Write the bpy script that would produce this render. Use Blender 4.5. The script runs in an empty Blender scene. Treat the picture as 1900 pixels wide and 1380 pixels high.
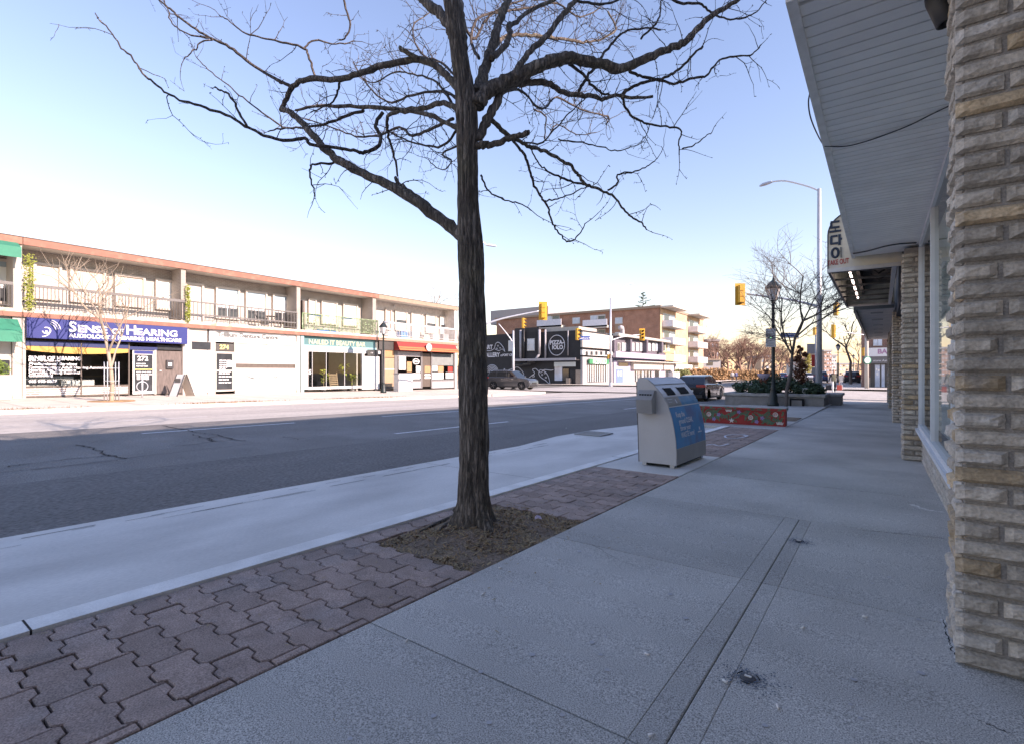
import bpy, bmesh, math, random
from mathutils import Vector, Matrix, noise as mnoise
R = math.radians
random.seed(7)
scene = bpy.context.scene
COL = scene.collection

# ---------------------------------------------------------------- camera
CAM_H = 1.15
YAW = R(36.08)
FPX = 940.0
cam_data = bpy.data.cameras.new('camera')
cam = bpy.data.objects.new('camera', cam_data); COL.objects.link(cam)
cam.location = (0, 0, CAM_H)
cam.rotation_euler = (R(90), 0, YAW)
cam_data.sensor_width = 36.0
cam_data.lens = 36.0 * FPX / 1900.0
cam_data.clip_start = 0.05
cam_data.clip_end = 3000
scene.camera = cam

# ---------------------------------------------------------------- sky, sun, exposure
SUN_EL, SUN_ROT = R(26.5), R(84)
world = bpy.data.worlds.new('World'); scene.world = world
world.use_nodes = True
wn = world.node_tree; wn.nodes.clear()
w_out = wn.nodes.new('ShaderNodeOutputWorld'); w_bg = wn.nodes.new('ShaderNodeBackground')
w_sky = wn.nodes.new('ShaderNodeTexSky'); w_sky.sky_type = 'NISHITA'; w_sky.sun_disc = False
w_sky.sun_elevation = SUN_EL; w_sky.sun_rotation = SUN_ROT
w_sky.air_density = 1.55; w_sky.dust_density = 0.0; w_sky.ozone_density = 5.0
w_bg.inputs['Strength'].default_value = 0.10
wn.links.new(w_sky.outputs['Color'], w_bg.inputs['Color'])
wn.links.new(w_bg.outputs['Background'], w_out.inputs['Surface'])
sun_d = bpy.data.lights.new('sun', 'SUN'); sun_d.energy = 3.2; sun_d.angle = R(0.53); sun_d.color = (1.0, 0.97, 0.86)
sun = bpy.data.objects.new('sun', sun_d); COL.objects.link(sun)
sdir = Vector((math.sin(SUN_ROT) * math.cos(SUN_EL), math.cos(SUN_ROT) * math.cos(SUN_EL), math.sin(SUN_EL)))
sun.rotation_euler = sdir.to_track_quat('Z', 'Y').to_euler()
sun.location = sdir * 60
vs = scene.view_settings
vs.view_transform = 'Standard'; vs.look = 'None'; vs.gamma = 1.0; vs.use_curve_mapping = False
vs.exposure = 1.58
vs.use_white_balance = True; vs.white_balance_temperature = 7600; vs.white_balance_tint = 35
scene.cycles.max_bounces = 6; scene.cycles.transparent_max_bounces = 12
scene.cycles.use_denoising = True

# ---------------------------------------------------------------- survey helpers (photo measurement -> metres)
FW = Vector((-math.sin(YAW), math.cos(YAW), 0)); RT = Vector((math.cos(YAW), math.sin(YAW), 0))
EYE = Vector((0, 0, CAM_H))
def ray(px, py): return FW + RT * ((px - 950) / FPX) + Vector((0, 0, (690 - py) / FPX))
def on_d(px, py, d): return EYE + ray(px, py) * d
def on_x(px, py, X): r = ray(px, py); return EYE + r * (X / r.x)
def on_y(px, py, Y): r = ray(px, py); return EYE + r * (Y / r.y)
def lerp(a, b, t): return a + (b - a) * t
def interp(tab, x):
    if x <= tab[0][0]: return tab[0][1]
    for (a, b), (c, d) in zip(tab, tab[1:]):
        if x <= c: return lerp(b, d, (x - a) / (c - a))
    return tab[-1][1]
CAMBER = [(-400, .16), (-28.7, .16), (-21.45, .05), (-21.3, .05), (-21.29, -.08), (-13, .02), (-5.3, -.085), (-3.2, -.075), (-3.19, 0), (400, 0)]
def slope(Y): return interp([(-20, .3), (30, -.45), (400, -.45)], Y)
def gz(X, Y): return slope(Y) + interp(CAMBER, X)
def ground(px, py):
    r = ray(px, py); d = 3.0
    for _ in range(60):
        p = EYE + r * d
        d = lerp(d, (gz(p.x, p.y) - CAM_H) / r.z if r.z < -1e-6 else d, .5)
    return EYE + r * d

# ---------------------------------------------------------------- mesh helpers
class MB:
    def __init__(self): self.v = []; self.f = []; self.s = []; self.m = []; self.mi = 0
    def add(self, vs, fs, smooth=False):
        n = len(self.v); self.v += [tuple(p) for p in vs]
        for f in fs: self.f.append([i + n for i in f]); self.s.append(smooth); self.m.append(self.mi)
        return self
    def box(self, x0, x1, y0, y1, z0, z1):
        return self.add([(x0,y0,z0),(x1,y0,z0),(x1,y1,z0),(x0,y1,z0),(x0,y0,z1),(x1,y0,z1),(x1,y1,z1),(x0,y1,z1)],
            [(0,3,2,1),(4,5,6,7),(0,1,5,4),(1,2,6,5),(2,3,7,6),(3,0,4,7)])
    def cbox(self, x0, x1, y0, y1, z0, z1, c=.01):
        # box with chamfered edges
        c = min(c, (x1-x0)*.45, (y1-y0)*.45, (z1-z0)*.45)
        bm = bmesh.new(); bmesh.ops.create_cube(bm, size=1)
        for v in bm.verts: v.co = Vector((lerp(x0,x1,v.co.x+.5), lerp(y0,y1,v.co.y+.5), lerp(z0,z1,v.co.z+.5)))
        bmesh.ops.bevel(bm, geom=bm.edges[:], offset=c, segments=1, affect='EDGES', profile=.5)
        return self.bm(bm)
    def bm(self, bm, smooth=False):
        bm.verts.index_update()
        self.add([v.co[:] for v in bm.verts], [[v.index for v in f.verts] for f in bm.faces], smooth); bm.free(); return self
    def prism(self, poly, a, b, axis='z', smooth=False):
        # poly: CCW list of 2d points; extruded from a to b along axis
        def P(p, t): return {'z': (p[0], p[1], t), 'y': (p[0], t, p[1]), 'x': (t, p[0], p[1])}[axis]
        n = len(poly); vs = [P(p, a) for p in poly] + [P(p, b) for p in poly]
        fs = [[(i+1) % n, i, n + i, n + (i+1) % n] for i in range(n)]
        fs += [list(range(n)), list(range(2*n-1, n-1, -1))]
        return self.add(vs, fs, smooth)
    def quad(self, *p): return self.add(p, [list(range(len(p)))])
    def tube(self, pts, rad, n=8, cap=True, smooth=True):
        pts = [Vector(p) for p in pts]; N = len(pts)
        if not hasattr(rad, '__len__'): rad = [rad] * N
        vs = []; up = None
        for i, p in enumerate(pts):
            t = (pts[min(i+1, N-1)] - pts[max(i-1, 0)])
            if t.length < 1e-9: t = Vector((0,0,1))
            t.normalize()
            if up is None: up = Vector((1,0,0)) if abs(t.x) < .8 else Vector((0,1,0))
            a = (up - t * up.dot(t))
            if a.length < 1e-6: a = t.orthogonal()
            a.normalize(); up = a; b = t.cross(a)
            for k in range(n):
                an = 2*math.pi*k/n
                vs.append(p + (a*math.cos(an) + b*math.sin(an)) * rad[i])
        fs = []
        for i in range(N-1):
            for k in range(n):
                k2 = (k+1) % n
                fs.append([i*n+k, i*n+k2, (i+1)*n+k2, (i+1)*n+k])
        if cap and n > 2: fs += [list(range(n-1, -1, -1)), list(range((N-1)*n, N*n))]
        return self.add(vs, fs, smooth)
    def bar(self, p, q, w, h=None):
        # square bar between two points
        h = h or w; p = Vector(p); q = Vector(q); t = (q-p).normalized()
        a = t.cross(Vector((0,0,1)))
        if a.length < 1e-4: a = Vector((1,0,0))
        a.normalize(); b = a.cross(t)
        vs = [e + a*s*w/2 + b*u*h/2 for e in (p, q) for s, u in ((-1,-1),(1,-1),(1,1),(-1,1))]
        return self.add(vs, [(3,2,1,0),(4,5,6,7),(0,1,5,4),(1,2,6,5),(2,3,7,6),(3,0,4,7)])
    def lathe(self, prof, n=16, c=(0,0,0), smooth=True, axis='z', ang0=0):
        vs = []
        for r, z in prof:
            for k in range(n):
                an = ang0 + 2*math.pi*k/n; x, y = r*math.cos(an), r*math.sin(an)
                vs.append({'z': (c[0]+x, c[1]+y, c[2]+z), 'y': (c[0]+x, c[1]+z, c[2]+y), 'x': (c[0]+z, c[1]+x, c[2]+y)}[axis])
        fs = [[i*n+k, i*n+(k+1) % n, (i+1)*n+(k+1) % n, (i+1)*n+k] for i in range(len(prof)-1) for k in range(n)]
        fs += [list(range(n-1, -1, -1)), list(range((len(prof)-1)*n, len(prof)*n))]
        return self.add(vs, fs, smooth)
    def mesh(self, name, mats):
        me = bpy.data.meshes.new(name); me.from_pydata(self.v, [], self.f)
        for m in (mats if isinstance(mats, (list, tuple)) else [mats]): me.materials.append(MAT(m))
        me.polygons.foreach_set('use_smooth', self.s); me.polygons.foreach_set('material_index', self.m)
        me.update(); return me
    def build(self, name, mats, parent=None, loc=(0,0,0), rz=0, kind=None):
        return link(name, self.mesh(name, mats), parent, loc, rz, kind)
def link(name, me, parent=None, loc=(0,0,0), rz=0, kind=None):
    o = bpy.data.objects.new(name, me); COL.objects.link(o)
    o.location = loc; o.rotation_euler = (0, 0, rz)
    if parent is not None: o.parent = parent
    if kind: o['kind'] = kind
    return o
def box(x0, x1, y0, y1, z0, z1): return MB().box(x0, x1, y0, y1, z0, z1)
def cbox(x0, x1, y0, y1, z0, z1, c=.01): return MB().cbox(x0, x1, y0, y1, z0, z1, c)
def tag(o, label=None, cat=None, group=None, kind=None):
    if label: o['label'] = label
    if cat: o['category'] = cat
    if group: o['group'] = group
    if kind: o['kind'] = kind
    return o
def thing(name, label, cat, loc=(0,0,0), rz=0, group=None):
    o = bpy.data.objects.new(name, None); COL.objects.link(o); o.location = loc; o.rotation_euler = (0,0,rz)
    o.empty_display_size = .2
    return tag(o, label, cat, group)
def copy_tree(o, parent=None, label=None):
    c = o.copy(); COL.objects.link(c)
    if parent is not None: c.parent = parent
    if label: c['label'] = label
    for ch in list(o.children): copy_tree(ch, c)
    return c
def sheet(name, xs, ys, mat, zoff=0, f=None, parent=None, kind='structure'):
    f = f or gz; m = MB(); nx = len(xs)
    m.add([(x, y, f(x, y) + zoff) for y in ys for x in xs],
          [(j*nx+i, j*nx+i+1, (j+1)*nx+i+1, (j+1)*nx+i) for j in range(len(ys)-1) for i in range(nx-1)])
    return m.build(name, mat, parent, kind=kind if parent is None else None)
def solid(name, x0, x1, y0, y1, mat, top=0.0, thick=.2, parent=None, kind='structure', step=3.0, f=None):
    # a slab that follows the ground slope, top at gz+top
    f = f or gz; n = max(1, int(math.ceil((y1-y0)/step))); vs = []; fs = []
    for i in range(n+1):
        y = lerp(y0, y1, i/n)
        for x, t in ((x0, 0), (x1, 0), (x1, -thick), (x0, -thick)): vs.append((x, y, f(min(max(x, x0+.002), x1-.002), y) + top + t))
    for i in range(n):
        a, b = 4*i, 4*i+4
        for k in range(4): fs.append((a+k, a+(k+1) % 4, b+(k+1) % 4, b+k))
    fs += [(3,2,1,0), (4*n, 4*n+1, 4*n+2, 4*n+3)]
    return MB().add(vs, fs).build(name, mat, parent, kind=kind if parent is None else None)
def text(name, s, size, mat, parent=None, loc=(0,0,0), rot=(R(90),0,0), bold=0.0, align='CENTER', sx=1.0, shear=0.0, ext=.004, spacing=1.0):
    cu = bpy.data.curves.new(name, 'FONT'); cu.body = s; cu.size = size; cu.align_x = align; cu.offset = bold
    cu.extrude = ext; cu.shear = shear; cu.resolution_u = 3; cu.space_character = spacing
    t = bpy.data.objects.new(name, cu); COL.objects.link(t)
    me = bpy.data.meshes.new_from_object(t); bpy.data.objects.remove(t); bpy.data.curves.remove(cu)
    me.materials.clear(); me.materials.append(MAT(mat)); me.name = name
    for v in me.vertices: v.co.x *= sx
    o = link(name, me, parent, loc); o.rotation_euler = rot
    return o

# ---------------------------------------------------------------- materials
MATS = {}
def MAT(m): return MATS[m] if isinstance(m, str) else m
def mat(name, col, rough=.7, metal=0.0, var=.12, scale=6.0, fine=0.0, fscale=150.0, bump=0.0, bscale=80.0, spec=.5, rnd=0.0,
        stretch=(1,1,1), emit=None, estr=1.0, col2=None, c2scale=1.2, c2lo=.5, c2hi=.7, obj=False, coat=0.0):
    m = bpy.data.materials.new(name); m.use_nodes = True; MATS[name] = m
    nt = m.node_tree; b = nt.nodes['Principled BSDF']; L = nt.links
    b.inputs['Roughness'].default_value = rough; b.inputs['Metallic'].default_value = metal
    b.inputs['Specular IOR Level'].default_value = spec; b.inputs['Coat Weight'].default_value = coat
    col = (*col, 1)
    if emit:
        b.inputs['Emission Color'].default_value = (*emit, 1); b.inputs['Emission Strength'].default_value = estr
    if not (var or fine or rnd or bump or col2):
        b.inputs['Base Color'].default_value = col; return m
    if obj: src = nt.nodes.new('ShaderNodeTexCoord').outputs['Object']
    else: src = nt.nodes.new('ShaderNodeNewGeometry').outputs['Position']
    mp = nt.nodes.new('ShaderNodeMapping'); mp.inputs['Scale'].default_value = stretch; L.new(src, mp.inputs['Vector'])
    def nz(sc, det=4): 
        n = nt.nodes.new('ShaderNodeTexNoise'); n.inputs['Scale'].default_value = sc; n.inputs['Detail'].default_value = det
        L.new(mp.outputs['Vector'], n.inputs['Vector']); return n.outputs['Fac']
    def rampto(fac, lo, hi, v0, v1):
        r = nt.nodes.new('ShaderNodeMapRange'); r.inputs['From Min'].default_value = lo; r.inputs['From Max'].default_value = hi
        r.inputs['To Min'].default_value = v0; r.inputs['To Max'].default_value = v1; L.new(fac, r.inputs['Value']); return r.outputs['Result']
    val = None
    def mul(a, bb):
        if a is None: return bb
        n = nt.nodes.new('ShaderNodeMath'); n.operation = 'MULTIPLY'; L.new(a, n.inputs[0]); L.new(bb, n.inputs[1]); return n.outputs[0]
    if var: val = mul(val, rampto(nz(scale), .3, .7, 1-var, 1+var))
    if fine: val = mul(val, rampto(nz(fscale, 2), .3, .7, 1-fine, 1+fine))
    if rnd:
        oi = nt.nodes.new('ShaderNodeObjectInfo'); val = mul(val, rampto(oi.outputs['Random'], 0, 1, 1-rnd, 1+rnd))
    base = None
    if col2:
        mx = nt.nodes.new('ShaderNodeMix'); mx.data_type = 'RGBA'; mx.inputs[6].default_value = col; mx.inputs[7].default_value = (*col2, 1)
        L.new(rampto(nz(c2scale, 5), c2lo, c2hi, 0, 1), mx.inputs[0]); base = mx.outputs[2]
    hs = nt.nodes.new('ShaderNodeHueSaturation')
    if base: L.new(base, hs.inputs['Color'])
    else: hs.inputs['Color'].default_value = col
    if val is not None: L.new(val, hs.inputs['Value'])
    L.new(hs.outputs['Color'], b.inputs['Base Color'])
    if bump:
        bp = nt.nodes.new('ShaderNodeBump'); bp.inputs['Strength'].default_value = bump; bp.inputs['Distance'].default_value = .01
        L.new(nz(bscale, 4), bp.inputs['Height']); L.new(bp.outputs['Normal'], b.inputs['Normal'])
    return m
def brickmat(name, c1, c2, mortar, bw=.21, bh=.075, ms=.012, rot=None, bump=.5, axis='xz', rough=.85):
    m = bpy.data.materials.new(name); m.use_nodes = True; MATS[name] = m
    nt = m.node_tree; b = nt.nodes['Principled BSDF']; L = nt.links; b.inputs['Roughness'].default_value = rough
    tc = nt.nodes.new('ShaderNodeTexCoord'); sp = nt.nodes.new('ShaderNodeSeparateXYZ'); L.new(tc.outputs['Object'], sp.inputs[0])
    cb = nt.nodes.new('ShaderNodeCombineXYZ')
    ad = nt.nodes.new('ShaderNodeMath'); ad.operation = 'ADD'; L.new(sp.outputs['X'], ad.inputs[0]); L.new(sp.outputs['Y'], ad.inputs[1])
    L.new(ad.outputs[0], cb.inputs['X']); L.new(sp.outputs['Z'], cb.inputs['Y'])
    br = nt.nodes.new('ShaderNodeTexBrick'); L.new(cb.outputs[0], br.inputs['Vector'])
    br.inputs['Color1'].default_value = (*c1, 1); br.inputs['Color2'].default_value = (*c2, 1); br.inputs['Mortar'].default_value = (*mortar, 1)
    br.inputs['Scale'].default_value = 1; br.inputs['Brick Width'].default_value = bw; br.inputs['Row Height'].default_value = bh
    br.inputs['Mortar Size'].default_value = ms; br.inputs['Mortar Smooth'].default_value = .2
    n = nt.nodes.new('ShaderNodeTexNoise'); n.inputs['Scale'].default_value = 1.3; n.inputs['Detail'].default_value = 5; L.new(tc.outputs['Object'], n.inputs['Vector'])
    r = nt.nodes.new('ShaderNodeMapRange'); r.inputs['From Min'].default_value = .3; r.inputs['From Max'].default_value = .7
    r.inputs['To Min'].default_value = .82; r.inputs['To Max'].default_value = 1.15; L.new(n.outputs['Fac'], r.inputs['Value'])
    hs = nt.nodes.new('ShaderNodeHueSaturation'); L.new(br.outputs['Color'], hs.inputs['Color']); L.new(r.outputs['Result'], hs.inputs['Value'])
    L.new(hs.outputs['Color'], b.inputs['Base Color'])
    bp = nt.nodes.new('ShaderNodeBump'); bp.inputs['Strength'].default_value = bump; bp.inputs['Distance'].default_value = .01; bp.invert = True
    L.new(br.outputs['Fac'], bp.inputs['Height']); L.new(bp.outputs['Normal'], b.inputs['Normal'])
    return m
def glassmat(name, tint=(.9,.95,.95), clear=.9, rough=.02, ior=1.5):
    m = bpy.data.materials.new(name); m.use_nodes = True; MATS[name] = m
    nt = m.node_tree; L = nt.links; nt.nodes.clear()
    out = nt.nodes.new('ShaderNodeOutputMaterial'); mx = nt.nodes.new('ShaderNodeMixShader'); tr = nt.nodes.new('ShaderNodeBsdfTransparent')
    gl = nt.nodes.new('ShaderNodeBsdfGlossy'); fr = nt.nodes.new('ShaderNodeFresnel'); fr.inputs['IOR'].default_value = ior
    gl.inputs['Roughness'].default_value = rough; tr.inputs['Color'].default_value = tuple(c*clear for c in tint) + (1,)
    L.new(fr.outputs[0], mx.inputs[0]); L.new(tr.outputs[0], mx.inputs[1]); L.new(gl.outputs[0], mx.inputs[2]); L.new(mx.outputs[0], out.inputs['Surface'])
    return m
# ================================================================ GROUND
mat('asphalt', (.17,.165,.158), .85, var=.14, scale=.9, fine=.45, fscale=70, bump=.5, bscale=110, col2=(.21,.205,.197), c2scale=.5)
mat('asphalt_old_sunlit', (.42,.40,.37), .88, var=.12, scale=.7, fine=.3, fscale=60, bump=.3, bscale=90, stretch=(1,.12,1), col2=(.34,.32,.30), c2scale=1.6)  # old asphalt, lightened further to paint in sunshine on the sunny lanes
mat('asphalt_new', (.135,.131,.127), .85, var=.12, scale=1.2, fine=.5, fscale=70, bump=.5, bscale=110, stretch=(1,.35,1))
mat('pale_concrete', (.61,.595,.565), .8, var=.14, scale=1.6, fine=.07, fscale=90, bump=.12, bscale=60, stretch=(1,.4,1), col2=(.48,.468,.445), c2scale=1.1, c2lo=.5, c2hi=.75)
mat('kerb_concrete', (.76,.75,.72), .8, var=.14, scale=4, fine=.08, fscale=120, bump=.15)
mat('sidewalk_concrete', (.44,.425,.395), .9, var=.16, scale=.9, fine=.62, fscale=210, bump=.2, bscale=260, rnd=.13, col2=(.36,.348,.322), c2scale=.8, c2lo=.48, c2hi=.7)
mat('far_sidewalk_concrete', (.58,.52,.45), .9, var=.1, scale=1.5, fine=.1, fscale=60)
mat('paver_brick', (.345,.25,.215), .9, var=.16, scale=9, fine=.4, fscale=160, bump=.5, bscale=170, rnd=.16, col2=(.30,.237,.215), c2scale=3)
mat('joint_soil', (.035,.03,.026), .95, var=.3, scale=30)
mat('pit_soil', (.20,.14,.10), .95, var=.25, scale=7, fine=.5, fscale=90, bump=.8, bscale=90, col2=(.25,.18,.105), c2scale=5)
mat('white_paint', (.62,.63,.64), .7, var=.2, scale=14, fine=.25, fscale=60)
mat('crack_dark', (.02,.02,.022), .95, var=0)
mat('chalk', (.62,.62,.66), .9, var=.3, scale=40)
mat('grate_steel', (.30,.30,.30), .6, metal=.3, var=.2, scale=30)
mat('iron', (.09,.09,.095), .6, metal=.6, var=.2, scale=30)
mat('terrain_mat', (.16,.15,.13), .95, var=.2, scale=.3)

YS = [-60,-20,-10,0,6,12,18,24,30,36,42,50,60,80,120,200,420]
sheet('terrain', [-420,-200,-120,-60,-28.7,-21.3,-12,-5,0,20,60,420], YS, 'terrain_mat', -.16)
RX = [-21.3,-21.28,-13,-8.2,-5.2]
rz_road = lambda x, y: gz(max(-21.28, min(x, -5.3)), y)
sheet('road', RX, [-60,-20,-10,0,6,12,18,24,30,36,42,50,60,80,120,200,420], 'asphalt', 0, rz_road)
# newer kerb-lane asphalt with its own tone
sheet('road_kerb_lane', [-7.65,-5.25], [-60,-20,-10,0,6,12,18,24,30,34], 'asphalt_new', .004, rz_road)
sheet('far_lane', [-21.285,-17,-13.4], [-60,-20,-10,0,6,12,18,24,30,36.4], 'asphalt_old_sunlit', .004, rz_road)
# cross street
sheet('side_street', [-140,-60,-28.7,-21.28,-13,-5.3,0,20,60,120], [36.5,40,45,50,52.5], 'asphalt_old_sunlit', .006, lambda x, y: -.47 + (.09*math.exp(-((x+13)/8)**2)))
# parking bay
sheet('parking_bay', [-5.32,-4.2,-3.2], [-12,-6,0,3,6,9,12,13.4], 'pale_concrete', .008)
m = MB()
for y in (0.28, 5.15, 9.6): m.add([(x,y+o,gz(min(x,-3.21),y)+.0105) for x,o in ((-5.3,-.003),(-3.21,-.003),(-3.21,.003),(-5.3,.003))],[(0,1,2,3)])
rj = random.Random(4)
for k in range(60):
    x = -4.98+rj.gauss(0,.012) if k%2 else -5.17+rj.gauss(0,.03); y = rj.uniform(-1,8); l = rj.uniform(.05,.5); w_ = rj.uniform(.002,.005)
    m.add([(x-w_,y,gz(x,y)+.0105),(x+w_,y,gz(x,y)+.0105),(x+w_,y+l,gz(x,y+l)+.0105),(x-w_,y+l,gz(x,y+l)+.0105)],[(0,1,2,3)])
m.build('bay_joint','crack_dark',bpy.data.objects['parking_bay'])
# kerb
kerb = solid('kerb', -3.2, -3.05, -12, 13.4, 'kerb_concrete', 0.014, .3, f=lambda x,y: slope(y))
for y in (.56, 3.6, 6.9, 10.1):
    box(-3.203,-3.049,y-.004,y+.004,slope(y)-.06,slope(y)+.0155).build('kerb_joint','crack_dark',kerb)
# bump-out past the parking bay, running to the corner
m = MB()
poly = [(-3.2,13.3),(-3.8,13.5),(-4.7,14.2),(-5.25,15.2),(-5.3,16),(-5.3,31),(-4.9,33),(-3.8,34.4),(-2,35.2),(-1.9,35.2),(-1.9,13.3)]
vs = [(x,y,slope(y)+.002) for x,y in poly]; n = len(poly)
m.add(vs + [(x,y,z-.3) for x,y,z in vs], [list(range(n))[::-1]] + [[i,(i+1)%n,n+(i+1)%n,n+i] for i in range(n)])
bo = m.build('kerb_extension','sidewalk_concrete',kind='structure')
# storm drain
gd = thing('storm_drain','iron storm drain grate at the edge of the pale parking bay','drain',(-5.15,10.15,gz(-5.15,10.15)+.02))
MB().box(-.32,.32,-.32,-.27,0,.02).box(-.32,.32,.27,.32,0,.02).box(-.32,-.27,-.27,.27,0,.02).box(.27,.32,-.27,.27,0,.02).build('frame','grate_steel',gd)
for k in range(8): box(-.27,.27,-.25+k*.068,-.22+k*.068,.002,.016).build('bar','grate_steel',gd)
box(-.27,.27,-.27,.27,-.02,.001).build('sump','crack_dark',gd)
# concrete apron that swells around the drain
MB().add([(x,y,gz(-5.3,y)+.0125-.003) for x,y in ((-5.3,7.4),(-5.6,9.3),(-5.62,10.9),(-5.3,13.3))],[(3,2,1,0)]).build('drain_apron','pale_concrete',kind='structure')

# ---- lane markings and cracks
def strip(name, pts, w, mat_, zoff, parent=None, jag=0):
    m = MB(); vs = []
    for i, p in enumerate(pts):
        p = Vector((p[0], p[1], 0)); a = Vector((*pts[max(i-1,0)][:2],0)); b = Vector((*pts[min(i+1,len(pts)-1)][:2],0))
        t = (b-a).normalized(); nrm = Vector((-t.y, t.x, 0)); ww = w*(1 + (random.uniform(-jag,jag) if jag else 0))
        for s in (1,-1): q = p + nrm*ww/2*s; vs.append((q.x,q.y,rz_road(q.x,q.y)+zoff))
    m.add(vs, [(2*i,2*i+1,2*i+3,2*i+2) for i in range(len(pts)-1)])
    return m.build(name, mat_, parent, kind=None if parent else 'structure')
def yline(x, y0, y1, n=6): return [(x, lerp(y0,y1,i/n)) for i in range(n+1)]
road = bpy.data.objects['road']
for x, y0, y1 in ((-11.7,3.75,6.95),(-11.75,9.7,31),(-8.3,7.2,11.2),(-8.3,19.0,31),(-11.7,-2.5,.6),(-8.3,-5,-1),(-15.4,3,6.5),(-15.4,12,15.5),(-15.4,20,30)):
    strip('lane_marking', yline(x,y0,y1,8), .11, 'white_paint', .007, road)
def crack(pts, w=.035):
    out = []
    for (a,b),(c,d) in zip(pts,pts[1:]):
        A = ground(a,b); B = ground(c,d); n = 7
        for i in range(n):
            q = A.lerp(B,i/n); out.append((q.x+random.uniform(-.04,.04), q.y+random.uniform(-.04,.04)))
    strip('crack', out, w*.55, 'crack_dark', .0085, road, .6)
crack([(145,825),(168,830),(190,838),(195,844),(212,846),(233,852)], .055)
crack([(212,846),(170,848),(120,853),(60,860),(0,867)], .03)
crack([(60,872),(160,860),(233,852)], .02)
crack([(300,789),(345,797),(370,803),(400,806),(430,815),(460,818)], .05)
crack([(355,806),(390,815),(398,819),(440,816)], .035)
crack([(330,828),(398,819),(388,814),(402,809)], .03)
crack([(525,810),(562,816)], .03); crack([(0,878),(240,850),(480,822),(700,798)], .016)
# crosswalk bars at the cross street
for k in range(2):
    box(-3.2,3,36.2+k*4.2,36.4+k*4.2,-.5,-.452).build('crosswalk_line','white_paint',bpy.data.objects['side_street'])

# ---- sidewalk: base, slabs, pit, pavers
SWX0, SWX1, LJ = -1.94, .46, -.55
sw = solid('sidewalk', SWX0-.01, 4.0, -14, 35.2, 'joint_soil', -.035, .2, f=lambda x,y: slope(y))
def slab(x0,x1,y0,y1,mat_,parent,c=.007,g=.004,name='slab',top=0.0):
    x0+=g;x1-=g;y0+=g;y1-=g
    def z(y): return slope(y)+top
    v=[(x0,y0,z(y0)-.06),(x1,y0,z(y0)-.06),(x1,y1,z(y1)-.06),(x0,y1,z(y1)-.06),
       (x0,y0,z(y0)-c),(x1,y0,z(y0)-c),(x1,y1,z(y1)-c),(x0,y1,z(y1)-c),
       (x0+c,y0+c,z(y0)),(x1-c,y0+c,z(y0)),(x1-c,y1-c,z(y1)),(x0+c,y1-c,z(y1))]
    f=[(0,1,5,4),(1,2,6,5),(2,3,7,6),(3,0,4,7),(4,5,9,8),(5,6,10,9),(6,7,11,10),(7,4,8,11),(8,9,10,11)]
    return MB().add(v,f).build(name,mat_,parent)
ys = [1.53+1.64*k for k in range(-9,21)]
for a,b in zip(ys,ys[1:]):
    wide = 4.0 if a < 2.0 else SWX1+.1
    if b <= 4.9:
        slab(SWX0,LJ-.11+.0052,a,b,'sidewalk_concrete',sw,.002,.0035)
        slab(LJ-.11,LJ,a,b,'sidewalk_concrete',sw,.004,.0022)
        slab(LJ,LJ+.09,a,b,'sidewalk_concrete',sw,.004,.0022)
        slab(LJ+.09-.0052,wide,a,b,'sidewalk_concrete',sw,.002,.0035)
    else: slab(SWX0,wide,a,b,'sidewalk_concrete',sw,.007)
slab(SWX0,SWX1+.1,ys[-1],35.2,'sidewalk_concrete',sw)

# paver strip
PX0, PX1 = -3.05, -1.94
PIT = (-2.86,-1.95,2.26,3.72); PAD = (6.05,7.95)
ps = solid('paver_strip', PX0, PX1, -2, 13.9, 'joint_soil', -.022, .2, f=lambda x,y: slope(y))
PL, PW, AMP = .345, .152, .014
def wave(x):   # trapezoid wave shared by every toothed joint
    t = ((x - PX0) / (PL/2)) % 1.0
    return AMP * interp([(0,0),(.05,1),(.43,1),(.56,-1),(.94,-1),(1,0)], t)
def paver(x0,x1,y0,y1):
    g = .0040; xs = [x0+g]; k = math.floor((x0-PX0)/(PL/2)); t = PX0 + k*PL/2
    for kk in range(0,5):
        for f in (0,.05,.43,.56,.94):
            xx = t + (kk+f)*PL/2
            if x0+g+.004 < xx < x1-g-.004: xs.append(xx)
    xs.append(x1-g)
    lo = [(x, y0+g+wave(x)) for x in xs]; hi = [(x, y1-g+wave(x)) for x in xs]
    poly = lo + hi[::-1]; n = len(poly)
    cx = (x0+x1)/2; cy = (y0+y1)/2; dz = random.uniform(-.0025,.0025); tx = random.uniform(-.008,.008); ty = random.uniform(-.01,.01)
    c = .004
    def Z(x,y): return slope(y)+dz+tx*(x-cx)+ty*(y-cy)
    def inn(p): return (p[0] + (c if p[0]<cx else -c)*(1 if abs(p[0]-cx)>(x1-x0)/2-.01 else 0), p[1] + (c if p[1]<cy+wave(p[0]) else -c))
    v = [(x-cx,y-cy,Z(x,y)-.02) for x,y in poly] + [(x-cx,y-cy,Z(x,y)-.004) for x,y in poly] + [(inn(p)[0]-cx,inn(p)[1]-cy,Z(*p)) for p in poly]
    f = [[i,(i+1)%n,n+(i+1)%n,n+i] for i in range(n)] + [[n+i,n+(i+1)%n,2*n+(i+1)%n,2*n+i] for i in range(n)] + [list(range(2*n,3*n))]
    MB().add(v,f).build('paver','paver_brick',ps,(cx,cy,0))
col = 0; y = -.3
while y < 13.6:
    y1 = y + PW
    if not (PAD[0]-.03 < y+.03 and y1-.03 < PAD[1]+.0):
        off = 0 if col % 2 else PL/2
        x = PX0 + .012 - (PL-off if off else 0) ; 
        while x < PX1:
            a, b = max(x,PX0+.012), min(x+PL,PX1-.01)
            if PIT[2]-.05 < y and y1 < PIT[3]+.08: b = min(b, PIT[0])
            if b-a > .05: paver(a,b,y,y1)
            x += PL
    y = y1; col += 1
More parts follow.
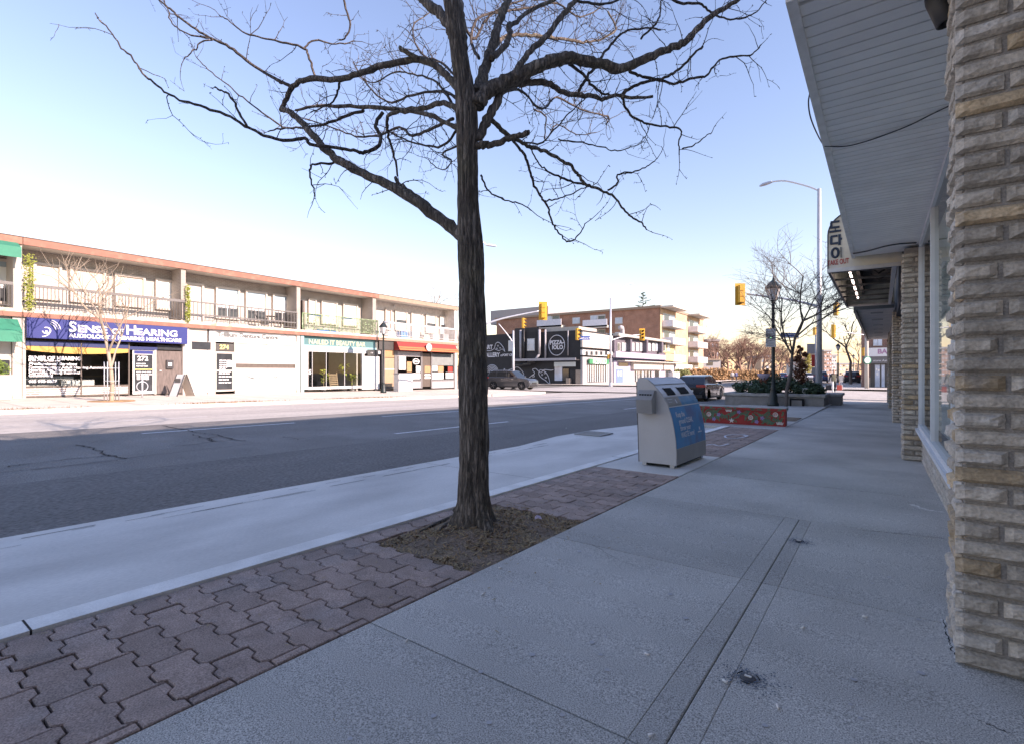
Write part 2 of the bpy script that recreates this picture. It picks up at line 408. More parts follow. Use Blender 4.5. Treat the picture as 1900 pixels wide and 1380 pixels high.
# concrete pad under the bin
slab(PX0+.005,PX1-.005,PAD[0],PAD[1]-.01,'pale_concrete',ps,.008,.004,'bin_pad',.004)
# tree pit soil, a bumpy sheet
m = MB(); nx, ny = 40, 56
def pitz(x,y):
    d = math.hypot(x+2.53,y-2.98)
    return slope(y)-.012 + .055*math.exp(-(d/.28)**2) + .016*mnoise.noise(Vector((x*6,y*6,1))) + .008*mnoise.noise(Vector((x*25,y*25,4)))
m.add([(lerp(PIT[0]-.0,PIT[1],i/nx),lerp(PIT[2]+.02,PIT[3]+.03,j/ny),pitz(lerp(PIT[0],PIT[1],i/nx),lerp(PIT[2],PIT[3],j/ny))) for j in range(ny+1) for i in range(nx+1)],
      [(j*(nx+1)+i,j*(nx+1)+i+1,(j+1)*(nx+1)+i+1,(j+1)*(nx+1)+i) for j in range(ny) for i in range(nx)], True)
m.build('tree_pit','pit_soil',kind='structure')
# far side kerb and sidewalk
solid('far_kerb', -21.48, -21.3, -40, 33.5, 'far_sidewalk_concrete', .012, .3, f=lambda x,y: gz(-21.4,y), step=4)
fs_ = solid('far_sidewalk', -29.6, -21.484, -40, 34, 'far_sidewalk_concrete', 0.0, .3, f=gz, step=4)
m = MB()
for k in range(40): 
    y=-26+k*1.5; m.add([(-29,y-.006,gz(-29,y)+.004),(-21.5,y-.006,gz(-21.5,y)+.004),(-21.5,y+.006,gz(-21.5,y)+.004),(-29,y+.006,gz(-29,y)+.004)],[(0,1,2,3)])
m.build('sidewalk_joint','joint_soil',fs_)
# corner pavements beyond the cross street
for nm,x0,x1,y0,y1 in (('corner_sidewalk',-34,-21.4,53,130),('corner_sidewalk',-5.2,6,53,130)):
    sheet(nm,[x0,x1],[y0,(y0+y1)/2,y1],'far_sidewalk_concrete' if x0<-20 else 'sidewalk_concrete',0,lambda x,y:-.33)
sheet('side_sidewalk',[-140,-29.6],[53,55.8],'far_sidewalk_concrete',0,lambda x,y:-.36)
# ================================================================ NEAR BUILDING ROW (right)
mat('stone_split', (.46,.405,.34), .9, var=.22, scale=11, fine=.2, fscale=90, bump=.9, bscale=45, rnd=.2, col2=(.38,.335,.285), c2scale=9)
mat('stone_tan', (.46,.345,.225), .9, var=.25, scale=12, fine=.2, fscale=90, bump=.9, bscale=45, rnd=.25, col2=(.37,.31,.25), c2scale=9)
mat('stone_pale', (.50,.455,.40), .9, var=.2, scale=12, fine=.2, fscale=90, bump=.9, bscale=45, rnd=.15)
mat('mortar', (.30,.275,.25), .95, var=.15, scale=20, fine=.2, fscale=120, bump=.5, bscale=140)
mat('soffit_metal', (.80,.785,.765), .55, var=.06, scale=3, rnd=.03)
mat('soffit_trim', (.68,.67,.65), .6, var=.15, scale=8)
mat('white_frame', (.62,.65,.68), .45, var=.05, scale=8)
mat('black_plastic', (.03,.03,.033), .5, var=.1, scale=20)
mat('wall_plain', (.33,.30,.27), .85, var=.1, scale=2)
mat('blind_white', (.74,.77,.75), .6, var=.06, scale=3)
mat('dark_room', (.05,.05,.055), .9, var=0)
mat('stucco_pale', (.55,.50,.46), .9, var=.15, scale=5, fine=.1, fscale=80)
glassmat('shop_glass', (.92,.97,.96), .92)
glassmat('near_glass', (.93,.98,.97), .97, ior=1.22)
XP, XW = .265, .465
CH = .074
def stone_mesh(w, h, d, seed, taper=True):
    """split-face stone: back at y=0, rough front bulging to -y"""
    rr = random.Random(seed); nx = max(4, int(w/.022)); nz = 5; m = MB(); vs = []
    for j in range(nz+1):
        for i in range(nx+1):
            u, v = i/nx, j/nz
            e = min(u*w, (1-u)*w, v*h, (1-v)*h)
            bul = d*(1-math.exp(-e/.0035))*(0.80+.24*mnoise.noise(Vector((u*w*14+seed*3.1, v*h*18, seed*1.7)))+.22*mnoise.noise(Vector((u*w*45+seed, v*h*55, seed))))
            ex = (.004*mnoise.noise(Vector((seed, v*4, 3)))) if i in (0,nx) else 0
            ez = (.004*mnoise.noise(Vector((seed+7, u*w*14, 5)))) if j in (0,nz) else 0
            vs.append((u*w+ex, -max(.002,bul)-.006, v*h+ez))
    n = len(vs); base = [(0,0.004,0),(w,0.004,0),(w,0.004,h),(0,0.004,h)]
    fs = [(j*(nx+1)+i, j*(nx+1)+i+1, (j+1)*(nx+1)+i+1, (j+1)*(nx+1)+i) for j in range(nz) for i in range(nx)]
    fs.append([n,n+1]+[i for i in range(nx,-1,-1)]); fs.append([n+2,n+3]+[nz*(nx+1)+i for i in range(nx+1)])
    fs.append([n+3,n]+[j*(nx+1) for j in range(nz+1)]); fs.append([n+1,n+2]+[j*(nx+1)+nx for j in range(nz,-1,-1)])
    m.add(vs+base, fs, False); return m
def stone_pillar(name, label, y0, y1, xback, ztop, joined=False, seed0=0):
    z0 = slope(y0)
    t = thing(name, label, 'pillar', (XP, y0, z0))
    H = ztop - z0; nC = int(H/CH)+1
    box(.012, xback-XP, .012, y1-y0, 0, H).build('core','mortar',t)
    st = MB(); pool = ['stone_split']*9+['stone_tan']+['stone_pale']*2
    def put(x0, x1, k, face):
        w = x1-x0-(.018 if face==0 else .006); h = CH-.015; sd = seed0+k*17+int(x0*100)+(500 if face else 0)
        rr = random.Random(sd); mtx = pool[rr.randrange(len(pool))]
        if k < 16 and rr.random() < .22 and mtx == 'stone_split': mtx = 'stone_tan'
        if k < 4 and mtx == 'stone_tan': mtx = 'stone_split'
        if h <= 0: return
        dd = .020 + rr.random()*.016
        sm = stone_mesh(w, h, dd, sd % 997)
        if face == 0: tr = Matrix.Translation((x0+.009, .012, k*CH+.0075))
        else: tr = Matrix.Translation((.012, x1-.003, k*CH+.0075)) @ Matrix.Rotation(-math.pi/2, 4, 'Z')
        sm.v = [tuple(tr @ Vector(p)) for p in sm.v]
        if joined: st.mi = {'stone_split':0,'stone_tan':1,'stone_pale':2}[mtx]; st.add(sm.v, sm.f)
        else: sm.build('stone', mtx, t)
    W = min(xback-XP, .8); D = y1-y0
    for k in range(nC):
        if (k+1)*CH > H: break
        rr = random.Random(seed0+k); x = -.028
        first = True
        while x < W-.03:
            w = (rr.uniform(.14,.175) if k % 2 else rr.uniform(.42,.6)) if first else rr.uniform(.16,.5); first = False
            if W - (x+w) < .07: w = W-x
            put(x, min(x+w, W), k, 0); x += w
        y = .0; first = True
        while y < D-.02:
            w = D if rr.random()<.5 else rr.uniform(.14,.25)
            if D-(y+w) < .07: w = D-y
            put(y, min(y+w, D), k, 1); y += w
    if joined: st.build('stone', ['stone_split','stone_tan','stone_pale'], t, kind='stuff')
    return t
def gz_s(y): return slope(y)
stone_pillar('stone_pillar','rough split-stone pillar with tan blocks at the right edge, nearest to the viewer', 2.74, 3.13, 2.4, 3.2, False, 11)
stone_pillar('stone_pillar','split-stone pillar at the far end of the white-framed shop window', 9.42, 9.84, .9, 2.96, False, 400)
stone_pillar('stone_pillar','shaded stone pillar past the dark awning frame, second after the shop window', 17.9, 18.3, .8, 2.9, True, 801)
stone_pillar('stone_pillar','slim stone pillar third after the shop window along the shaded sidewalk', 27.3, 27.7, .8, 2.9, True, 1203)
stone_pillar('stone_pillar','last stone pillar at the street-corner end of the shaded shop row', 33.2, 33.6, .8, 2.9, True, 1605)

# the shop with the vinyl soffit (building of two storeys; only its canopy, window and base wall are in view)
nb = thing('shop_building','near stone-fronted shop with white-framed window under a grey slatted soffit','building',(0,0,0))
box(.9,12,-14,9.85,-.6,6.25).build('wall','wall_plain',nb)
box(.47,.9,3.13,9.42,3.0,3.6).build('header','wall_plain',nb)
# upper storey brought out to the street line, with parapet
box(.3,.9,-14,9.85,3.62,6.25).build('upper_wall','wall_plain',nb)
# canopy
MB().box(-.36,.9,2.88,9.9,3.05,3.6).build('canopy','soffit_trim',nb)
nS = 66; y = 2.90
pit = (9.86-2.93)/nS
for k in range(nS):
    ya = 2.93+k*pit
    MB().prism([(ya,3.0),(ya+pit-.012,3.0),(ya+pit-.012,3.012),(ya+pit,3.018),(ya+pit,3.045),(ya,3.045)],-.335,.46,'x').build('soffit_panel','soffit_metal',nb)
MB().box(-.385,-.335,2.84,9.92,2.985,3.055).build('soffit_trim_strip','soffit_trim',nb)
MB().box(-.392,-.362,2.84,9.92,3.056,3.62).build('fascia','soffit_metal',nb)
MB().box(-.36,.46,2.83,2.9,3.0,3.055).build('end_trim','soffit_metal',nb)
box(.44,.47,3.13,9.42,2.94,3.0).build('window_head','white_frame',nb)
# base wall of stone below the window
bw = MB(); 
box(.485,.9,3.13,9.42,-.3,.31).build('base_wall','mortar',nb)
k = 0; z = .30
while z > -.22:
    y = 3.13
    rr = random.Random(900+k)
    while y < 9.4:
        w = min(rr.uniform(.25,.55), 9.42-y); sd = 2000+k*50+int(y*10)
        sm = stone_mesh(w-.009, CH-.011, .012, sd % 911)
        tr = Matrix.Translation((.487, y+w-.0045, z-CH+.0055)) @ Matrix.Rotation(-math.pi/2,4,'Z')
        sm.v = [tuple(tr @ Vector(p)) for p in sm.v]; bw.mi = 0 if rr.random()<.8 else 1; bw.add(sm.v, sm.f); y += w
    z -= CH; k += 1
bw.build('base_stone',['stone_split','stone_pale'],nb,kind='stuff')
# window: sill, mullions, panes
win = MB().box(.40,.50,3.13,9.42,.305,.345).build('window','white_frame',nb)
MB().box(.43,.50,3.13,9.42,.345,.40).build('sill','white_frame',win)
for ym in (3.14, 5.15, 7.18, 9.37):
    MB().box(.435,.50,ym-.03,ym+.03,.40,2.94).build('mullion','white_frame',win)
for a,b in ((3.17,5.12),(5.18,7.15),(7.21,9.34)):
    MB().quad((.47,b,.40),(.47,a,.40),(.47,a,2.94),(.47,b,2.94)).build('pane','near_glass',win)
for k in range(60):
    yb = 3.2+k*.103
    MB().prism([(.56,yb),(.585,yb+.09),(.60,yb+.092),(.575,yb)],.45,2.9,'z').build('blind','blind_white',nb)
# spotlight under the soffit near the pillar
P = on_d(1738,18,2.55)
P = on_d(1728,-2,2.62)
sp = thing('spotlight','black cylindrical spotlight under the grey soffit beside the stone pillar','light',(.205,3.16,2.99))
MB().lathe([(.03,0),(.03,.012),(.012,.014),(.012,-.0)],12,(0,0,-.012)).build('mount','black_plastic',sp)
o = MB().lathe([(.0,.0),(.04,.004),(.045,.03),(.045,.16),(.038,.165),(.034,.12)],18,(0,0,0)).build('head','black_plastic',sp,(.0,0,-.03))
o.rotation_euler = (R(180),R(-18),0)
# cables strung along the soffit
def cable(name,label,pts,r,parent=None):
    m = MB(); m.tube(pts,r,5); o = m.build(name,'black_plastic'); tag(o,label,'cable'); return o
def smooth(pts, n=6):
    P_ = [Vector(p) for p in pts]; out = []
    for i in range(len(P_)-1):
        p0,p1,p2,p3 = P_[max(i-1,0)],P_[i],P_[i+1],P_[min(i+2,len(P_)-1)]
        for k in range(n):
            t=k/n; out.append(.5*((2*p1)+(p2-p0)*t+(2*p0-5*p1+4*p2-p3)*t*t+(3*p1-p0-3*p2+p3)*t**3))
    out.append(P_[-1]); return out
def soff(px,py,z=2.985): r=ray(px,py); return EYE+r*((z-CAM_H)/r.z)
cable('cable','thin dark cable sagging across the middle of the grey soffit',smooth([soff(1530,272),soff(1570,272),soff(1610,262),soff(1650,248),soff(1690,232),soff(1730,212),soff(1762,197)]),.005)
e = [(1503,172,3.12),(1500,190,3.08),(1503,215,3.03),(1512,240,3.0),(1523,262,2.97),(1530,272,2.985)]
cable('cable','thin cable looping down outside the soffit edge from the fascia',smooth([on_x(a,b,-.41) for a,b,c in e]),.005)
cable('cable','black cable drooping along the far end of the grey soffit',smooth([soff(1583,471,2.97),soff(1610,466,2.96),soff(1640,458,2.965),soff(1668,453,2.97),soff(1700,451,2.98)]),.012)

# ---------------- restaurant next door with the boxy backlit awning
rb = thing('shop_building','restaurant building behind the boxy dark awning in the shaded row','building')
box(.62,12,9.86,18.0,-.6,6.25).build('wall','wall_plain',rb)
box(.3,.62,9.86,18.0,3.8,6.25).build('upper_wall','wall_plain',rb)
box(.34,.62,9.86,18.0,2.7,3.8).build('header','dark_room',rb)
mat('glass_dark', (.02,.025,.03), .05, var=0)
box(.5,.6,10.0,17.9,.2,2.7).build('window','glass_dark',rb)
mat('awning_vinyl', (.42,.45,.40), .5, var=.25, scale=6, stretch=(1,1,.4), col2=(.3,.33,.26), c2scale=2.5)
mat('awning_sign', (.66,.60,.47), .45, var=.1, scale=5, col2=(.58,.58,.56), c2scale=2)
mat('dark_metal', (.05,.055,.055), .5, var=.2, scale=20)
mat('alu', (.48,.49,.50), .4, metal=.6, var=.1, scale=10)
mat('tube_lit', (.9,.9,.85), .4, var=0, emit=(1,.98,.9), estr=1.6)
mat('sooty', (.05,.045,.042), .9, var=.5, scale=6, stretch=(1,4,1), col2=(.22,.17,.13), c2scale=3, c2lo=.55, c2hi=.75)
mat('navy', (.012,.03,.06), .5, var=0); mat('sign_red', (.45,.05,.04), .5, var=.1)
aw = thing('awning','boxy backlit awning with a rounded end panel reading TAKE OUT and Korean letters','awning')
AY0, AY1, AX0, AX1, AZ0, AZ1 = 9.95, 15.6, -.72, .26, 2.86, 3.78
# skin: quarter-round outer corner
arc = [(AX0+.36-.36*math.cos(t), AZ1-.36+.36*math.sin(t)) for t in [k*math.pi/2/8 for k in range(9)]]
prof = [(AX0,AZ0)]+arc+[(AX1,AZ1)]
m = MB(); n = len(prof)
inn = [(x+.012 if i<n-1 else x, z-(.012 if i>0 else 0)) for i,(x,z) in enumerate(prof)]
m.add([(x,AY0+.02,z) for x,z in prof]+[(x,AY1,z) for x,z in prof],[(i,n+i,n+i+1,i+1) for i in range(n-1)])
m.add([(x,AY0+.02,z) for x,z in inn]+[(x,AY1,z) for x,z in inn],[(i,i+1,n+i+1,n+i) for i in range(n-1)])
m.build('skin','awning_vinyl',aw)
ep = MB().prism(prof+[(AX1,AZ0)],AY0,AY0+.02,'y').build('end_panel','awning_sign',aw)
m = MB()
for (a,b),(c,d) in zip([(AX0,AZ0)]+arc+[(AX1,AZ1)],arc+[(AX1,AZ1)]): m.bar((a,AY0-.002,b),(c,AY0-.002,d),.018,.018)
m.build('edge_trim','dark_metal',ep)
MB().prism(prof+[(AX1,AZ0)],AY1,AY1+.02,'y').build('end_panel','awning_vinyl',aw)
MB().box(AX0-.01,AX1,AY0-.03,AY0+.02,AZ0-.06,AZ0).build('frame_rail','alu',aw)
MB().box(AX0-.012,AX0+.03,AY0+.03,AY1+.03,AZ0-.045,AZ0+.0).build('frame_rail','dark_metal',aw)
MB().box(AX1-.12,AX1-.06,AY0+.03,AY1,AZ0-.045,AZ0+.0).build('frame_rail','alu',aw)
MB().box(AX0,AX1,AY1-.02,AY1+.04,AZ0-.05,AZ0).build('frame_rail','alu',aw)
MB().box(-.40,-.34,AY0+.03,AY1,AZ0+.25,AZ1-.05).build('divider','sooty',aw)
MB().box(-.33,AX1,AY0+.03,AY1,AZ0+.5,AZ0+.54).build('tray','sooty',aw)
for k in range(6):
    yb = AY0+.35+k*.88
    MB().box(AX0,AX1-.05,yb,yb+.03,AZ0-.02,AZ0+.015).build('cross_bar','dark_metal',aw)
for k in range(4):
    ya = AY0+.15+k*1.3
    MB().tube([(-.46,ya,AZ0+.10),(-.46,ya+1.05,AZ0+.10)],.02,8).build('light_tube','tube_lit',aw)
for k in range(5):
    rr = random.Random(k)
    MB().tube([(-.2+rr.uniform(0,.1),AY0+.2+k*.9,AZ0+.45),(-.05,AY0+.5+k*.95,AZ0+.38),(.15,AY0+.4+k*.9,AZ0+.46)],.02,5).build('wiring','sooty',aw)
# Korean letters and TAKE OUT, traced as strokes (panel-local, metres)
def K(px,py): p = on_y(px,py,AY0); return (p.x,p.z)
def zz(a,b): return K(1520+a*.13046, 380+b*.13046)
strokes = {'letter_do':[[(160,255),(290,240)],[(172,258),(172,345)],[(163,335),(292,318)],[(228,330),(230,392)],[(146,394),(313,372)]],
           'letter_da':[[(163,460),(262,445)],[(172,460),(172,568)],[(163,563),(268,548)],[(290,425),(290,578)],[(290,492),(326,488)]],
           'letter_i':[[(310,610),(312,757)]]}
for nm, ss in strokes.items():
    m = MB()
    for i,(a,b) in enumerate(ss):
        (x0,z0),(x1,z1) = zz(*a),zz(*b); m.bar((x0,AY0-.006-.0007*i,z0),(x1,AY0-.006-.0007*i,z1),.012 if abs(x1-x0)>abs(z1-z0) else .036,.034 if abs(x1-x0)>abs(z1-z0) else .012)
    if nm == 'letter_i':
        c = zz(228,688); ring = []
        for k in range(25):
            an = 2*math.pi*k/24; ring.append((c[0]+.045*math.cos(an),AY0-.006,c[1]+.075*math.sin(an)))
        m.tube(ring,.019,6)
    m.build(nm,'navy',ep)
p = zz(272,850)
text('lettering','TAKE OUT',.115,'sign_red',ep,(p[0],AY0-.004,p[1]),(R(90),R(-2),0),.002,sx=.54)
# ---------------- further shops in the shaded row
fb = thing('shop_building','pale-soffited last shops of the shaded row before the cross street','building')
box(.62,12,18.0,33.62,-.8,6.25).build('wall','wall_plain',fb)
box(.5,.6,18.4,33.0,.0,2.6).build('window','glass_dark',fb)
box(.3,.62,18.0,33.62,2.6,6.25).build('upper_wall','wall_plain',fb)
MB().box(-.55,.3,16.9,33.5,2.88,3.0).build('soffit','stucco_pale',fb)
MB().box(-.62,-.551,16.9,33.5,2.8,3.5).build('fascia','dark_metal',fb)
MB().box(-.55,.28,16.85,16.89,2.85,3.5).build('end_fascia','dark_metal',fb)
for k in range(6): box(-.25,.05,18.2+k*2.4,18.5+k*2.4,2.872,2.885).build('soffit_vent','dark_metal',fb)
# ================================================================ FAR SHOP ROW (sunlit, across the road)
FO = Vector((-28.73, 5.04, 0)); FUX = Vector((-.0248, .9997, 0)); FNI = Vector((-.9997, -.0248, 0)); FRZ = math.atan2(.9997, -.0248)
def fac(px, py, w=0.0):
    r = ray(px, py); t = (w - (EYE - FO).dot(FNI)) / r.dot(FNI); p = EYE + r*t - FO
    return p.dot(FUX), p.z
def fpt(u, w, z=0): return FO + FUX*u + FNI*w + Vector((0,0,z))
def fgz(u, w=0): p = fpt(u, w); return gz(p.x, p.y)
brickmat('grey_brick', (.36,.31,.27), (.30,.26,.225), (.42,.385,.35), .21, .075, .012)
brickmat('knee_brick', (.30,.25,.22), (.25,.21,.19), (.62,.60,.57), .3, .09, .02)
mat('fascia_rust', (.26,.115,.08), .7, var=.12, scale=4, col2=(.31,.16,.11), c2scale=2)
mat('fascia_brown', (.30,.22,.16), .7, var=.1, scale=4)
mat('soffit_white', (.55,.51,.45), .8, var=.06, scale=4)
mat('slab_concrete', (.52,.48,.40), .9, var=.2, scale=5, col2=(.35,.28,.2), c2scale=4)
mat('stucco_white', (.44,.41,.37), .85, var=.06, scale=3, fine=.05)
mat('paint_white', (.52,.52,.51), .6, var=.03, scale=3)
mat('panel_cream', (.52,.46,.40), .7, var=.05, scale=4)
mat('rail_grey', (.13,.125,.12), .6, var=.15, scale=12)
mat('rail_black', (.03,.03,.032), .5, var=.1)
mat('sign_blue', (.007,.02,.15), .6, var=.03, scale=2)
mat('navy_film', (.008,.02,.10), .4, var=0)
mat('yellow_film', (.5,.28,.06), .5, var=.1, scale=3)
mat('sign_white', (.70,.70,.70), .5, var=0)
mat('green_awning', (.012,.19,.12), .7, var=.08, scale=4)
mat('teal_sign_shaded', (.06,.17,.18), .6, var=.06, scale=3)
mat('teal_pale', (.22,.40,.41), .6, var=.04)
mat('dark_frame', (.06,.055,.05), .5, var=.1)
mat('brown_frame', (.10,.08,.065), .5, var=.15, scale=8)
mat('bronze_door', (.12,.095,.085), .6, var=.3, scale=5, stretch=(3,3,.6))
mat('tan_door', (.33,.24,.15), .6, var=.06)
mat('grey_cladding', (.15,.145,.145), .6, var=.08, scale=4)
mat('grey_panel', (.30,.30,.31), .6, var=.08, scale=4)
mat('red_awning', (.28,.03,.022), .6, var=.08, scale=5)
mat('orange_stripe', (.5,.15,.05), .6, var=.06)
mat('interior_wall', (.26,.24,.22), .9, var=.25, scale=1.4)
mat('interior_floor', (.10,.09,.08), .7, var=.15, scale=2)
mat('glass_blue', (.30,.40,.46), .08, var=.08, scale=1.5, spec=.8)
mat('window_dark', (.045,.05,.055), .08, var=.2, scale=3, spec=.8)
mat('yellow_num', (.75,.62,.22), .5, var=0)
mat('frost', (.55,.60,.59), .5, var=.04)
mat('ink', (.10,.11,.11), .6, var=0)
mat('gold_text', (.62,.58,.36), .5, var=0)
mat('wood_shelf', (.42,.30,.18), .6, var=.15, scale=6)
mat('paper_white', (.72,.72,.70), .7, var=.08, scale=3)
mat('cardboard', (.36,.22,.11), .8, var=.1)
mat('leaf_green', (.10,.16,.03), .6, var=.35, scale=6)
mat('leaf_yellow', (.26,.30,.05), .55, var=.3, scale=6)
mat('blue_tarp', (.05,.22,.55), .5, var=.1)
mat('lace_green', (.16,.24,.12), .6, var=.3, scale=5, col2=(.36,.40,.30), c2scale=6)
ZR0, ZR1, ZS0, ZS1, ZF, ZT, BW = 6.42, 6.72, 3.42, 3.62, 3.76, 4.83, 1.3

def unit(name, label, u0, u1, fascia='fascia_rust', upper='grey_brick', pil='grey_brick', gzb=None):
    t = thing(name, label, 'shop', fpt(u0, 0), FRZ); t['u0'] = u0
    L = u1-u0; zb = min(fgz(u0), fgz(u1))-.25
    # room: back, sides, ceiling, floor
    box(-.0+.06,L-.06,6.0,6.2,zb,ZS0).build('back_wall','interior_wall',t)
    box(.02,L-.02,.3,6.0,zb,(fgz(u0)+fgz(u1))/2+.02).build('floor','interior_floor',t)
    box(.02,.12,.3,6.0,zb,ZS0).build('side_wall','interior_wall',t); box(L-.12,L-.02,.3,6.0,zb,ZS0).build('side_wall','interior_wall',t)
    # slab, roof, upper storey
    sl = box(.0,L,.12,12,ZS0,ZF-.002).build('floor_slab','slab_concrete',t)
    box(0,L,.02,.118,ZS1,ZF).build('slab_edge','slab_concrete',sl)
    box(0,L,.0,.116,ZS0,ZS1-.002).build('slab_band',fascia,sl)
    rf = box(.0,L,.1,12,ZR0+.04,ZR1-.02).build('roof','soffit_white',t)
    box(0,L,0,.098,ZR0,ZR1).build('fascia',fascia,rf)
    box(0,L,-.03,.2,ZR1+.002,ZR1+.03).build('drip_edge','rail_grey',rf)
    uw = box(.0,L,BW,12,5.86,ZR0+.035).build('upper_wall',upper,t)
    box(.0,L,BW+.02,11.9,ZF,5.858).build('upper_lower_wall','stucco_white',t)
    return t
def upwin(t, px0, px1, pyt, kind='white', pyb=None):
    u0 = t['u0']; a,zt = fac(px0,pyt,BW); b,_ = fac(px1,pyt,BW); a -= u0; b -= u0
    zt = min(zt,5.85); zb = ZF+.12 if kind=='door' else (fac(px0,pyb,BW)[1] if pyb else 4.45)
    w = box(a-.07,b+.07,BW-.03,BW+.018,zb-.07,zt+.07).build('window' if kind!='door' else 'door','paint_white',t)
    for x0_,x1_,z0_,z1_ in ((a-.1,a,zb-.1,zt+.1),(b,b+.1,zb-.1,zt+.1),(a,b,zt,zt+.1),(a-.02,b+.02,zb-.1,zb)): box(x0_,x1_,BW-.15,BW-.031,z0_,z1_).build('frame','panel_cream',w)
    if kind == 'cream': box(a,b,BW-.056,BW-.051,zb,zt).build('panel','panel_cream',w)
    elif kind == 'white': box(a,b,BW-.056,BW-.051,zb,zt).build('pane','blind_white',w); box(a,a+.04,BW-.07,BW-.057,zb,zt).build('reveal','grey_panel',w)
    elif kind == 'door': box(a+.12,b-.12,BW-.056,BW-.051,zb+.2,zt-.15).build('panel','panel_cream',w)
    elif kind == 'blue':
        zm = lerp(zb,zt,.36); box(a,b,BW-.056,BW-.051,zm+.04,zt).build('pane','blind_white',w); box(a,b,BW-.058,BW-.052,zt-.22,zt).build('shade','glass_blue',w)
        box(a,(a+b)/2-.03,BW-.057,BW-.051,zb,zm-.04).build('pane','window_dark',w); box((a+b)/2+.03,b,BW-.057,BW-.051,zb,zm-.04).build('pane','window_dark',w)
    elif kind == 'half':
        box(a,b,BW-.056,BW-.051,zb,zt).build('pane','blind_white',w); box(a,b,BW-.062,BW-.057,lerp(zb,zt,.35),lerp(zb,zt,.55)).build('pane','window_dark',w)
    return w
def R2(t, name, px0, px1, pyt, pyb, w, d, mt, parent=None, atx=None):
    """a box on the shop front: left/right pixel columns and top/bottom rows read at column atx"""
    u0 = t['u0']; a = fac(px0,700,w)[0]-u0; b = fac(px1,700,w)[0]-u0; ax = px0 if atx is None else atx
    zt = fac(ax,pyt,w)[1]; zb = fac(ax,pyb,w)[1]
    return box(a,b,w,w+d,zb,zt).build(name,mt,parent or t)
def pane(t, px0, px1, pyt, pyb, w, mt='shop_glass', parent=None, name='pane'):
    u0 = t['u0']; a = fac(px0,700,w)[0]-u0; b = fac(px1,700,w)[0]-u0; zt = fac(px0,pyt,w)[1]; zb = fac(px0,pyb,w)[1]
    return MB().quad((a,w,zb),(b,w,zb),(b,w,zt),(a,w,zt)).build(name,mt,parent or t)
def pil(t, u, wd, mt='stucco_white', z0=None, z1=ZS0, y0=.12, y1=.45):
    a = u-t['u0']; return box(a,a+wd,y0,y1,fgz(u)-.2 if z0 is None else z0,z1).build('pilaster',mt,t)
def railing(t, ua, ub, top='rail_grey', bal='rail_black', th=.13, style='plain', step=.125):
    u0 = t['u0']; a = ua-u0; b = ub-u0
    r = box(a,b,.03,.09,ZT-th,ZT).build('railing',top,t)
    box(a,b,.045,.075,ZF+.09,ZF+.12).build('bottom_rail',bal,r)
    m = MB(); n = int((b-a)/step)
    for k in range(n+1):
        x = a+k*(b-a)/n; m.box(x-.013,x+.013,.045,.07,ZF+.12,ZT-th)
    m.build('baluster',bal,r,kind='stuff')
    for k in range(4):
        x = lerp(a+.03,b-.03,k/3); box(x-.02,x+.02,.04,.08,ZF,ZT-th).build('post',bal,r)
    return r
def lines(t, px0, px1, py, n, dy, w, mt, parent, hh=.05, seed=0):
    rr = random.Random(seed); a0,z0 = fac(px0,py,w); b0,_ = fac(px1,py,w)
    for k in range(n):
        wd = rr.uniform(.55,1); m = MB(); x = a0-t['u0']; L = (b0-a0)*wd; 
        while x < a0-t['u0']+L:
            q = rr.uniform(.06,.2); m.box(x,x+q,w-.004,w,z0-k*dy-hh,z0-k*dy); x += q+.035
        m.build('printed_line',mt,parent)

# ---- unit 0: green awnings, mostly out of frame
t = unit('shop_unit','end shop with green fabric awnings at the left edge across the road',-7.0,-.02)
pil(t,-.30,.28,'stucco_white'); pil(t,-.28,.26,'stucco_white',ZF,ZR0+.03,.1,1.29)
box(.0,6.68,.2,.45,fgz(-3)-.3,ZS0).build('shop_wall','stucco_white',t)
for z0,z1,d in ((2.34,3.30,.75),(5.75,6.45,.6)):
    a = box(0,6.85,-.02,.0,0,.001)
    m = MB().prism([(-d,z0+.12),(0,z0+.12),(0,z1),(-d,z0+.42)],0,6.83,'x'); m.prism([(-d-.01,z0),(-d,z0),(-d,z0+.43),(-d-.01,z0+.43)],0,6.83,'x')
    m.build('awning','green_awning',t)
pane(t,0,18,668,712,.19,'window_dark')
upwin(t,-60,14,478,'blue',555)
railing(t,-7,-.3)
# ---- unit 1: hearing clinic
t = unit('shop_unit','hearing clinic shop with a long blue sign across the road',0,6.2)
pil(t,6.04,.3,'stucco_white'); pil(t,5.95,.22,'grey_brick',ZF,ZR0+.03,.1,1.29); pil(t,.0,.1,'stucco_white')
sg = box(.08,6.15,-.14,.1,2.56,3.40).build('sign','sign_blue',t)
def ft(s, px, py, size, mt, w, parent, **k):
    u,z = fac(px,py,w); return text('lettering',s,size,mt,parent,(u-t['u0'],w-.003,z),(R(90),0,0),**k)
ft('S',127,615.4,.62,'sign_white',-.145,sg,bold=.014,align='LEFT'); ft('ENSE',143.5,616.2,.43,'sign_white',-.145,sg,bold=.014,align='LEFT',sx=1.12)
ft('OF',207,619.4,.32,'sign_white',-.145,sg,bold=.012,align='LEFT',sx=1.1)
ft('H',233,620.7,.62,'sign_white',-.145,sg,bold=.014,align='LEFT'); ft('EARING',253,621.6,.43,'sign_white',-.145,sg,bold=.014,align='LEFT',sx=1.16)
ft('AUDIOLOGY & HEARING HEALTHCARE',128,626.2,.235,'sign_white',-.145,sg,bold=.009,align='LEFT',sx=1.06)
m = MB()   # the ear-and-waves emblem
def arcpts(c,r,a0,a1,n=14): return [(c[0]+r*math.cos(R(lerp(a0,a1,i/n))),-.148,c[1]+r*math.sin(R(lerp(a0,a1,i/n)))) for i in range(n+1)]
ec = fac(86,613,-.14); ec = (ec[0],ec[1])
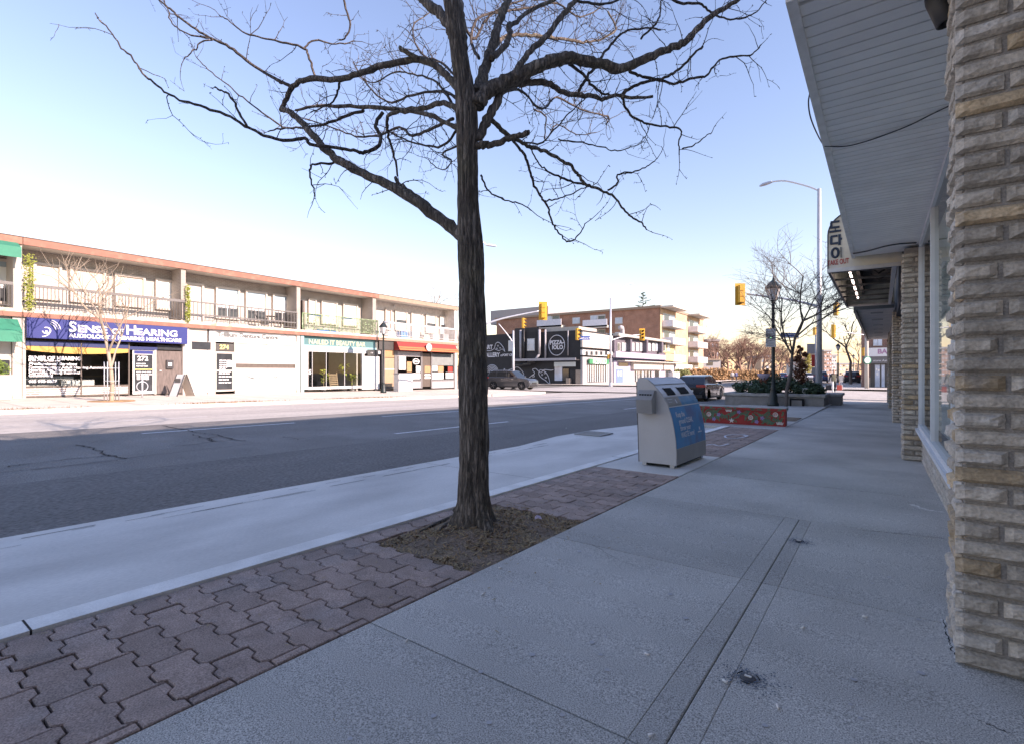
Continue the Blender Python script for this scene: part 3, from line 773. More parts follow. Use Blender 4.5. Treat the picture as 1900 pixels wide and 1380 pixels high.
for r,wd in ((.20,.022),(.28,.022),(.36,.022)): m.tube(arcpts((ec[0]+.02,ec[1]+.02),r+.08,5,70),wd*.8,5)
m.tube(arcpts((ec[0],ec[1]-.02),.13,-170,120,18),.028,5); m.tube(arcpts((ec[0]-.14,ec[1]-.02),.26,-90,0,8),.024,5); m.lathe([(0,-.003),(.045,-.003),(.045,.003),(0,.003)],10,(ec[0],-.148,ec[1]-.06),axis='y')
m.build('emblem','sign_white',sg)
# shopfront
R2(t,'frame',44,240,632,641.5,.17,.04,'navy_film'); R2(t,'frame',240,292,643,649,.17,.06,'navy_film')
m = MB()   # yellow swoosh film: arched lower edge
pts = []
for i in range(13):
    px = lerp(46,240,i/12); u,z = fac(px,0,.175); 
    pts.append((u,2.23,2.23-(.10+.20*math.sin(math.pi*(.12+.75*i/12)))*.95))
m.add([(u-t['u0'],.166,a) for u,a,b in pts]+[(u-t['u0'],.166,b) for u,a,b in pts],[(i,13+i,14+i,i+1) for i in range(12)]); m.build('window_film','yellow_film',t)
w1 = R2(t,'window_frame',44,240,716,719,.15,.1,'brown_frame')
for px in (44,150,238.5): R2(t,'mullion',px,px+2.2,636,735 if px<100 else 733,.14,.1,'brown_frame',w1)
pane(t,46,150,640,716,.2,parent=w1); pane(t,152,238,640,715,.2,parent=w1)
R2(t,'knee_wall',46,240,718.5,737,.19,.1,'knee_brick')
R2(t,'base_rail',44,240,734.5,737.5,.16,.06,'brown_frame',w1)
dr = R2(t,'door',246,286,650,731,.2,.05,'paint_white'); pane(t,250,283,658,725.5,.195,'window_dark',dr)
R2(t,'door_film',249,284,650.5,656.5,.19,.004,'sign_blue',dr); ft('272',265,669,.3,'sign_white',.19,dr,bold=.01)
lines(t,253,279,674,2,.11,.19,'sign_white',dr,.05,1); lines(t,253,279,689,2,.11,.19,'sign_white',dr,.05,2)
for k in range(3): R2(t,'door_print',254+k*8,260+k*8,696,704,.188,.004,'sign_white',dr)
R2(t,'push_bar',247,285,684.5,686,.18,.02,'yellow_num',dr)
R2(t,'door_post',286.5,290.5,650,731,.14,.12,'stucco_white')
d2 = R2(t,'door',291,338,651,730,.22,.06,'bronze_door'); R2(t,'transom',291,338,641,649,.24,.05,'window_dark')
R2(t,'mailbox',309,322,668,684,.12,.1,'black_plastic',d2); R2(t,'notice',312,319,673,679,.115,.004,'sign_white',d2); R2(t,'handle',296,300,686.5,688.5,.17,.04,'alu',d2)
ft('SENSE OF HEARING',53,667.5,.22,'sign_white',.19,w1,bold=.01,sx=.9,align='LEFT'); lines(t,53,141,668,1,.1,.19,'sign_white',w1,.055,4)
ft('Professional Services',53,677.5,.17,'sign_white',.19,w1,bold=.006,align='LEFT',shear=.25,sx=1.1)
for k,s in enumerate(('Complimentary Adult Hearing Assessments','Hearing Aid Evaluations','Cerumen (Wax) Removal','Counselling','905 990 0057')):
    ft(s,53,683.6+k*5.0+(6 if k==4 else 0),.145,'sign_white',.19,w1,bold=.006,align='LEFT',sx=1.12)
# inside: shelves, counters, pictures
box(.5,2.4,3.0,3.5,fgz(1),.95).build('counter','paper_white',t); box(1.5,2.7,1.2,1.6,.1,.8).build('reception_desk','paper_white',t)
for k in range(3): box(3.2,4.6,4.2,4.6,.9+k*.55,.94+k*.55).build('shelf','wood_shelf',t)
for k in range(4): box(.8+k*1.2,1.5+k*1.2,5.9,5.95,1.2,2.0).build('picture','grey_panel',t)
railing(t,.0,6.1)
for a,b,y,k in ((66,108,489,'cream'),(133,190,500,'cream'),(216,264,512,'cream'),(291,322,521,'white')): upwin(t,a,b,y,k)
# ---- unit 2: denture centre
t = unit('shop_unit','white denture clinic shop numbered 274 across the road',6.2,12.65)
pil(t,12.4,.25,'grey_brick',ZF,ZR0+.03,.1,1.29); pil(t,12.45,.2,'stucco_white')
box(.18,1.06,.2,.4,fgz(6.5)-.2,ZS0).build('front_wall','stucco_white',t)
R2(t,'front_wall',386,400,634,731,.2,.2,'stucco_white')
sg = R2(t,'sign',388,561,612.5,633.5,.24,.12,'sign_white'); 
ft('Trillium Denture Centre',462,627.5,.33,'ink',.235,sg,bold=.016,sx=1.05); ft('Complete Denture & Implant Services',460,633.6,.12,'grey_panel',.235,sg)
ft('Since 1988',529,627,.12,'ink',.235,sg)
d = R2(t,'door',358,388,650,728.5,.185,.05,'paint_white'); R2(t,'transom',356,391,634,648.5,.19,.06,'window_dark')
for a,b in ((658,675),(702,719)): R2(t,'door_slot',384,387,a,b,.18,.01,'grey_panel',d)
fr = R2(t,'door',399,435,652,726,.2,.05,'stucco_white'); R2(t,'transom',400,434,637,651,.2,.05,'dark_frame'); ft('274',416,648,.32,'yellow_num',.195,fr,bold=.012)
pane(t,402,431,656,686,.195,'window_dark',fr); pane(t,402,431,689,722.5,.195,'window_dark',fr)
lines(t,407,426,668,6,.12,.19,'sign_white',fr,.06,5); lines(t,406,428,692,4,.16,.19,'sign_white',fr,.06,6); R2(t,'notice',421,431,669,681,.188,.004,'sign_white',fr)
w2 = R2(t,'window_frame',436,550,633,637,.16,.08,'panel_cream')
for px in (435,548): R2(t,'mullion',px,px+2.5,634,724,.15,.12,'panel_cream',w2)
R2(t,'blind',437.5,548,637,674.5,.22,.02,'paint_white',w2,437); R2(t,'blind_gap',437.5,548,674.5,682.5,.24,.02,'brown_frame',w2,437); R2(t,'mullion',494,495,637,674,.2,.03,'grey_panel',w2)
R2(t,'rail',436,549,682.5,686.5,.18,.06,'stucco_white',w2,437); R2(t,'frosted_film',437.5,548,686.5,709.5,.2,.03,'frost',w2,437); R2(t,'knee_wall',436,550,709.5,732,.17,.1,'stucco_white',w2,437)
ft('Smiles for Life',490,702.5,.3,'ink',.195,w2,shear=.3,sx=.9)
for s_,cx in ((1,446),(-1,538)):
    u_,z_ = fac(cx,697 if s_>0 else 694,.19); u_ -= t['u0']; m = MB()
    for k in range(4): m.tube(smooth([(u_+s_*(-.35+.1*k),.192,z_+.10-.03*k),(u_+s_*(.05+.08*k),.192,z_+.16-.04*k),(u_+s_*(.35+.1*k),.192,z_-.05-.02*k),(u_+s_*(.7+.1*k),.192,z_-.22)]),[.006]*19,4)
    m.build('swirl','ink',w2)
railing(t,6.32,12.4,'rail_grey','rail_grey',.07,step=.2)
box(.1,6.2,.04,.08,ZF+.36,ZF+.42).build('mid_rail','rail_grey',t)
upwin(t,345,373,527,'door')
for a,b,y,yb in ((402,440,531,588),(457,491,539,592),(507,540,545,595)): upwin(t,a,b,y,'blue',yb)
# ---- unit 3: beauty bar
t = unit('shop_unit','beauty bar shop with a teal sign and plants in its window across the road',12.65,18.8)
pil(t,12.7,.22,'teal_pale'); pil(t,18.3,.3,'grey_brick',ZF,ZR0+.03,.1,1.29)
sg = box(.05,6.15,.3,.41,2.86,3.4).build('sign','teal_sign_shaded',t)
box(.05,6.15,.295,.42,2.66,2.859).build('sign_sunlit_strip','teal_pale',sg)  # paler strip paints the sunlit part below the slab's shadow; darker teal above
ft('NAILED IT BEAUTY BAR',628,641,.42,'gold_text',.29,sg,bold=.005,sx=1.0)
R2(t,'shop_head',562,706,641,652,.31,.1,'paint_white',None,562); R2(t,'shop_wall',562,572,650,722,.16,.2,'paint_white'); R2(t,'shop_wall',672,676,655,722,.16,.2,'paint_white')
w3 = R2(t,'window_frame',572,672,717.5,722.5,.15,.15,'paint_white')
pane(t,572,672,651.5,718,.22,parent=w3)
for px in (579,605,639): R2(t,'mullion',px,px+1.1,652,718,.2,.04,'alu',w3)
ft('S',575,694,.4,'sign_white',.2,w3,bold=.01)
d = R2(t,'door',676,704,661,722,.17,.05,'paint_white'); R2(t,'transom',682,702,649,660,.15,.02,'window_dark',d); R2(t,'handle',689,693,694.5,695.5,.15,.02,'alu',d); ft('276',690,656,.13,'sign_white',.145,d)
box(4.4,4.5,.3,3.5,fgz(16),3.2).build('partition','stucco_white',t)
railing(t,12.75,18.75,'lace_green','lace_green',.05,step=.11)
m = MB(); rr = random.Random(5)
for k in range(170):
    x = rr.uniform(.3,6.0); z = rr.uniform(ZF+.12,ZT-.06); s_ = rr.uniform(.03,.07)
    m.add([(x-s_,.04,z),(x,.03,z-s_*.7),(x+s_,.04,z),(x,.03,z+s_*.7)],[(0,1,2,3)])
m.build('lattice_leaf','lace_green',t,kind='stuff')
box(.15,.3,.1,1.2,ZF,5.6).build('privacy_screen','brown_frame',t)
for a,b in ((.5,1.5),(3.1,3.9),(1.2,2.6)): box(a,b,.12,.18,ZT-.12 if a!=1.2 else ZF+.02,ZT-.02 if a!=1.2 else ZF+.14).build('blue_cloth','blue_tarp',t)
for a,b,y in ((573,583,555),(597,622,559),(637,660,564),(674,692,570)): upwin(t,a,b,y,'white')
# ---- unit 4: corner store with striped awning
t = unit('shop_unit','corner shop with a red and orange striped awning across the road',18.8,27.5,'fascia_brown','stucco_pale')
for k in range(1): pil(t,27.2,.28,'stucco_white'); pil(t,27.1,.3,'stucco_pale',ZF,ZR0+.03,.1,1.29)
box(.1,8.6,.12,.2,2.75,ZS0).build('sign_backing','dark_frame',t)
ua,ub = fac(736,640,-.2)[0]-t['u0'], fac(845,640,-.2)[0]-t['u0']
aw4 = MB().prism([(-.55,2.75),(.1,2.75),(.1,3.38),(-.2,3.38)],ua,ub,'x').build('awning','red_awning',t)
for k,(f0,f1) in enumerate(((.02,.2),(.27,.44))):
    p0,p1 = lerp(0,1,f0),lerp(0,1,f1)
    MB().add([(x,-.56+.35*f,2.752+.63*f) for f in (p0,p1) for x in (ua,ub)],[(0,1,3,2)]).build('stripe','orange_stripe',aw4)
u_,z_ = fac(796,645,-.6); MB().lathe([(0,-.03),(.30,-.03),(.30,.02),(0,.02)],24,(u_-t['u0'],-.6,z_),axis='y').build('round_sign','sign_white',t)
text('lettering','CAFE',.13,'ink',t,(u_-t['u0'],-.64,z_+.07),bold=.004)
for px0,px1,a,b in ((709,714,645,722),(732,738,650,722),(781,784,650,720),(800,802,650,720),(842,848,650,720)): R2(t,'frame',px0,px1,a,b,.16,.12,'grey_cladding')
d = R2(t,'door',714,732,664,717,.2,.05,'tan_door'); R2(t,'transom',714,732,649,663,.2,.05,'cardboard'); R2(t,'door_rail',714,732,684,686,.19,.01,'panel_cream',d)
R2(t,'step',712,733,717,722,.1,.2,'dark_frame')
w4 = R2(t,'window_frame',738,781,705,708,.16,.1,'grey_cladding'); pane(t,738,781,652,705,.22,parent=w4); R2(t,'shutter',738,781,652,661,.2,.02,'grey_panel',w4); R2(t,'knee_wall',738,782,707,721,.17,.1,'grey_panel',w4)
R2(t,'poster',740,753,661,686,.21,.005,'paper_white',w4); R2(t,'poster',755,764,671,690,.21,.005,'cardboard',w4); R2(t,'poster',764,781,692,703,.21,.005,'frost',w4); R2(t,'poster',772,780,679,690,.21,.005,'paper_white',w4)
u_,z_ = fac(772,671,.2); m = MB(); m.tube([(u_-t['u0']+.34*math.cos(R(a)),.2,z_+.2*math.sin(R(a))) for a in range(0,361,15)],.035,5,False); m.build('open_sign_ring','sign_white',w4)
text('lettering','OPEN',.2,'sign_white',w4,(u_-t['u0'],.2,z_-.07),bold=.008)
d = R2(t,'door',784,800,656,717,.24,.04,'brown_frame'); R2(t,'poster',788,799,679,691,.23,.005,'cardboard',d)
for k in range(2): R2(t,'goods',788,799,694+k*5,697+k*5,.23,.01,'paper_white',d)
w5 = R2(t,'window_frame',802,842,704,707,.16,.1,'grey_cladding'); pane(t,802,842,654,704,.22,parent=w5); R2(t,'shutter',802,842,656,678,.24,.02,'grey_panel',w5); R2(t,'knee_wall',802,842,706,720,.17,.1,'grey_panel',w5)
for a,b,c,e,mt_ in ((802,812,679,688,'paper_white'),(813,823,679,690,'cardboard'),(831,840,680,690,'red_awning'),(802,823,691,703,'paper_white'),(827,841,691,702,'frost')): R2(t,'poster',a,b,c,e,.21,.005,mt_,w5)
railing(t,18.85,27.6,'paint_white','paint_white',.12,step=.16)
for a,b,y,k in ((715,723,575,'cream'),(733,752,578,'half'),(763,781,582,'white'),(790,806,585,'half'),(816,831,589,'half')): upwin(t,a,b,y,k)
for px,py in ((735,560),(796,575)):
    u_,z_ = fac(px-5,py+8,BW); MB().lathe([(0,.07),(.08,.05),(.1,0),(.07,-.06),(0,-.08)],10,(u_-t['u0'],BW-.1,z_)).build('wall_light','paint_white',t)
# end wall and balcony clutter
box(8.7,8.72,.12,12,fgz(27)-.3,ZR0).build('end_wall','grey_brick',t)
for k,(x,c) in enumerate(((1.1,'paper_white'),(2.4,'blue_tarp'),(3.6,'paper_white'),(4.8,'stucco_white'),(5.9,'paper_white'),(7.1,'grey_panel'))):
    box(x,x+.7,.3,.8,ZF,ZF+.35+.1*(k%3)).build('balcony_box',c,t)
# rear mass so that no light leaks under the roofs
# ---- things on the far balconies
def foliage(m, pts, n, s, rr, squash=1.0):
    for _ in range(n):
        c,r = rr.choice(pts); v = Vector((rr.gauss(0,1),rr.gauss(0,1),rr.gauss(0,1)));
        if v.length<1e-3: continue
        p = Vector(c)+v.normalized()*r*(rr.random()**.5)
        a = Vector((rr.gauss(0,1),rr.gauss(0,1),rr.gauss(0,1))).normalized()*s*rr.uniform(.6,1.3); b = a.orthogonal().normalized()*s*rr.uniform(.35,.7)
        m.add([p-a,p-b*.9,p+a,p+b*.9],[(0,1,2,3)])
def ivy(label, ua, za, zb, wd):
    t_ = thing('climbing_plant',label,'plant',fpt(ua,-.02,ZF),FRZ,'climbing plants on the far balcony')
    rr = random.Random(int(ua*10)); m = MB(); foliage(m,[((0,0,z-ZF),wd) for z in [lerp(za,zb,i/14) for i in range(15)]],700,.055,rr)
    m.build('foliage','leaf_yellow',t_,kind='stuff'); MB().tube([(0,.05,za-ZF),(.03,.04,lerp(za,zb,.5)-ZF),(0,.05,zb-ZF)],.015,5).build('stem','wood_shelf',t_)
ivy('bushy yellow-green climbing plant on the balcony beside the green awning', .18,3.78,5.9,.22)
ivy('narrow yellow-green climbing plant on the pilaster above the blue sign end', 6.22,3.8,5.5,.13)
bt = thing('bistro_table','small round black table on the balcony above the denture clinic','table',fpt(11.1,.7,ZF),FRZ)
MB().lathe([(0,.70),(.34,.70),(.34,.73),(0,.73)],16).build('tabletop','rail_black',bt)
for k in range(3):
    a = k*2.1; MB().tube([(.25*math.cos(a),.25*math.sin(a),0),(.08*math.cos(a),.08*math.sin(a),.4),(.25*math.cos(a),.25*math.sin(a),.7)],.015,5).build('leg','rail_black',bt)
for k,(u_,lb) in enumerate(((10.35,'black metal balcony chair left of the small round table'),(11.95,'black metal balcony chair right of the small round table'))):
    c = thing('balcony_chair',lb,'chair',fpt(u_,.6,ZF),FRZ+(0 if k else math.pi),'balcony chairs')
    box(-.22,.22,-.22,.22,.42,.45).build('seat','rail_black',c)
    m = MB()
    for q in range(5): m.bar((.2,-.18+q*.09,.45),(.26,-.18+q*.09,.9),.02)
    m.bar((.26,-.22,.9),(.26,.22,.9),.03); m.build('backrest','rail_black',c)
    for x,y in ((-.2,-.2),(.2,-.2),(.2,.2),(-.2,.2)): MB().bar((x,y,0),(x,y,.42),.025).build('leg','rail_black',c)
# ================================================================ BUILDINGS BEYOND THE CROSS STREET
mat('black_wall', (.022,.022,.025), .75, var=.15, scale=2)
mat('black_siding', (.028,.027,.03), .7, var=.2, scale=3)
mat('pipe_grey', (.36,.35,.37), .5, var=.1)
mat('pipe_black', (.03,.03,.032), .5, var=.1)
mat('mural_white', (.62,.62,.65), .7, var=.05)
mat('lilac', (.36,.33,.42), .8, var=.06, scale=2)
mat('grey_violet', (.12,.105,.13), .8, var=.08)
mat('door_blue', (.12,.20,.42), .5, var=.08)
mat('pizza_green', (.02,.22,.09), .5, var=0)
mat('yellow_stucco', (.62,.44,.22), .85, var=.08, scale=2)
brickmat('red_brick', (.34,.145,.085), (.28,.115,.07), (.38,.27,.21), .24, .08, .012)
brickmat('red_brick_sunlit', (.52,.34,.19), (.46,.30,.17), (.5,.42,.34), .24, .08, .012)
mat('balcony_white', (.62,.64,.70), .6, var=.08, scale=3)
mat('pane_pale', (.42,.50,.60), .1, var=.25, scale=.8, spec=.8)
mat('stone_brown', (.30,.25,.21), .9, var=.12)
PY, PXF = 55.9, -30.0
def P1(px,py,w=0.0): p = on_y(px,py,PY-w); return p.x,p.z
def P2(px,py,w=0.0): p = on_x(px,py,PXF+w); return p.y,p.z
pb = thing('shop_building','black two-storey pizza shop with white mural on the far corner','building')
box(-50,PXF,PY,PY+7.0,-.7,6.33).build('wall','black_wall',pb)
def S1(name,px0,px1,py0,py1,w,mt,parent=None,th=.06):
    a,zt = P1(px0,py0,w); b,zb = P1(px1,py1,w)
    return box(a,b,PY-w,PY-w+th,zb,zt).build(name,mt,parent or pb)
bm_ = S1('bulkhead',955,1000,610,668,.35,'black_siding',None,.35)
S1('recess',976,996,617,655,.37,'black_wall',None,.02)
for a,b,c,d in ((943,951,632,652),(978,992,629,651)):
    w = S1('window',a,b,c,d,.40 if a>960 else .08,'paint_white'); S1('pane',a+.8,b-.8,c+1,(c+d)/2,.43 if a>960 else .11,'pane_pale',w,.02); S1('pane',a+.8,b-.8,(c+d)/2+1,d-1,.43 if a>960 else .11,'pane_pale',w,.02)
for px,w,r,mt,y0,y1 in ((966,.55,.16,'pipe_grey',613,668),(972,.55,.16,'pipe_black',612,668),(1001,.55,.17,'pipe_grey',612,658),(1012,.3,.12,'pipe_grey',612,667),(1054,.12,.07,'pipe_grey',614,660)):
    a,zt = P1(px,y0,w); _,zb = P1(px,y1,w); MB().tube([(a,PY-w,zb),(a,PY-w,zt)],r,8).build('duct',mt,pb)
a,z = P1(1001,658,.55); b,z2 = P1(990,672,.55); MB().tube([(a,PY-.55,z),(b,PY-.55,z2)],.17,8).build('duct','pipe_grey',pb)
for px,py in ((962,667),(968,678),(982,676),(990,672)):
    a,z = P1(px,py,.6); MB().tube([(a-.9,PY-.6,z),(a+.3,PY-.6,z+.1)],.2,8).build('duct','pipe_black',pb)
pg = S1('pergola',955,1068,666,668.5,1.3,'pipe_grey',None,.08)
for k in range(14):
    a = lerp(P1(955,667,1.3)[0],P1(1068,667,1.3)[0],k/13); box(a-.05,a+.05,PY-1.22,PY,2.55,2.68).build('pergola_beam','black_siding',pb)
a,z = P1(1033,641,.02)
m = MB(); m.tube([(a+1.18*math.cos(R(t)),PY-.04,z+1.28*math.sin(R(t))) for t in range(0,361,10)],.05,5,False); em = m.build('round_logo','mural_white',pb)
text('lettering','PIZZA-',.72,'mural_white',em,(a,PY-.03,z+.12),bold=.03,sx=.95); text('lettering','IOLO',.72,'mural_white',em,(a+.12,PY-.03,z-.5),bold=.03,sx=.95)
def T1(s,px,py,size,al='LEFT',**k): a,z = P1(px,py,.03); return text('lettering',s,size,'mural_white',pb,(a,PY-.03,z),align=al,**k)
T1('ART',914,647.5,.78,'RIGHT',bold=.03); T1('GALLERY',927,662,.82,'RIGHT',bold=.03,sx=.9); T1('of',928,661.5,.5,bold=.01,shear=.3); T1('PORT CREDIT',932,661,.42,bold=.02)
def mural(pts,parent=pb,r=.05,closed=False):
    P_ = [ (P1(x,y,.02)[0],PY-.03,P1(x,y,.02)[1]) for x,y in pts ]
    if closed: P_.append(P_[0])
    return MB().tube(smooth(P_,4),[r]*(4*(len(P_)-1)+1),4).build('mural_line','mural_white',parent)
mural([(903,651),(910,651),(917,647),(920,638),(926,636),(934,645),(937,653)]); mural([(918,648),(926,651),(932,648),(937,653)],r=.04)
for x,y in ((924,642),(928,646),(922,647)): mural([(x+1.2*math.cos(t),y+1.2*math.sin(t)) for t in (0,1.5,3,4.5)],closed=True,r=.03)
for k in range(6): mural([(913+ (12-2*k)*math.cos(t),692+(15-2.6*k)*math.sin(t)) for t in (3.3,3.9,4.5,5.1,5.7,6.28)],r=.05)
for k in range(4): mural([(903,700+k*2.6),(912,700+k*2.6)],r=.07)
mural([(934,690),(936,684),(939,690),(945,686),(952,684),(960,681),(968,687),(972,695),(968,700)]); mural([(957,688),(963,690),(968,697)],r=.04)
mural([(978,703),(986,697),(992,692),(988,686),(994,684),(1003,691),(1010,686),(1022,687),(1027,686)]); mural([(1000,690),(1003,686),(1012,690),(1018,700),(1020,712),(1013,706),(1004,700),(1000,694)],closed=True)
for x,y in ((1006,695),(1011,692),(1013,700)): mural([(x+1.5*math.cos(t),y+1.5*math.sin(t)) for t in (0,1.5,3,4.5)],closed=True,r=.03)
mural([(990,695),(988,699),(992,698)],closed=True,r=.04)
S1('awning_fascia',1028,1068,672,680,.25,'frost',None,.05)
S1('window',1029,1043,677,706,.1,'pane_pale'); S1('window',1044,1055,684,706,.1,'window_dark'); S1('door',1057,1068,686,716,.1,'black_siding'); S1('block_wall',1068,1079.5,686,717,.35,'stone_brown',None,.35)
S1('planter',1050,1057,701,717,.6,'stone_brown',None,.4); S1('bench',1030,1049,708,716,.4,'black_siding',None,.4)
# front of the pizza shop (faces the main road)
def S2(name,px0,px1,py0,py1,w,mt,parent=None,th=.06,t=None):
    a,zt = P2(px0,py0,w); b,zb = P2(px1,py1,w); a2,b2 = min(a,b),max(a,b)
    return box(PXF+w-th,PXF+w,a2,b2,zb,zt).build(name,mt,parent or t or pb)
S2('upper_front',1081,1137,616,649,.3,'stucco_white',None,.28)
S2('front_band',1081,1137,649,662,.55,'paint_white',None,.3)
for k in range(5): S2('balcony_chair_frame',1087+k*9,1091+k*9,652,659,.6,'rail_black',None,.03)
for k in range(3): S2('window',1094+k*11,1099+k*11,634,644,.34,'pane_pale',None,.02)
sg = S2('sign',1094,1130,666,676,.7,'pizza_green',None,.2)
a,z = P2(1113,675.5,.71); text('lettering','PIZZAIOLO',.9,'sign_white',sg,(PXF+.72,a,z+.05),(R(90),0,R(90)),bold=.03,sx=.85)
S2('shop_front',1081,1137,662,717,.3,'grey_panel',None,.28)
S2('window',1091,1127,677,708,.34,'window_dark',None,.03)
for k in range(9): S2('muntin',1091+k*4.2,1092.6+k*4.2,677,708,.38,'paint_white',None,.03)
box(-36,PXF-1,PY+1,PY+6,6.35,6.9).build('roof_unit','stucco_white',pb)
# shops after the pizza place
rs = thing('shop_building','lilac and white two-storey shop row with balcony beyond the pizza shop','building')
y0 = P2(1137,700)[0]; y1 = P2(1251,700)[0]
box(-45,PXF,y0+.02,y1,-.7,6.3).build('wall','grey_violet',rs)
box(-45.1,PXF+.9,y0+.02,y1+.2,6.1,6.45).build('roof','stucco_white',rs)
n = 4
S2('balcony',1143,1235,652,668,1.6,'lilac',None,.15,rs); S2('balcony',1235,1251,656,670,1.6,'yellow_stucco',None,.15,rs)
box(PXF,PXF+1.6,y0+.5,y1-.3,2.6,2.75).build('balcony_floor','stucco_white',rs)
for a in (1140,1170,1200,1228): S2('upper_pier',a,a+3,630,655,.8,'grey_violet',None,.8,rs)
for a in (1146,1154,1160,1172,1180,1187,1202,1210,1216,1230,1238): 
    w = S2('window',a,a+5,636,652,.1,'paint_white',None,.06,rs); S2('pane',a+.8,a+4.2,637,651,.13,'pane_pale' if a%3 else 'window_dark',w,.02)
S2('upper_panel',1229,1251,634,656,.06,'yellow_stucco',None,.05,rs)
S2('shop_front',1139,1251,669,719,.4,'lilac',None,.38,rs)
d = S2('door',1144,1156,685,710,.45,'door_blue',None,.04,rs); S2('pane',1146,1149,688,698,.48,'pane_pale',d,.02); S2('pane',1151,1154,688,698,.48,'pane_pale',d,.02)
S2('window',1148,1166,673,680,.45,'window_dark',None,.04,rs); S2('shop_awning',1176,1230,672,686,.9,'stucco_white',None,.45,rs); S2('shop_awning',1232,1250,674,686,.9,'panel_cream',None,.45,rs)
for a,b in ((1177,1192),(1194,1210),(1214,1224),(1234,1248)): 
    w = S2('window',a,b,687,709,.44,'paint_white',None,.04,rs); S2('pane',a+1,b-1,688,708,.47,'window_dark',w,.02)
for a in (1181,1185,1198,1204): S2('muntin',a,a+1.2,688,708,.5,'paint_white',None,.02,rs)
S2('hoarding',1253,1285,676,688,.5,'paint_white',None,.1,rs)
# rooftop vent
vt = thing('roof_vent','grey hooked exhaust duct on the roof of the lilac shop row','vent',(-33.5,72,6.4))
p = on_x(1155,612,-33.5); MB().tube(smooth([(0,p.y-72,.0),(0,p.y-72,p.z-6.6),(0,p.y-72-.3,p.z-6.1),(0,p.y-72-1.0,p.z-6.2)]),.35,8).build('duct','pipe_grey',vt); box(-.6,.6,p.y-72-.4,p.y-72+.8,0,.7).build('fan_box','stucco_white',vt)
# brick apartment block
AYP, AXC = 85.0, -30.6
ap = thing('apartment_building','four-storey red brick apartment block with white balconies behind the shop row','building')
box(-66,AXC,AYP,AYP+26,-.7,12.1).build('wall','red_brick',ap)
box(-66.3,AXC+.2,AYP-.3,AYP+26.3,12.1,12.5).build('roof','fascia_brown',ap)
box(-70,-55,AYP+3,AYP+15,11.5,14.6).build('penthouse','grey_panel',ap)
def A1(name,px0,px1,py0,py1,w,mt,parent=None,th=.1):
    p = on_y(px0,py0,AYP-w); q = on_y(px1,py1,AYP-w); return box(p.x,q.x,AYP-w,AYP-w+th,q.z,p.z).build(name,mt,parent or ap)
for px in (1062,1141): 
    for py in (590,617): 
        w = A1('window',px,px+14,py,py+11,.05,'paint_white'); A1('pane',px+1,px+13,py+1,py+10,.08,'pane_pale',w,.02)
for px in (1085,1000): 
    for py in (586,612): 
        w = A1('window',px+10,px+38,py,py+18,.05,'paint_white'); A1('pane',px+11,px+23,py+1,py+17,.08,'pane_pale',w,.02); A1('pane',px+25,px+37,py+1,py+17,.08,'window_dark',w,.02)
        A1('balcony',px-4,px+41,py+9,py+20,1.6,'balcony_white',None,.12)
        A1('balcony_floor',px-4,px+41,py+20,py+22,1.6,'stucco_white',None,1.6)
A1('brown_panel',1141,1155,602,612,.04,'fascia_brown')
def A2(name,py0,py1,z0,z1,w,mt,parent=None,th=.1): return box(AXC+w-th,AXC+w,py0,py1,z0,z1).build(name,mt,parent or ap)
A2('sunny_brick',AYP+.0,AYP+26,-.6,12.09,.05,'red_brick_sunlit')  # street face: the block's red brick with sunlight put into its colour
for k in range(4):
    z0 = .2+k*2.95
    for y in (AYP+1,AYP+15.5):
        w = A2('window',y+.4,y+6.5,z0+.2,z0+2.3,.1,'paint_white'); A2('pane',y+.8,y+3.2,z0+.4,z0+2.2,.13,'window_dark',w,.02); A2('pane',y+3.6,y+6.2,z0+.4,z0+2.2,.13,'pane_pale',w,.02)
        A2('balcony',y,y+7,z0-.1,z0+.95,1.9,'paint_white',None,.12); box(AXC+.06,AXC+1.9,y,y+7,z0-.25,z0-.1).build('balcony_floor','stucco_white',ap); box(AXC+.06,AXC+1.78,y,y+.1,z0-.1,z0+.95).build('balcony_side','balcony_white',ap)
for y in (AYP-.3,AYP+15): box(AXC+.21,AXC+2.4,y,y+8.5,12.1,12.35).build('roof_canopy','soffit_white',ap)
# small grey building beyond, right of the apartments
gb = thing('small_building','low grey flat-roofed building behind the brown hedge right of the apartments','building')
p = on_d(1286,664,120); q = on_d(1338,700,120)
rzg = YAW; gx = thing
def G(name,px0,px1,py0,py1,d,th,mt):
    a = on_d(px0,py0,d); b = on_d(px1,py1,d); W = (b-a).dot(RT); 
    o = box(0,W,0,th,b.z,a.z).build(name,mt,gb,(a.x,a.y,0),YAW); return o
G('wall',1286,1337,668,698,120,8,'grey_panel'); G('roof',1283,1340,666,668,119.5,9,'fascia_brown')
for a in (1293,1312): G('window',a,a+11,672,678,119.9,.1,'window_dark')
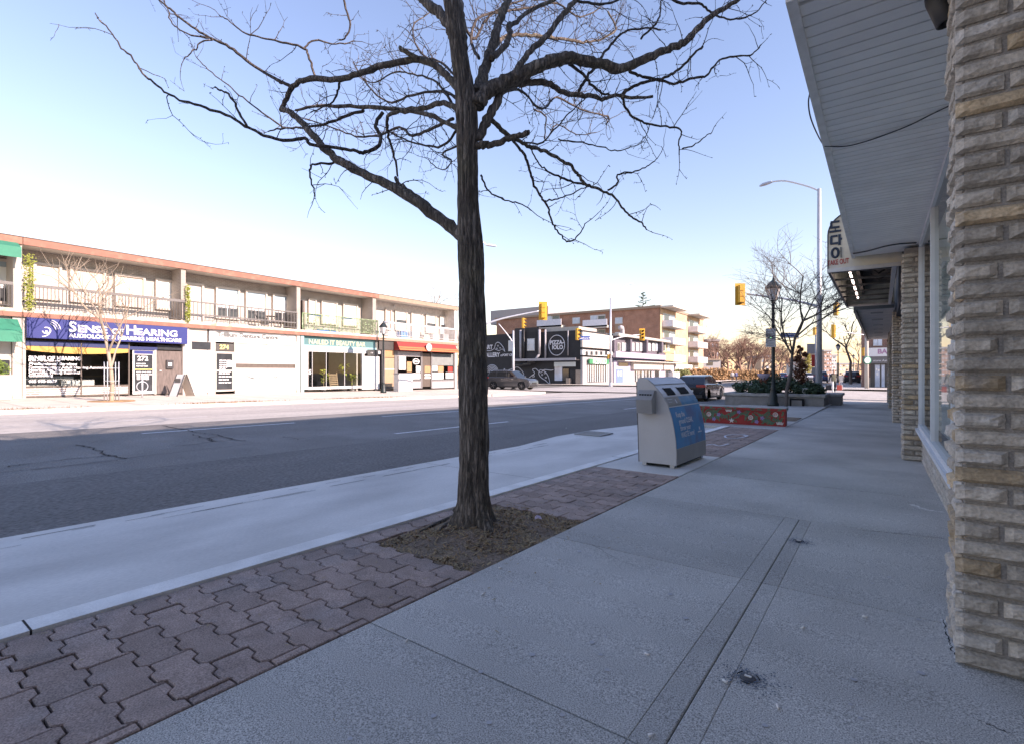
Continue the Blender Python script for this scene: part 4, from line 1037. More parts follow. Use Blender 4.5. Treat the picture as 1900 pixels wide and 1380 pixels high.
# building past the cross street on the right
brickmat('dark_red_brick', (.22,.085,.06), (.18,.07,.05), (.3,.24,.2), .22, .075, .012)
mat('sign_pink', (.42,.22,.34), .5, var=0)
kb = thing('shop_building','brick corner shop with a white sign and glass doors beyond the cross street','building')
KY = 61.0
box(-1.6,14,KY,KY+30,-.7,8.2).build('wall','dark_red_brick',kb)
def K1(name,px0,px1,py0,py1,w,mt,parent=None,th=.06):
    p = on_y(px0,py0,KY-w); q = on_y(px1,py1,KY-w); return box(p.x,q.x,KY-w,KY-w+th,q.z,p.z).build(name,mt,parent or kb)
w = K1('window',1620,1637,618,642,.06,'paint_white'); K1('pane',1621,1628,619,641,.09,'pane_pale',w,.02); K1('pane',1629,1636,619,641,.09,'pane_pale',w,.02)
sg = K1('sign',1611,1660,646,661,.35,'sign_white',None,.3); p = on_y(1628,656.5,KY-.36); text('lettering','BAMBU',.62,'sign_pink',sg,(p.x,KY-.36,p.z),bold=.02,align='LEFT')
K1('dark_band',1611,1660,662,674,.3,'grey_cladding',None,.25); p = on_y(1620,671,KY-.32); text('lettering','www.AsianDrinks.ca',.3,'sign_white',kb,(p.x,KY-.32,p.z),align='LEFT')
K1('shop_front',1615,1660,674,720,.1,'dark_frame',None,.08)
for a,b in ((1623,1633),(1635,1642)): 
    d = K1('door',a,b,676,719,.14,'grey_panel',None,.03); K1('pane',a+.8,b-.8,678,717,.17,'pane_pale',d,.02)
for a,b,c,e in ((1625,1628,683,687),(1629,1632,685,689),(1626,1630,691,696)): K1('notice',a,b,c,e,.2,'paper_white',None,.01)
K1('skirting',1610,1616,700,720,.06,'stone_brown')
# distant blocks along the main road
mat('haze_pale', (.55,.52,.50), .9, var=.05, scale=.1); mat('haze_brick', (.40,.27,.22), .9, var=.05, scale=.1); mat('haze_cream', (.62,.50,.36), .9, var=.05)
def tower(label, px0, px1, pyt, d, mt, depth=15, rows=6, cols=4):
    a = on_d(px0,pyt,d); b = on_d(px1,pyt,d); W = (b-a).dot(RT)
    t_ = thing('distant_building',label,'building',(a.x,a.y,-.6),YAW)
    H = a.z+.6; box(0,W,0,depth,0,H).build('wall',mt,t_); box(-.3,W+.3,-.3,depth+.3,H,H+.8).build('roof','grey_panel',t_)
    for r in range(rows):
        for c in range(cols): x = W*(c+.25)/cols; z = H*(r+.35)/rows; box(x,x+W*.5/cols,-.12,-.02,z,z+H*.4/rows).build('window','pane_pale' if (r+c)%3 else 'window_dark',t_)
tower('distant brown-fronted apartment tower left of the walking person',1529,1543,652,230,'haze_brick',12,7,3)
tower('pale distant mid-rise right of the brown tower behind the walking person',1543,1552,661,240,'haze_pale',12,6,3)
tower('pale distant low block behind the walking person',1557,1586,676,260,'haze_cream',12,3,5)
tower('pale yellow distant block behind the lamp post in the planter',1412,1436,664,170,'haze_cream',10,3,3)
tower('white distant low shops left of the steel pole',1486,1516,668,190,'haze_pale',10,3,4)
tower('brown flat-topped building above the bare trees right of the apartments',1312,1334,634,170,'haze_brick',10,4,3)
# ================================================================ STREET FURNITURE
mat('bin_grey', (.50,.485,.475), .5, var=.06, scale=3, fine=.04)
mat('bin_dark', (.28,.275,.27), .5, var=.08, scale=4)
mat('bin_light', (.55,.58,.64), .4, var=.05, scale=4)
mat('poster_blue', (.012,.25,.52), .35, var=.1, scale=3, col2=(.07,.16,.34), c2scale=4)
mat('poster_sky', (.03,.25,.46), .35, var=.12, scale=5, col2=(.15,.36,.52), c2scale=6)
mat('poster_text', (.62,.68,.75), .5, var=0)
mat('hole_black', (.006,.006,.007), .9, var=0)
mat('rubber', (.02,.02,.021), .8, var=.1)
# ---- litter bin
bn = thing('litter_bin','grey street litter bin with a curved blue poster front on a concrete pad','bin',(-2.63,6.52,slope(6.6)+.05),R(-2))
prof = [(0,0),(.505,0),(.505,.16),(.497,.30),(.475,.46),(.44,.62),(.385,.78),(.30,.92),(.20,1.03),(.11,1.105),(.055,1.128),(.0,1.125),(-.025,1.10),(-.035,1.07)]
BL = 1.2
body = MB().prism(prof,0.012,BL-.012,'y').build('body','bin_grey',bn)
def scale_prof(s): cx,cz=.23,.5; return [(cx+(x-cx)*s,cz+(z-cz)*s) for x,z in prof]
for a,b in ((0,.0115),(BL-.0115,BL)): MB().prism(prof,a,b,'y').build('side_panel','bin_grey',bn)
MB().prism([(-.012,0),(0,0),(-.035,1.07),(-.047,1.07)],.0,BL,'y').build('back_panel','dark_frame',bn)
front = [(.505,.0),(.505,.16),(.497,.30),(.475,.46),(.44,.62),(.385,.78),(.30,.92),(.20,1.03),(.11,1.105)]
def fpos(z):
    x = interp([(zz_,xx_) for xx_,zz_ in front],z); return x
def fnorm(z):
    dx = fpos(z+.01)-fpos(z-.01); v = Vector((.02,0,-dx)); return v.normalized()
def fstrip(name,y0,y1,z0,z1,mt,off=.003,parent=None,n=8):
    m = MB(); vs = []
    for i in range(n+1):
        z = lerp(z0,z1,i/n); nn = fnorm(z)*off; x = fpos(z)+nn.x
        vs += [(x,y0,z+nn.z),(x,y1,z+nn.z)]
    m.add(vs,[(2*i,2*i+1,2*i+3,2*i+2) for i in range(n)],True); return m.build(name,mt,parent or body)
fstrip('kick_panel',.012,BL-.012,.0,.205,'bin_dark'); po = fstrip('poster',.012,BL-.012,.21,.735,'poster_blue')
fstrip('poster_edge',.012,BL-.012,.737,.747,'sign_white',.004)
fstrip('info_plate',.03,.50,.75,.865,'bin_dark'); fstrip('upper_poster',.505,BL-.012,.75,.865,'poster_sky'); fstrip('opening_panel',.012,BL-.012,.87,1.02,'bin_light',.003)
fstrip('lid',.0,BL,1.03,1.10,'bin_light',.01,n=4)
for a,b in ((.17,.47),(.66,1.02)):
    fr = fstrip('opening_dark',a,b,.885,.985,'hole_black',.006,bn); fstrip('opening_flap',a+.02,b-.02,.975,.99,'bin_light',.014,fr,3)  # black strips paint the dark inside of the openings, no real hole
fstrip('info_mark',.33,.36,.78,.83,'poster_text',.006); fstrip('info_line',.08,.26,.835,.84,'poster_text',.006,n=2); fstrip('info_line',.08,.20,.80,.804,'poster_text',.006,n=2)
def btext(s,y,z,size,sx=1.0,bold=.0015):
    o = text('lettering',s,size,'poster_text',po,ext=.0006,align='LEFT',sx=sx,bold=bold)
    for v in o.data.vertices:
        zz_ = z+v.co.y; yy_ = y+v.co.x; nn = fnorm(zz_)*(.006+v.co.z); v.co = Vector((fpos(zz_)+nn.x,yy_,zz_+nn.z))
    o.rotation_euler = (0,0,0); return o
btext('Keep the',.16,.605,.095,.9); btext('ground CLEAR,',.21,.515,.095,.9); btext('throw your',.21,.425,.095,.9); btext('WASTE here!',.21,.335,.1,.92)
btext('M',.93,.375,.07,1.1); btext('MISSISSAUGA',.875,.345,.025,1.1)
ash = MB().prism([(-.005,.66),(-.005,.955),(-.055,.965),(-.16,.84),(-.13,.66)],-.012,.205,'x')
ash.v = [(x,-abs(y) if False else y,z) for x,y,z in ash.v]
ao = ash.build('ashtray','bin_dark',bn,(.03,0,0))
for k in range(5): MB().box(.02+k*.036,.042+k*.036,-.118,-.098,.895,.912).build('ash_hole','hole_black',ao)
for x,y in ((.06,.06),(.44,.06),(.44,BL-.06),(.06,BL-.06)): MB().box(x-.03,x+.03,y-.04,y+.04,-.05,.0).build('foot','alu',bn)
MB().box(.03,.47,.1,BL-.1,-.03,-.002).build('underframe','rubber',bn)

# ---- red painted seat wall
mat('wall_red', (.36,.028,.022), .7, var=.15, scale=6, fine=.1)
mat('paint_leaf', (.075,.15,.085), .7, var=.25, scale=20)
mat('paint_pink', (.62,.45,.46), .7, var=.1); mat('paint_lilac', (.30,.20,.42), .7, var=.1); mat('paint_shell', (.66,.60,.55), .7, var=.1)
mat('cap_concrete', (.36,.35,.33), .9, var=.2, scale=8, fine=.15, col2=(.2,.22,.17), c2scale=5)
mat('planter_concrete', (.27,.26,.245), .9, var=.2, scale=4, fine=.15, col2=(.2,.19,.175), c2scale=2)
RWX0, RWX1, RWY, RWZ = -5.0, -1.9, 14.25, slope(14.3)
rw = thing('painted_wall','low red seat wall painted with seashells and green leaves behind the bin','wall',(0,RWY,RWZ),R(2))
wl = box(RWX0,RWX1-.03,.03,.42,-.05,.38).build('wall','wall_red',rw); cp = cbox(RWX0,RWX1,0,.45,.385,.475,.015).build('cap','cap_concrete',rw)
box(RWX0,RWX1-.005,-.004,.0,.39,.45).build('cap_paint','wall_red',cp)
rr = random.Random(3); m = MB()
def dab(m,x,z,s,y=.024,n=6,asp=.5,rot=None):
    a0 = rr.uniform(0,6.28) if rot is None else rot; vs=[]
    for k in range(n): 
        t=2*math.pi*k/n; u=s*math.cos(t); v=s*asp*math.sin(t); vs.append((x+u*math.cos(a0)-v*math.sin(a0),y,z+u*math.sin(a0)+v*math.cos(a0)))
    m.add(vs,[list(range(n))])
for k in range(110):   # fern sprays
    x = rr.uniform(RWX0+.1,RWX1-.1); z = rr.uniform(.03,.3); a = rr.uniform(.3,2.8)
    for q in range(7): dab(m,min(max(x+q*.03*math.cos(a)+rr.uniform(-.012,.012),RWX0+.05),RWX1-.08),min(z+q*.022*math.sin(a),.36),.032,.024-.0002*rr.random(),5,.45,a+(.9 if q%2 else -.9))
m.build('painted_leaf','paint_leaf',wl,kind='stuff')
m = MB()
for k in range(40): x=rr.uniform(RWX0+.1,RWX1-.1); dab(m,x,rr.uniform(.40,.44),.04,-.006,6,.4,0)
m.build('painted_leaf','paint_leaf',cp,kind='stuff')
for x,z,kind in ((-2.05,.06,'fan'),(-2.15,.30,'spiral'),(-2.72,.2,'spiral'),(-3.18,.1,'star'),(-3.25,.34,'fan'),(-3.75,.24,'spiral'),(-4.1,.14,'fan'),(-4.15,.34,'fan'),(-2.45,.2,'flower'),(-2.58,.1,'flower'),(-3.5,.24,'flower'),(-3.62,.12,'flower'),(-3.0,.33,'flower'),(-4.5,.2,'star')):
    m = MB()
    if kind=='fan':
        for q in range(5): dab(m,x+.03*(q-2),z+.03-.006*abs(q-2),.045,.021-.0004*q,6,.32,1.57-.22*(q-2))
        m.build('painted_shell','paint_shell',wl)
    elif kind=='spiral':
        dab(m,x,z,.06,.0212,14,1.0,0); o = m.build('painted_shell','paint_shell',wl)
        MB().tube([(x+(.012+.0022*i)*math.cos(i*.7),.0195,z+(.012+.0022*i)*math.sin(i*.7)) for i in range(16)],.005,4).build('shell_spiral','wall_red',wl)
    elif kind=='star':
        vs=[(x+(.075 if q%2==0 else .03)*math.sin(q*math.pi/5),.0215,z+(.075 if q%2==0 else .03)*math.cos(q*math.pi/5)) for q in range(10)]
        m.add([(x,.0215,z)]+vs,[(0,1+q,1+(q+1)%10) for q in range(10)]); m.build('painted_star','paint_shell',wl)
    else:
        for q in range(5): dab(m,x+.03*math.cos(q*1.256),z+.03*math.sin(q*1.256),.026,.0216-.0003*q,6,.7,q*1.256)
        m.build('painted_flower','paint_lilac',wl)
# soil bed behind it
box(-2.9,-1.95,16.2,17.6,slope(17)-.05,slope(17)+.03).build('planting_bed','pit_soil',kind='structure')

# ---- raised concrete planter with shrubs
PLZ = slope(25.6)
pl = thing('planter','long grey concrete planter with a thick cap by the corner','planter',(0,25.6,PLZ))
box(-6.05,-2.0,.05,2.4,-.1,.42).build('wall','planter_concrete',pl); cbox(-6.12,-1.93,-.02,.35,.425,.56,.02).build('cap','cap_concrete',pl)
cbox(-2.25,-1.93,.352,2.45,.425,.56,.02).build('cap','cap_concrete',pl); cbox(-6.12,-5.8,.352,2.45,.425,.56,.02).build('cap','cap_concrete',pl); cbox(-5.798,-2.252,2.13,2.45,.425,.56,.02).build('cap','cap_concrete',pl)
box(-5.8,-2.25,.35,2.13,.3,.5).build('soil','pit_soil',pl)
p2 = thing('planter','smaller concrete planter section behind the long one beside the steel pole','planter',(-2.6,28.4,slope(28.4)))
box(0,1.05,0,2,-.1,.42).build('wall','planter_concrete',p2); cbox(-.06,1.12,-.06,2.06,.425,.55,.02).build('cap','cap_concrete',p2)
ub = thing('utility_box','small dark square box set against the concrete planter','box',(-3.0,25.4,slope(25.4)))
box(-.2,.2,-.05,.2,0,.3).build('case','planter_concrete',ub); box(-.28,.27,.0,.22,-.02,.36).build('hood','hole_black',ub)
def shrub(label, loc, r, h, mt, n, s, seed, name='shrub', cat='shrub', group=None, stemmat='wood_shelf'):
    t_ = thing(name,label,cat,loc,0,group); rr = random.Random(seed); m = MB(); pts=[]
    for k in range(26):
        a=rr.uniform(0,6.28); q=r*rr.random()**.5; pts.append(((q*math.cos(a),q*math.sin(a),h*(.2+.75*rr.random()*(1-.6*q/r))),.22*r+.05))
    foliage(m,pts,n,s,rr); m.build('foliage',mt,t_,kind='stuff'); 
    m = MB()
    for k in range(6): a=rr.uniform(0,6.28); m.tube([(0,0,-.05),(r*.5*math.cos(a),r*.5*math.sin(a),h*.6)],.012,4)
    m.build('stem',stemmat,t_); return t_
mat('evergreen', (.045,.085,.045), .7, var=.35, scale=8); mat('brown_leaf', (.16,.06,.03), .8, var=.35, scale=8); mat('dry_grass', (.36,.22,.11), .9, var=.3, scale=4); mat('hedge_olive', (.18,.19,.07), .8, var=.3, scale=5)
for k,(x,y,r,h,lb) in enumerate(((-5.1,26.6,.75,.75,'dark evergreen shrub at the left end of the concrete planter'),(-4.1,26.9,.8,.95,'tall dark evergreen shrub behind the lamp post in the planter'),(-3.2,26.7,.75,.8,'dark evergreen shrub right of the lamp post in the planter'),(-2.6,26.5,.55,.55,'low dark evergreen shrub at the right end of the planter'),(-4.6,26.2,.5,.5,'low evergreen shrub at the front left of the planter'))):
    shrub(lb,(x,y,PLZ+.5),r,h,'evergreen',1500,.075,20+k,group='evergreen shrubs in the planter')
def cone_bush(label,loc,r,h,mt,n,s,seed,name='shrub'):
    t_ = thing(name,label,'shrub',loc); rr=random.Random(seed); m=MB(); foliage(m,[((rr.uniform(-1,1)*r*.5,rr.uniform(-1,1)*r*.5,h*f),max(.06,r*(1-abs(f-.35)*1.3))) for f in [k/18 for k in range(19)]],n,s,rr)
    m.build('foliage',mt,t_,kind='stuff'); MB().tube([(0,0,-.1),(0,0,h*.9)],.025,5).build('stem','wood_shelf',t_)
cone_bush('brown dried columnar shrub standing in the planter behind the bare tree',(-3.05,27.2,PLZ+.5),.34,2.2,'brown_leaf',1700,.07,5)
cd = thing('notice_card','small white notice card stuck in the planter soil','sign',(-2.75,26.0,PLZ+.5),YAW*.8)
box(-.11,.11,0,.01,.05,.32).build('card','paper_white',cd); MB().bar((0,.02,-.1),(0,.02,.2),.015).build('stake','wood_shelf',cd)

# ---- heritage lamp posts
mat('lamp_iron', (.012,.022,.022), .45, var=.15, scale=20)
mat('lamp_glass', (.62,.62,.62), .3, var=.05)
def lamp(label, loc, s=1.0, H=5.6, rz=0.3, mt='lamp_iron'):
    t_ = thing('lamp_post',label,'lamp post',loc,rz,'black heritage lamp posts')
    h0 = H-.95
    MB().lathe([(.24,0),(.24,.12),(.19,.2),(.17,.45),(.13,.62),(.105,.75),(.12,.78),(.085,.85),(.075,h0*.55),(.06,h0-.1),(.09,h0-.08),(.09,h0-.04),(.05,h0)],14).build('post',mt,t_)
    ln = MB(); n=6; zb,zt=h0+.02,h0+.55; rb,rt=.13,.30
    ln.lathe([(rb,zb),(rt,zt)],6,smooth=False); lo = ln.build('lantern','lamp_glass',t_)
    m = MB()
    for k in range(6):
        a=2*math.pi*k/6; m.bar((rb*1.02*math.cos(a),rb*1.02*math.sin(a),zb),(rt*1.02*math.cos(a),rt*1.02*math.sin(a),zt),.022)
        b=2*math.pi*(k+1)/6; m.bar((rt*1.03*math.cos(a),rt*1.03*math.sin(a),zt),(rt*1.03*math.cos(b),rt*1.03*math.sin(b),zt),.03)
    m.lathe([(.05,h0-.03),(.14,h0+.02),(.13,h0+.05)],6,smooth=False); m.build('lantern_frame',mt,lo)
    MB().lathe([(.345,zt+.012),(.35,zt+.04),(.15,zt+.30),(.06,zt+.37),(.05,zt+.40),(.03,zt+.42),(.04,zt+.46),(.0,zt+.53)],6,smooth=False).build('lantern_roof',mt,t_)
    MB().bar((-.34,0,h0-.35),(.34,0,h0-.35),.03).build('ladder_bar',mt,t_)
    t_.scale = (s,s,s); return t_
nl = lamp('dark heritage lamp post standing in front of the concrete planter',(-3.88,25.05,slope(25.05)),1.0,5.62)
# lights wound on the post and sign plates
bs = thing('street_notice','white paper notices strapped to the dark lamp post','sign',(-3.88,25.05,slope(25.05)),YAW*.6)
box(-.33,.08,-.12,-.10,2.62,3.02).build('plate','paper_white',bs); box(-.33,.08,-.125,-.105,3.04,3.44).build('plate','paper_white',bs)
for k in range(3): box(-.28,.0,-.13,-.126,2.68+k*.1,2.70+k*.1).build('printed_line','grey_panel',bs); box(-.28,.0,-.135,-.131,3.1+k*.1,3.12+k*.1).build('printed_line','grey_panel',bs)
hb = thing('hanging_planter','small hanging planter on the dark lamp post','planter',(-4.25,25.0,slope(25)+1.45))
MB().lathe([(.05,-.3),(.25,-.1),(.28,0),(0,0)],12).build('basket','lilac',hb); m=MB(); foliage(m,[((0,0,-.25),.22),((.1,0,.08),.16)],160,.06,random.Random(4)); m.build('foliage','brown_leaf',hb,kind='stuff'); MB().bar((0,0,.0),(.33,.05,.05),.03).build('arm','lamp_iron',hb)
p = ground(709,723.5); lamp('dark heritage lamp post outside the beauty bar across the road',(-26.4,21.9,gz(-26.4,21.9)),.82,5.6,.1)
for px,py,lb in ((1170.6,652,'small far lamp post before the lilac shop row'),(1252,657,'small far lamp post at the end of the lilac shop row'),(1337,668,'small far lamp post near the low grey building'),(1555,643,'far lamp post above the walking person'),(1583.5,661,'distant lamp post right of the walking person')):
    d = (4.75-CAM_H)*FPX/(690-py); q = on_d(px,690,d); lamp(lb,(q.x,q.y,-.45),1.0,5.6,.3)

# ---- steel street lights with mast arms
mat('galv', (.50,.53,.57), .4, metal=.35, var=.06, scale=3)
mat('signal_yellow', (.62,.33,.03), .45, var=.08, scale=6)
mat('lens_dark', (.03,.02,.02), .3, var=0)
mat('lens_green', (.05,.4,.2), .3, var=0, emit=(.1,1,.55), estr=1.2)
def cobra(label, base, top_z, lean, r0=.11, head_pt=None, arms=()):
    """pole with a curved arm to head_pt (world) and straight mast arms to given world points"""
    t_ = thing('street_light',label,'street light',base,0)
    B = Vector(base); H = top_z-B.z
    MB().tube([(0,0,0),(0,0,H)],[r0*1.15,r0*.7],12).build('pole','galv',t_); MB().lathe([(r0*2,0),(r0*2,.05),(r0*1.3,.06),(r0*1.3,.4)],12).build('base','galv',t_)
    if head_pt is not None:
        hp = Vector(head_pt)-B; m0 = Vector((0,0,H-.1)); mid = m0.lerp(hp,.5)+Vector((0,0,.28))
        MB().tube(smooth([m0,m0.lerp(hp,.25)+Vector((0,0,.12)),m0.lerp(hp,.7)+Vector((0,0,.18)),hp]),.04,8).build('arm','galv',t_)
        dv = (hp-m0); dv.z=0; dv.normalize(); sv = Vector((-dv.y,dv.x,0)); m=MB(); vs=[]
        for f,w,h in ((0,.06,.05),(.15,.12,.07),(.5,.14,.08),(.7,.06,.04)):
            c = hp+dv*f; vs += [c-sv*w+Vector((0,0,-.03)),c+sv*w+Vector((0,0,-.03)),c+sv*w*.6+Vector((0,0,h)),c-sv*w*.6+Vector((0,0,h))]
        m.add(vs,[(4*i+a,4*i+(a+1)%4,4*i+4+(a+1)%4,4*i+4+a) for i in range(3) for a in range(4)]+[(3,2,1,0),(12,13,14,15)]); m.build('luminaire','galv',t_)
    for a0,a1 in arms: 
        A=Vector(a0)-B; C=Vector(a1)-B; MB().tube(smooth([A,A.lerp(C,.4)+Vector((0,0,.15*(C-A).length*.2)),C]),[lerp(.07,.04,k/12) for k in range(13)],8).build('mast_arm','galv',t_)
    return t_
sb = Vector((-2.45,28.9,slope(28.9)))
S1p = on_d(1375,546,27.2)
cobra('tall steel street light with a mast arm rising behind the concrete planter',sb,10.1,0,.12,on_d(1432,338,27.0),((sb+Vector((0,0,4.75)),S1p+RT*.3),))
pa = on_d(885,690,32); pa.z = gz(pa.x,pa.y)
S2p = on_d(1008,577,32.5)
cobra('far steel street light mostly hidden behind the tree trunk',pa,9.2,0,.11,on_d(902,455,32.3),((pa+Vector((0,0,4.4)),S2p-RT*.2),))
pc = on_d(1133,690,56); pc.z=-.4
S5p = on_d(1192,621,58)
cobra('tall steel street light at the far corner in front of the pizza shop',pc,9.3,0,.13,on_d(1166,527,57),((pc+Vector((0,0,5.0)),S5p-RT*.2),))
pd = on_d(952.5,690,47); pd.z=-.4
cobra('short white pole with a thin bracket in front of the black pizza shop',pd,1.15+76*47/940,0,.12,None,((pd+Vector((0,0,4.2)),on_d(925,601,47)),))
def signal(label, P, rz, s=1.0, faces=False, lit=None, plate=True, h=1.05, grp='yellow traffic signals'):
    t_ = thing('traffic_signal',label,'traffic light',P,rz,grp)
    cbox(-.17,.17,-.12,.12,-h/2,h/2,.03).build('housing','signal_yellow',t_)
    if plate: box(-.30,.30,.121 if faces else -.124+.0,.131 if faces else -.121,-h/2-.12,h/2+.12).build('backplate','signal_yellow',t_)
    for k in range(3):
        z = h*(.33-.33*k); y=-.121
        if faces:
            MB().lathe([(0,0),(.11,0),(.12,-.02),(0,-.021)],12,(0,-.135,z),axis='y').build('lens','lens_green' if lit==k else 'lens_dark',t_)
            m=MB(); m.tube([(.125*math.cos(R(a)),-.13,z+.125*math.sin(R(a))) for a in range(-20,201,20)],.012,4); m.add([(.125*math.cos(R(a)),-.13-q,z+.125*math.sin(R(a))) for q in (0,.2) for a in range(0,181,20)],[(i,i+1,11+i,10+i) for i in range(9)]); m.build('visor','signal_yellow',t_)
        else: MB().box(-.13,.13,.12,.16,z-.14,z+.14).build('door','signal_yellow',t_)
    t_.scale=(s,s,s); return t_
BK = YAW+math.pi
signal('large yellow traffic signal seen from behind on the mast arm left of the lamp post',S1p,BK*1.0+.0,.92,False)
signal('yellow traffic signal seen from behind hanging just right of the tree trunk',S2p,BK+.1,.92)
signal('yellow traffic signal facing the viewer before the lilac shop row',S5p,YAW,1.05,True)
q = on_d(971,600,47); signal('small yellow traffic signal on the white pole before the pizza shop',q,YAW+1.2,.9,True,None,False)
q = on_d(1071.5,620.5,50); sx_ = signal('yellow traffic signal with a blue street sign beside the pizza shop',q,YAW+.9,1.1,True,None,False)
q = on_d(1129,662,55.5); signal('small yellow signal low on the far corner steel pole',q,YAW+.7,.8,True,None,False,.6)
q = on_d(1428,619,50); signal('yellow traffic signal showing green behind the dark lamp post',q,YAW,1.0,True,2,False)
q = on_d(1551,574,31); signal('yellow traffic signal seen edge-on beside the steel pole under the awning',q,YAW+1.9,.75,True,None,False)
q = on_d(1546,615,36); signal('yellow traffic signal lower right of the steel pole',q,YAW-2.3,.9,False,None,False)
q = on_d(1512,615,40); signal('yellow pedestrian signal just left of the steel pole',q,YAW+1.6,.85,True,None,False,.7)
q = on_d(1603,653,47); signal('small yellow traffic signal left of the brick corner shop',q,YAW+.6,.72,False,None,False)
# ---- street name signs, parking sign, banners
mat('sign_blue2', (.015,.07,.30), .4, var=0); mat('green_sign', (.02,.25,.16), .4, var=0)
def plate(name,label,px0,px1,py0,py1,d,mt,cat,txt=None,ts=.2,rz=None):
    a=on_d(px0,py0,d); b=on_d(px1,py1,d); W=(b-a).dot(RT); H=a.z-b.z
    t_=thing(name,label,cat,(a.x,a.y,b.z),YAW if rz is None else rz); box(0,W,0,.03,0,H).build('plate',mt,t_)
    if txt:
        rows=txt.split('|')
        for i,r_ in enumerate(rows): text('lettering',r_,ts,'sign_white',t_,(W/2,-.004,H*(1-(i+.5)/len(rows))-ts*.35),bold=.005)
    return t_
plate('street_sign','blue street name sign beside the yellow signal at the pizza shop',1074.5,1095,624,631,50,'sign_blue2','sign','Lakeshore Rd',.24)
plate('street_sign','blue two-line street name sign right of the dark lamp post',1449,1489,617.5,627,27,'sign_blue2','sign','Elmwood Ave|Lakeshore Rd E',.12,YAW+.25)
pk = thing('parking_sign','green round parking sign on a white pole before the brick corner shop','sign',tuple(on_d(1609,669,46)),YAW)
MB().lathe([(0,-.02),(.36,-.02),(.36,.02),(0,.02)],24,axis='y').build('disc','green_sign',pk); text('lettering','P',.55,'sign_white',pk,(-.0,-.025,-.19),bold=.02); m=MB().lathe([(.24,-.023),(.27,-.023),(.27,-.021),(.24,-.021)],24,axis='y').build('ring','sign_white',pk)
q=on_d(1608,690,46.3); wp=thing('utility_pole','thick white pole carrying the green parking sign','pole',(q.x,q.y,-.42)); MB().tube([(0,0,0),(0,0,6.5)],[.17,.14],12).build('shaft','stucco_white',wp); MB().tube(smooth([(0,0,4.9),tuple(-RT*1.5+Vector((0,0,5.1))),tuple(-RT*3.2+Vector((0,0,5.25)))]),.05,8).build('arm','galv',wp)
bp=on_d(1513,660,60); bz=thing('banner_pole','grey pole with red and grey banners behind the steel street light','banner',(bp.x,bp.y,-.45),YAW)
MB().tube([(0,0,0),(0,0,6.6)],.07,8).build('pole','galv',bz); box(-.45,-.05,-.01,.01,2.2,3.6).build('banner','sign_red',bz); box(-.45,-.05,-.01,.01,1.3,2.15).build('banner','grey_panel',bz); box(-1.0,-.05,-.01,.01,3.75,4.9).build('banner','grey_panel',bz)

# ---- things on the far sidewalk
cab=thing('utility_cabinet','white utility cabinet standing before the striped awning shop','cabinet',fpt(fac(730,722,-1.3)[0],-1.3,fgz(20.5,-1.3)),FRZ)
cbox(0,1.35,-.55,0,.0,1.25,.03).build('body','paint_white',cab); box(-.03,1.38,-.58,.03,1.25,1.3).build('lid','grey_panel',cab)
sb_=thing('sandwich_board','folding white sandwich board outside the dark wooden door','sign',fpt(5.45,-1.2,fgz(5.4,-1.2)),FRZ+.2)
for s_,mt in ((-1,'paper_white'),(1,'panel_cream')):
    pn=MB().add([(s_*.42-.012,-.3,0),(s_*.42-.012,.3,0),(s_*.03,.3,1.05),(s_*.03,-.3,1.05),(s_*.42+.012,-.3,0),(s_*.42+.012,.3,0),(s_*.03+.024,.3,1.05),(s_*.03+.024,-.3,1.05)],[(0,1,2,3),(7,6,5,4),(0,4,5,1),(1,5,6,2),(2,6,7,3),(3,7,4,0)]).build('panel',mt,sb_)
    for y in (-.3,.3): MB().bar((s_*.43,y,0),(s_*.04,y,1.06),.03).build('edge','rail_black',pn)
box(-.2,-.19,-.2,.2,.65,.85).build('heading','rail_grey',sb_)
post=thing('bike_post','grey steel ring-and-post bike stand outside the clinic door','bike stand',fpt(fac(264,735,-1.6)[0],-1.6,fgz(4.1,-1.6)),FRZ)
MB().tube([(0,0,0),(0,0,.95)],.035,8).build('post','galv',post); MB().tube([(.22*math.cos(R(a)),0,.5+.22*math.sin(R(a))) for a in range(0,361,20)],.02,6,False).build('ring','galv',post)
lp=thing('planter','pale square planter pot by the green awning shop','planter',fpt(-.9,-.9,fgz(-.9,-.9)),FRZ); MB().add([(x*s_,y*s_,z) for z,s_ in ((0,.32),(.95,.4)) for x,y in ((-1,-1),(1,-1),(1,1),(-1,1))],[(0,1,5,4),(1,2,6,5),(2,3,7,6),(3,0,4,7),(4,5,6,7)]).build('pot','stucco_white',lp); m=MB(); foliage(m,[((0,0,1.2),.35)],300,.07,random.Random(2)); m.build('foliage','leaf_green',lp,kind='stuff')
# plants inside the beauty bar window
def potplant(label,u,w,h,seed,mt='leaf_yellow'):
    t_=thing('potted_plant',label,'plant',fpt(u,w,fgz(u)+.03),FRZ,'potted plants in the beauty bar window'); rr=random.Random(seed)
    MB().lathe([(.17,0),(.23,.3),(.22,.32),(0,.3)],14).build('pot','paper_white',t_)
    m=MB()
    for k in range(16):
        a=rr.uniform(0,6.28); l=rr.uniform(.25,.5); z=h*rr.uniform(.35,1); b=Vector((math.cos(a),math.sin(a),0)); c=Vector((-b.y,b.x,0)); o=Vector((0,0,z)); w_=l*.3
        m.add([o,o+b*l*.5+c*w_+Vector((0,0,.18)),o+b*l+Vector((0,0,rr.uniform(-.1,.25))),o+b*l*.5-c*w_+Vector((0,0,.18))],[(0,1,2,3)])
    m.build('leaf',mt,t_); MB().tube([(0,0,.25),(.03,0,h)],.02,5).build('stem','wood_shelf',t_)
potplant('broad-leaved potted plant left of the slatted shelf in the beauty bar window',14.75,.75,1.3,1); potplant('tall broad-leaved potted plant right of the slatted shelf in the beauty bar window',16.4,.8,2.0,2); potplant('small leafy potted plant low in the right of the beauty bar window',16.9,.6,1.0,3)
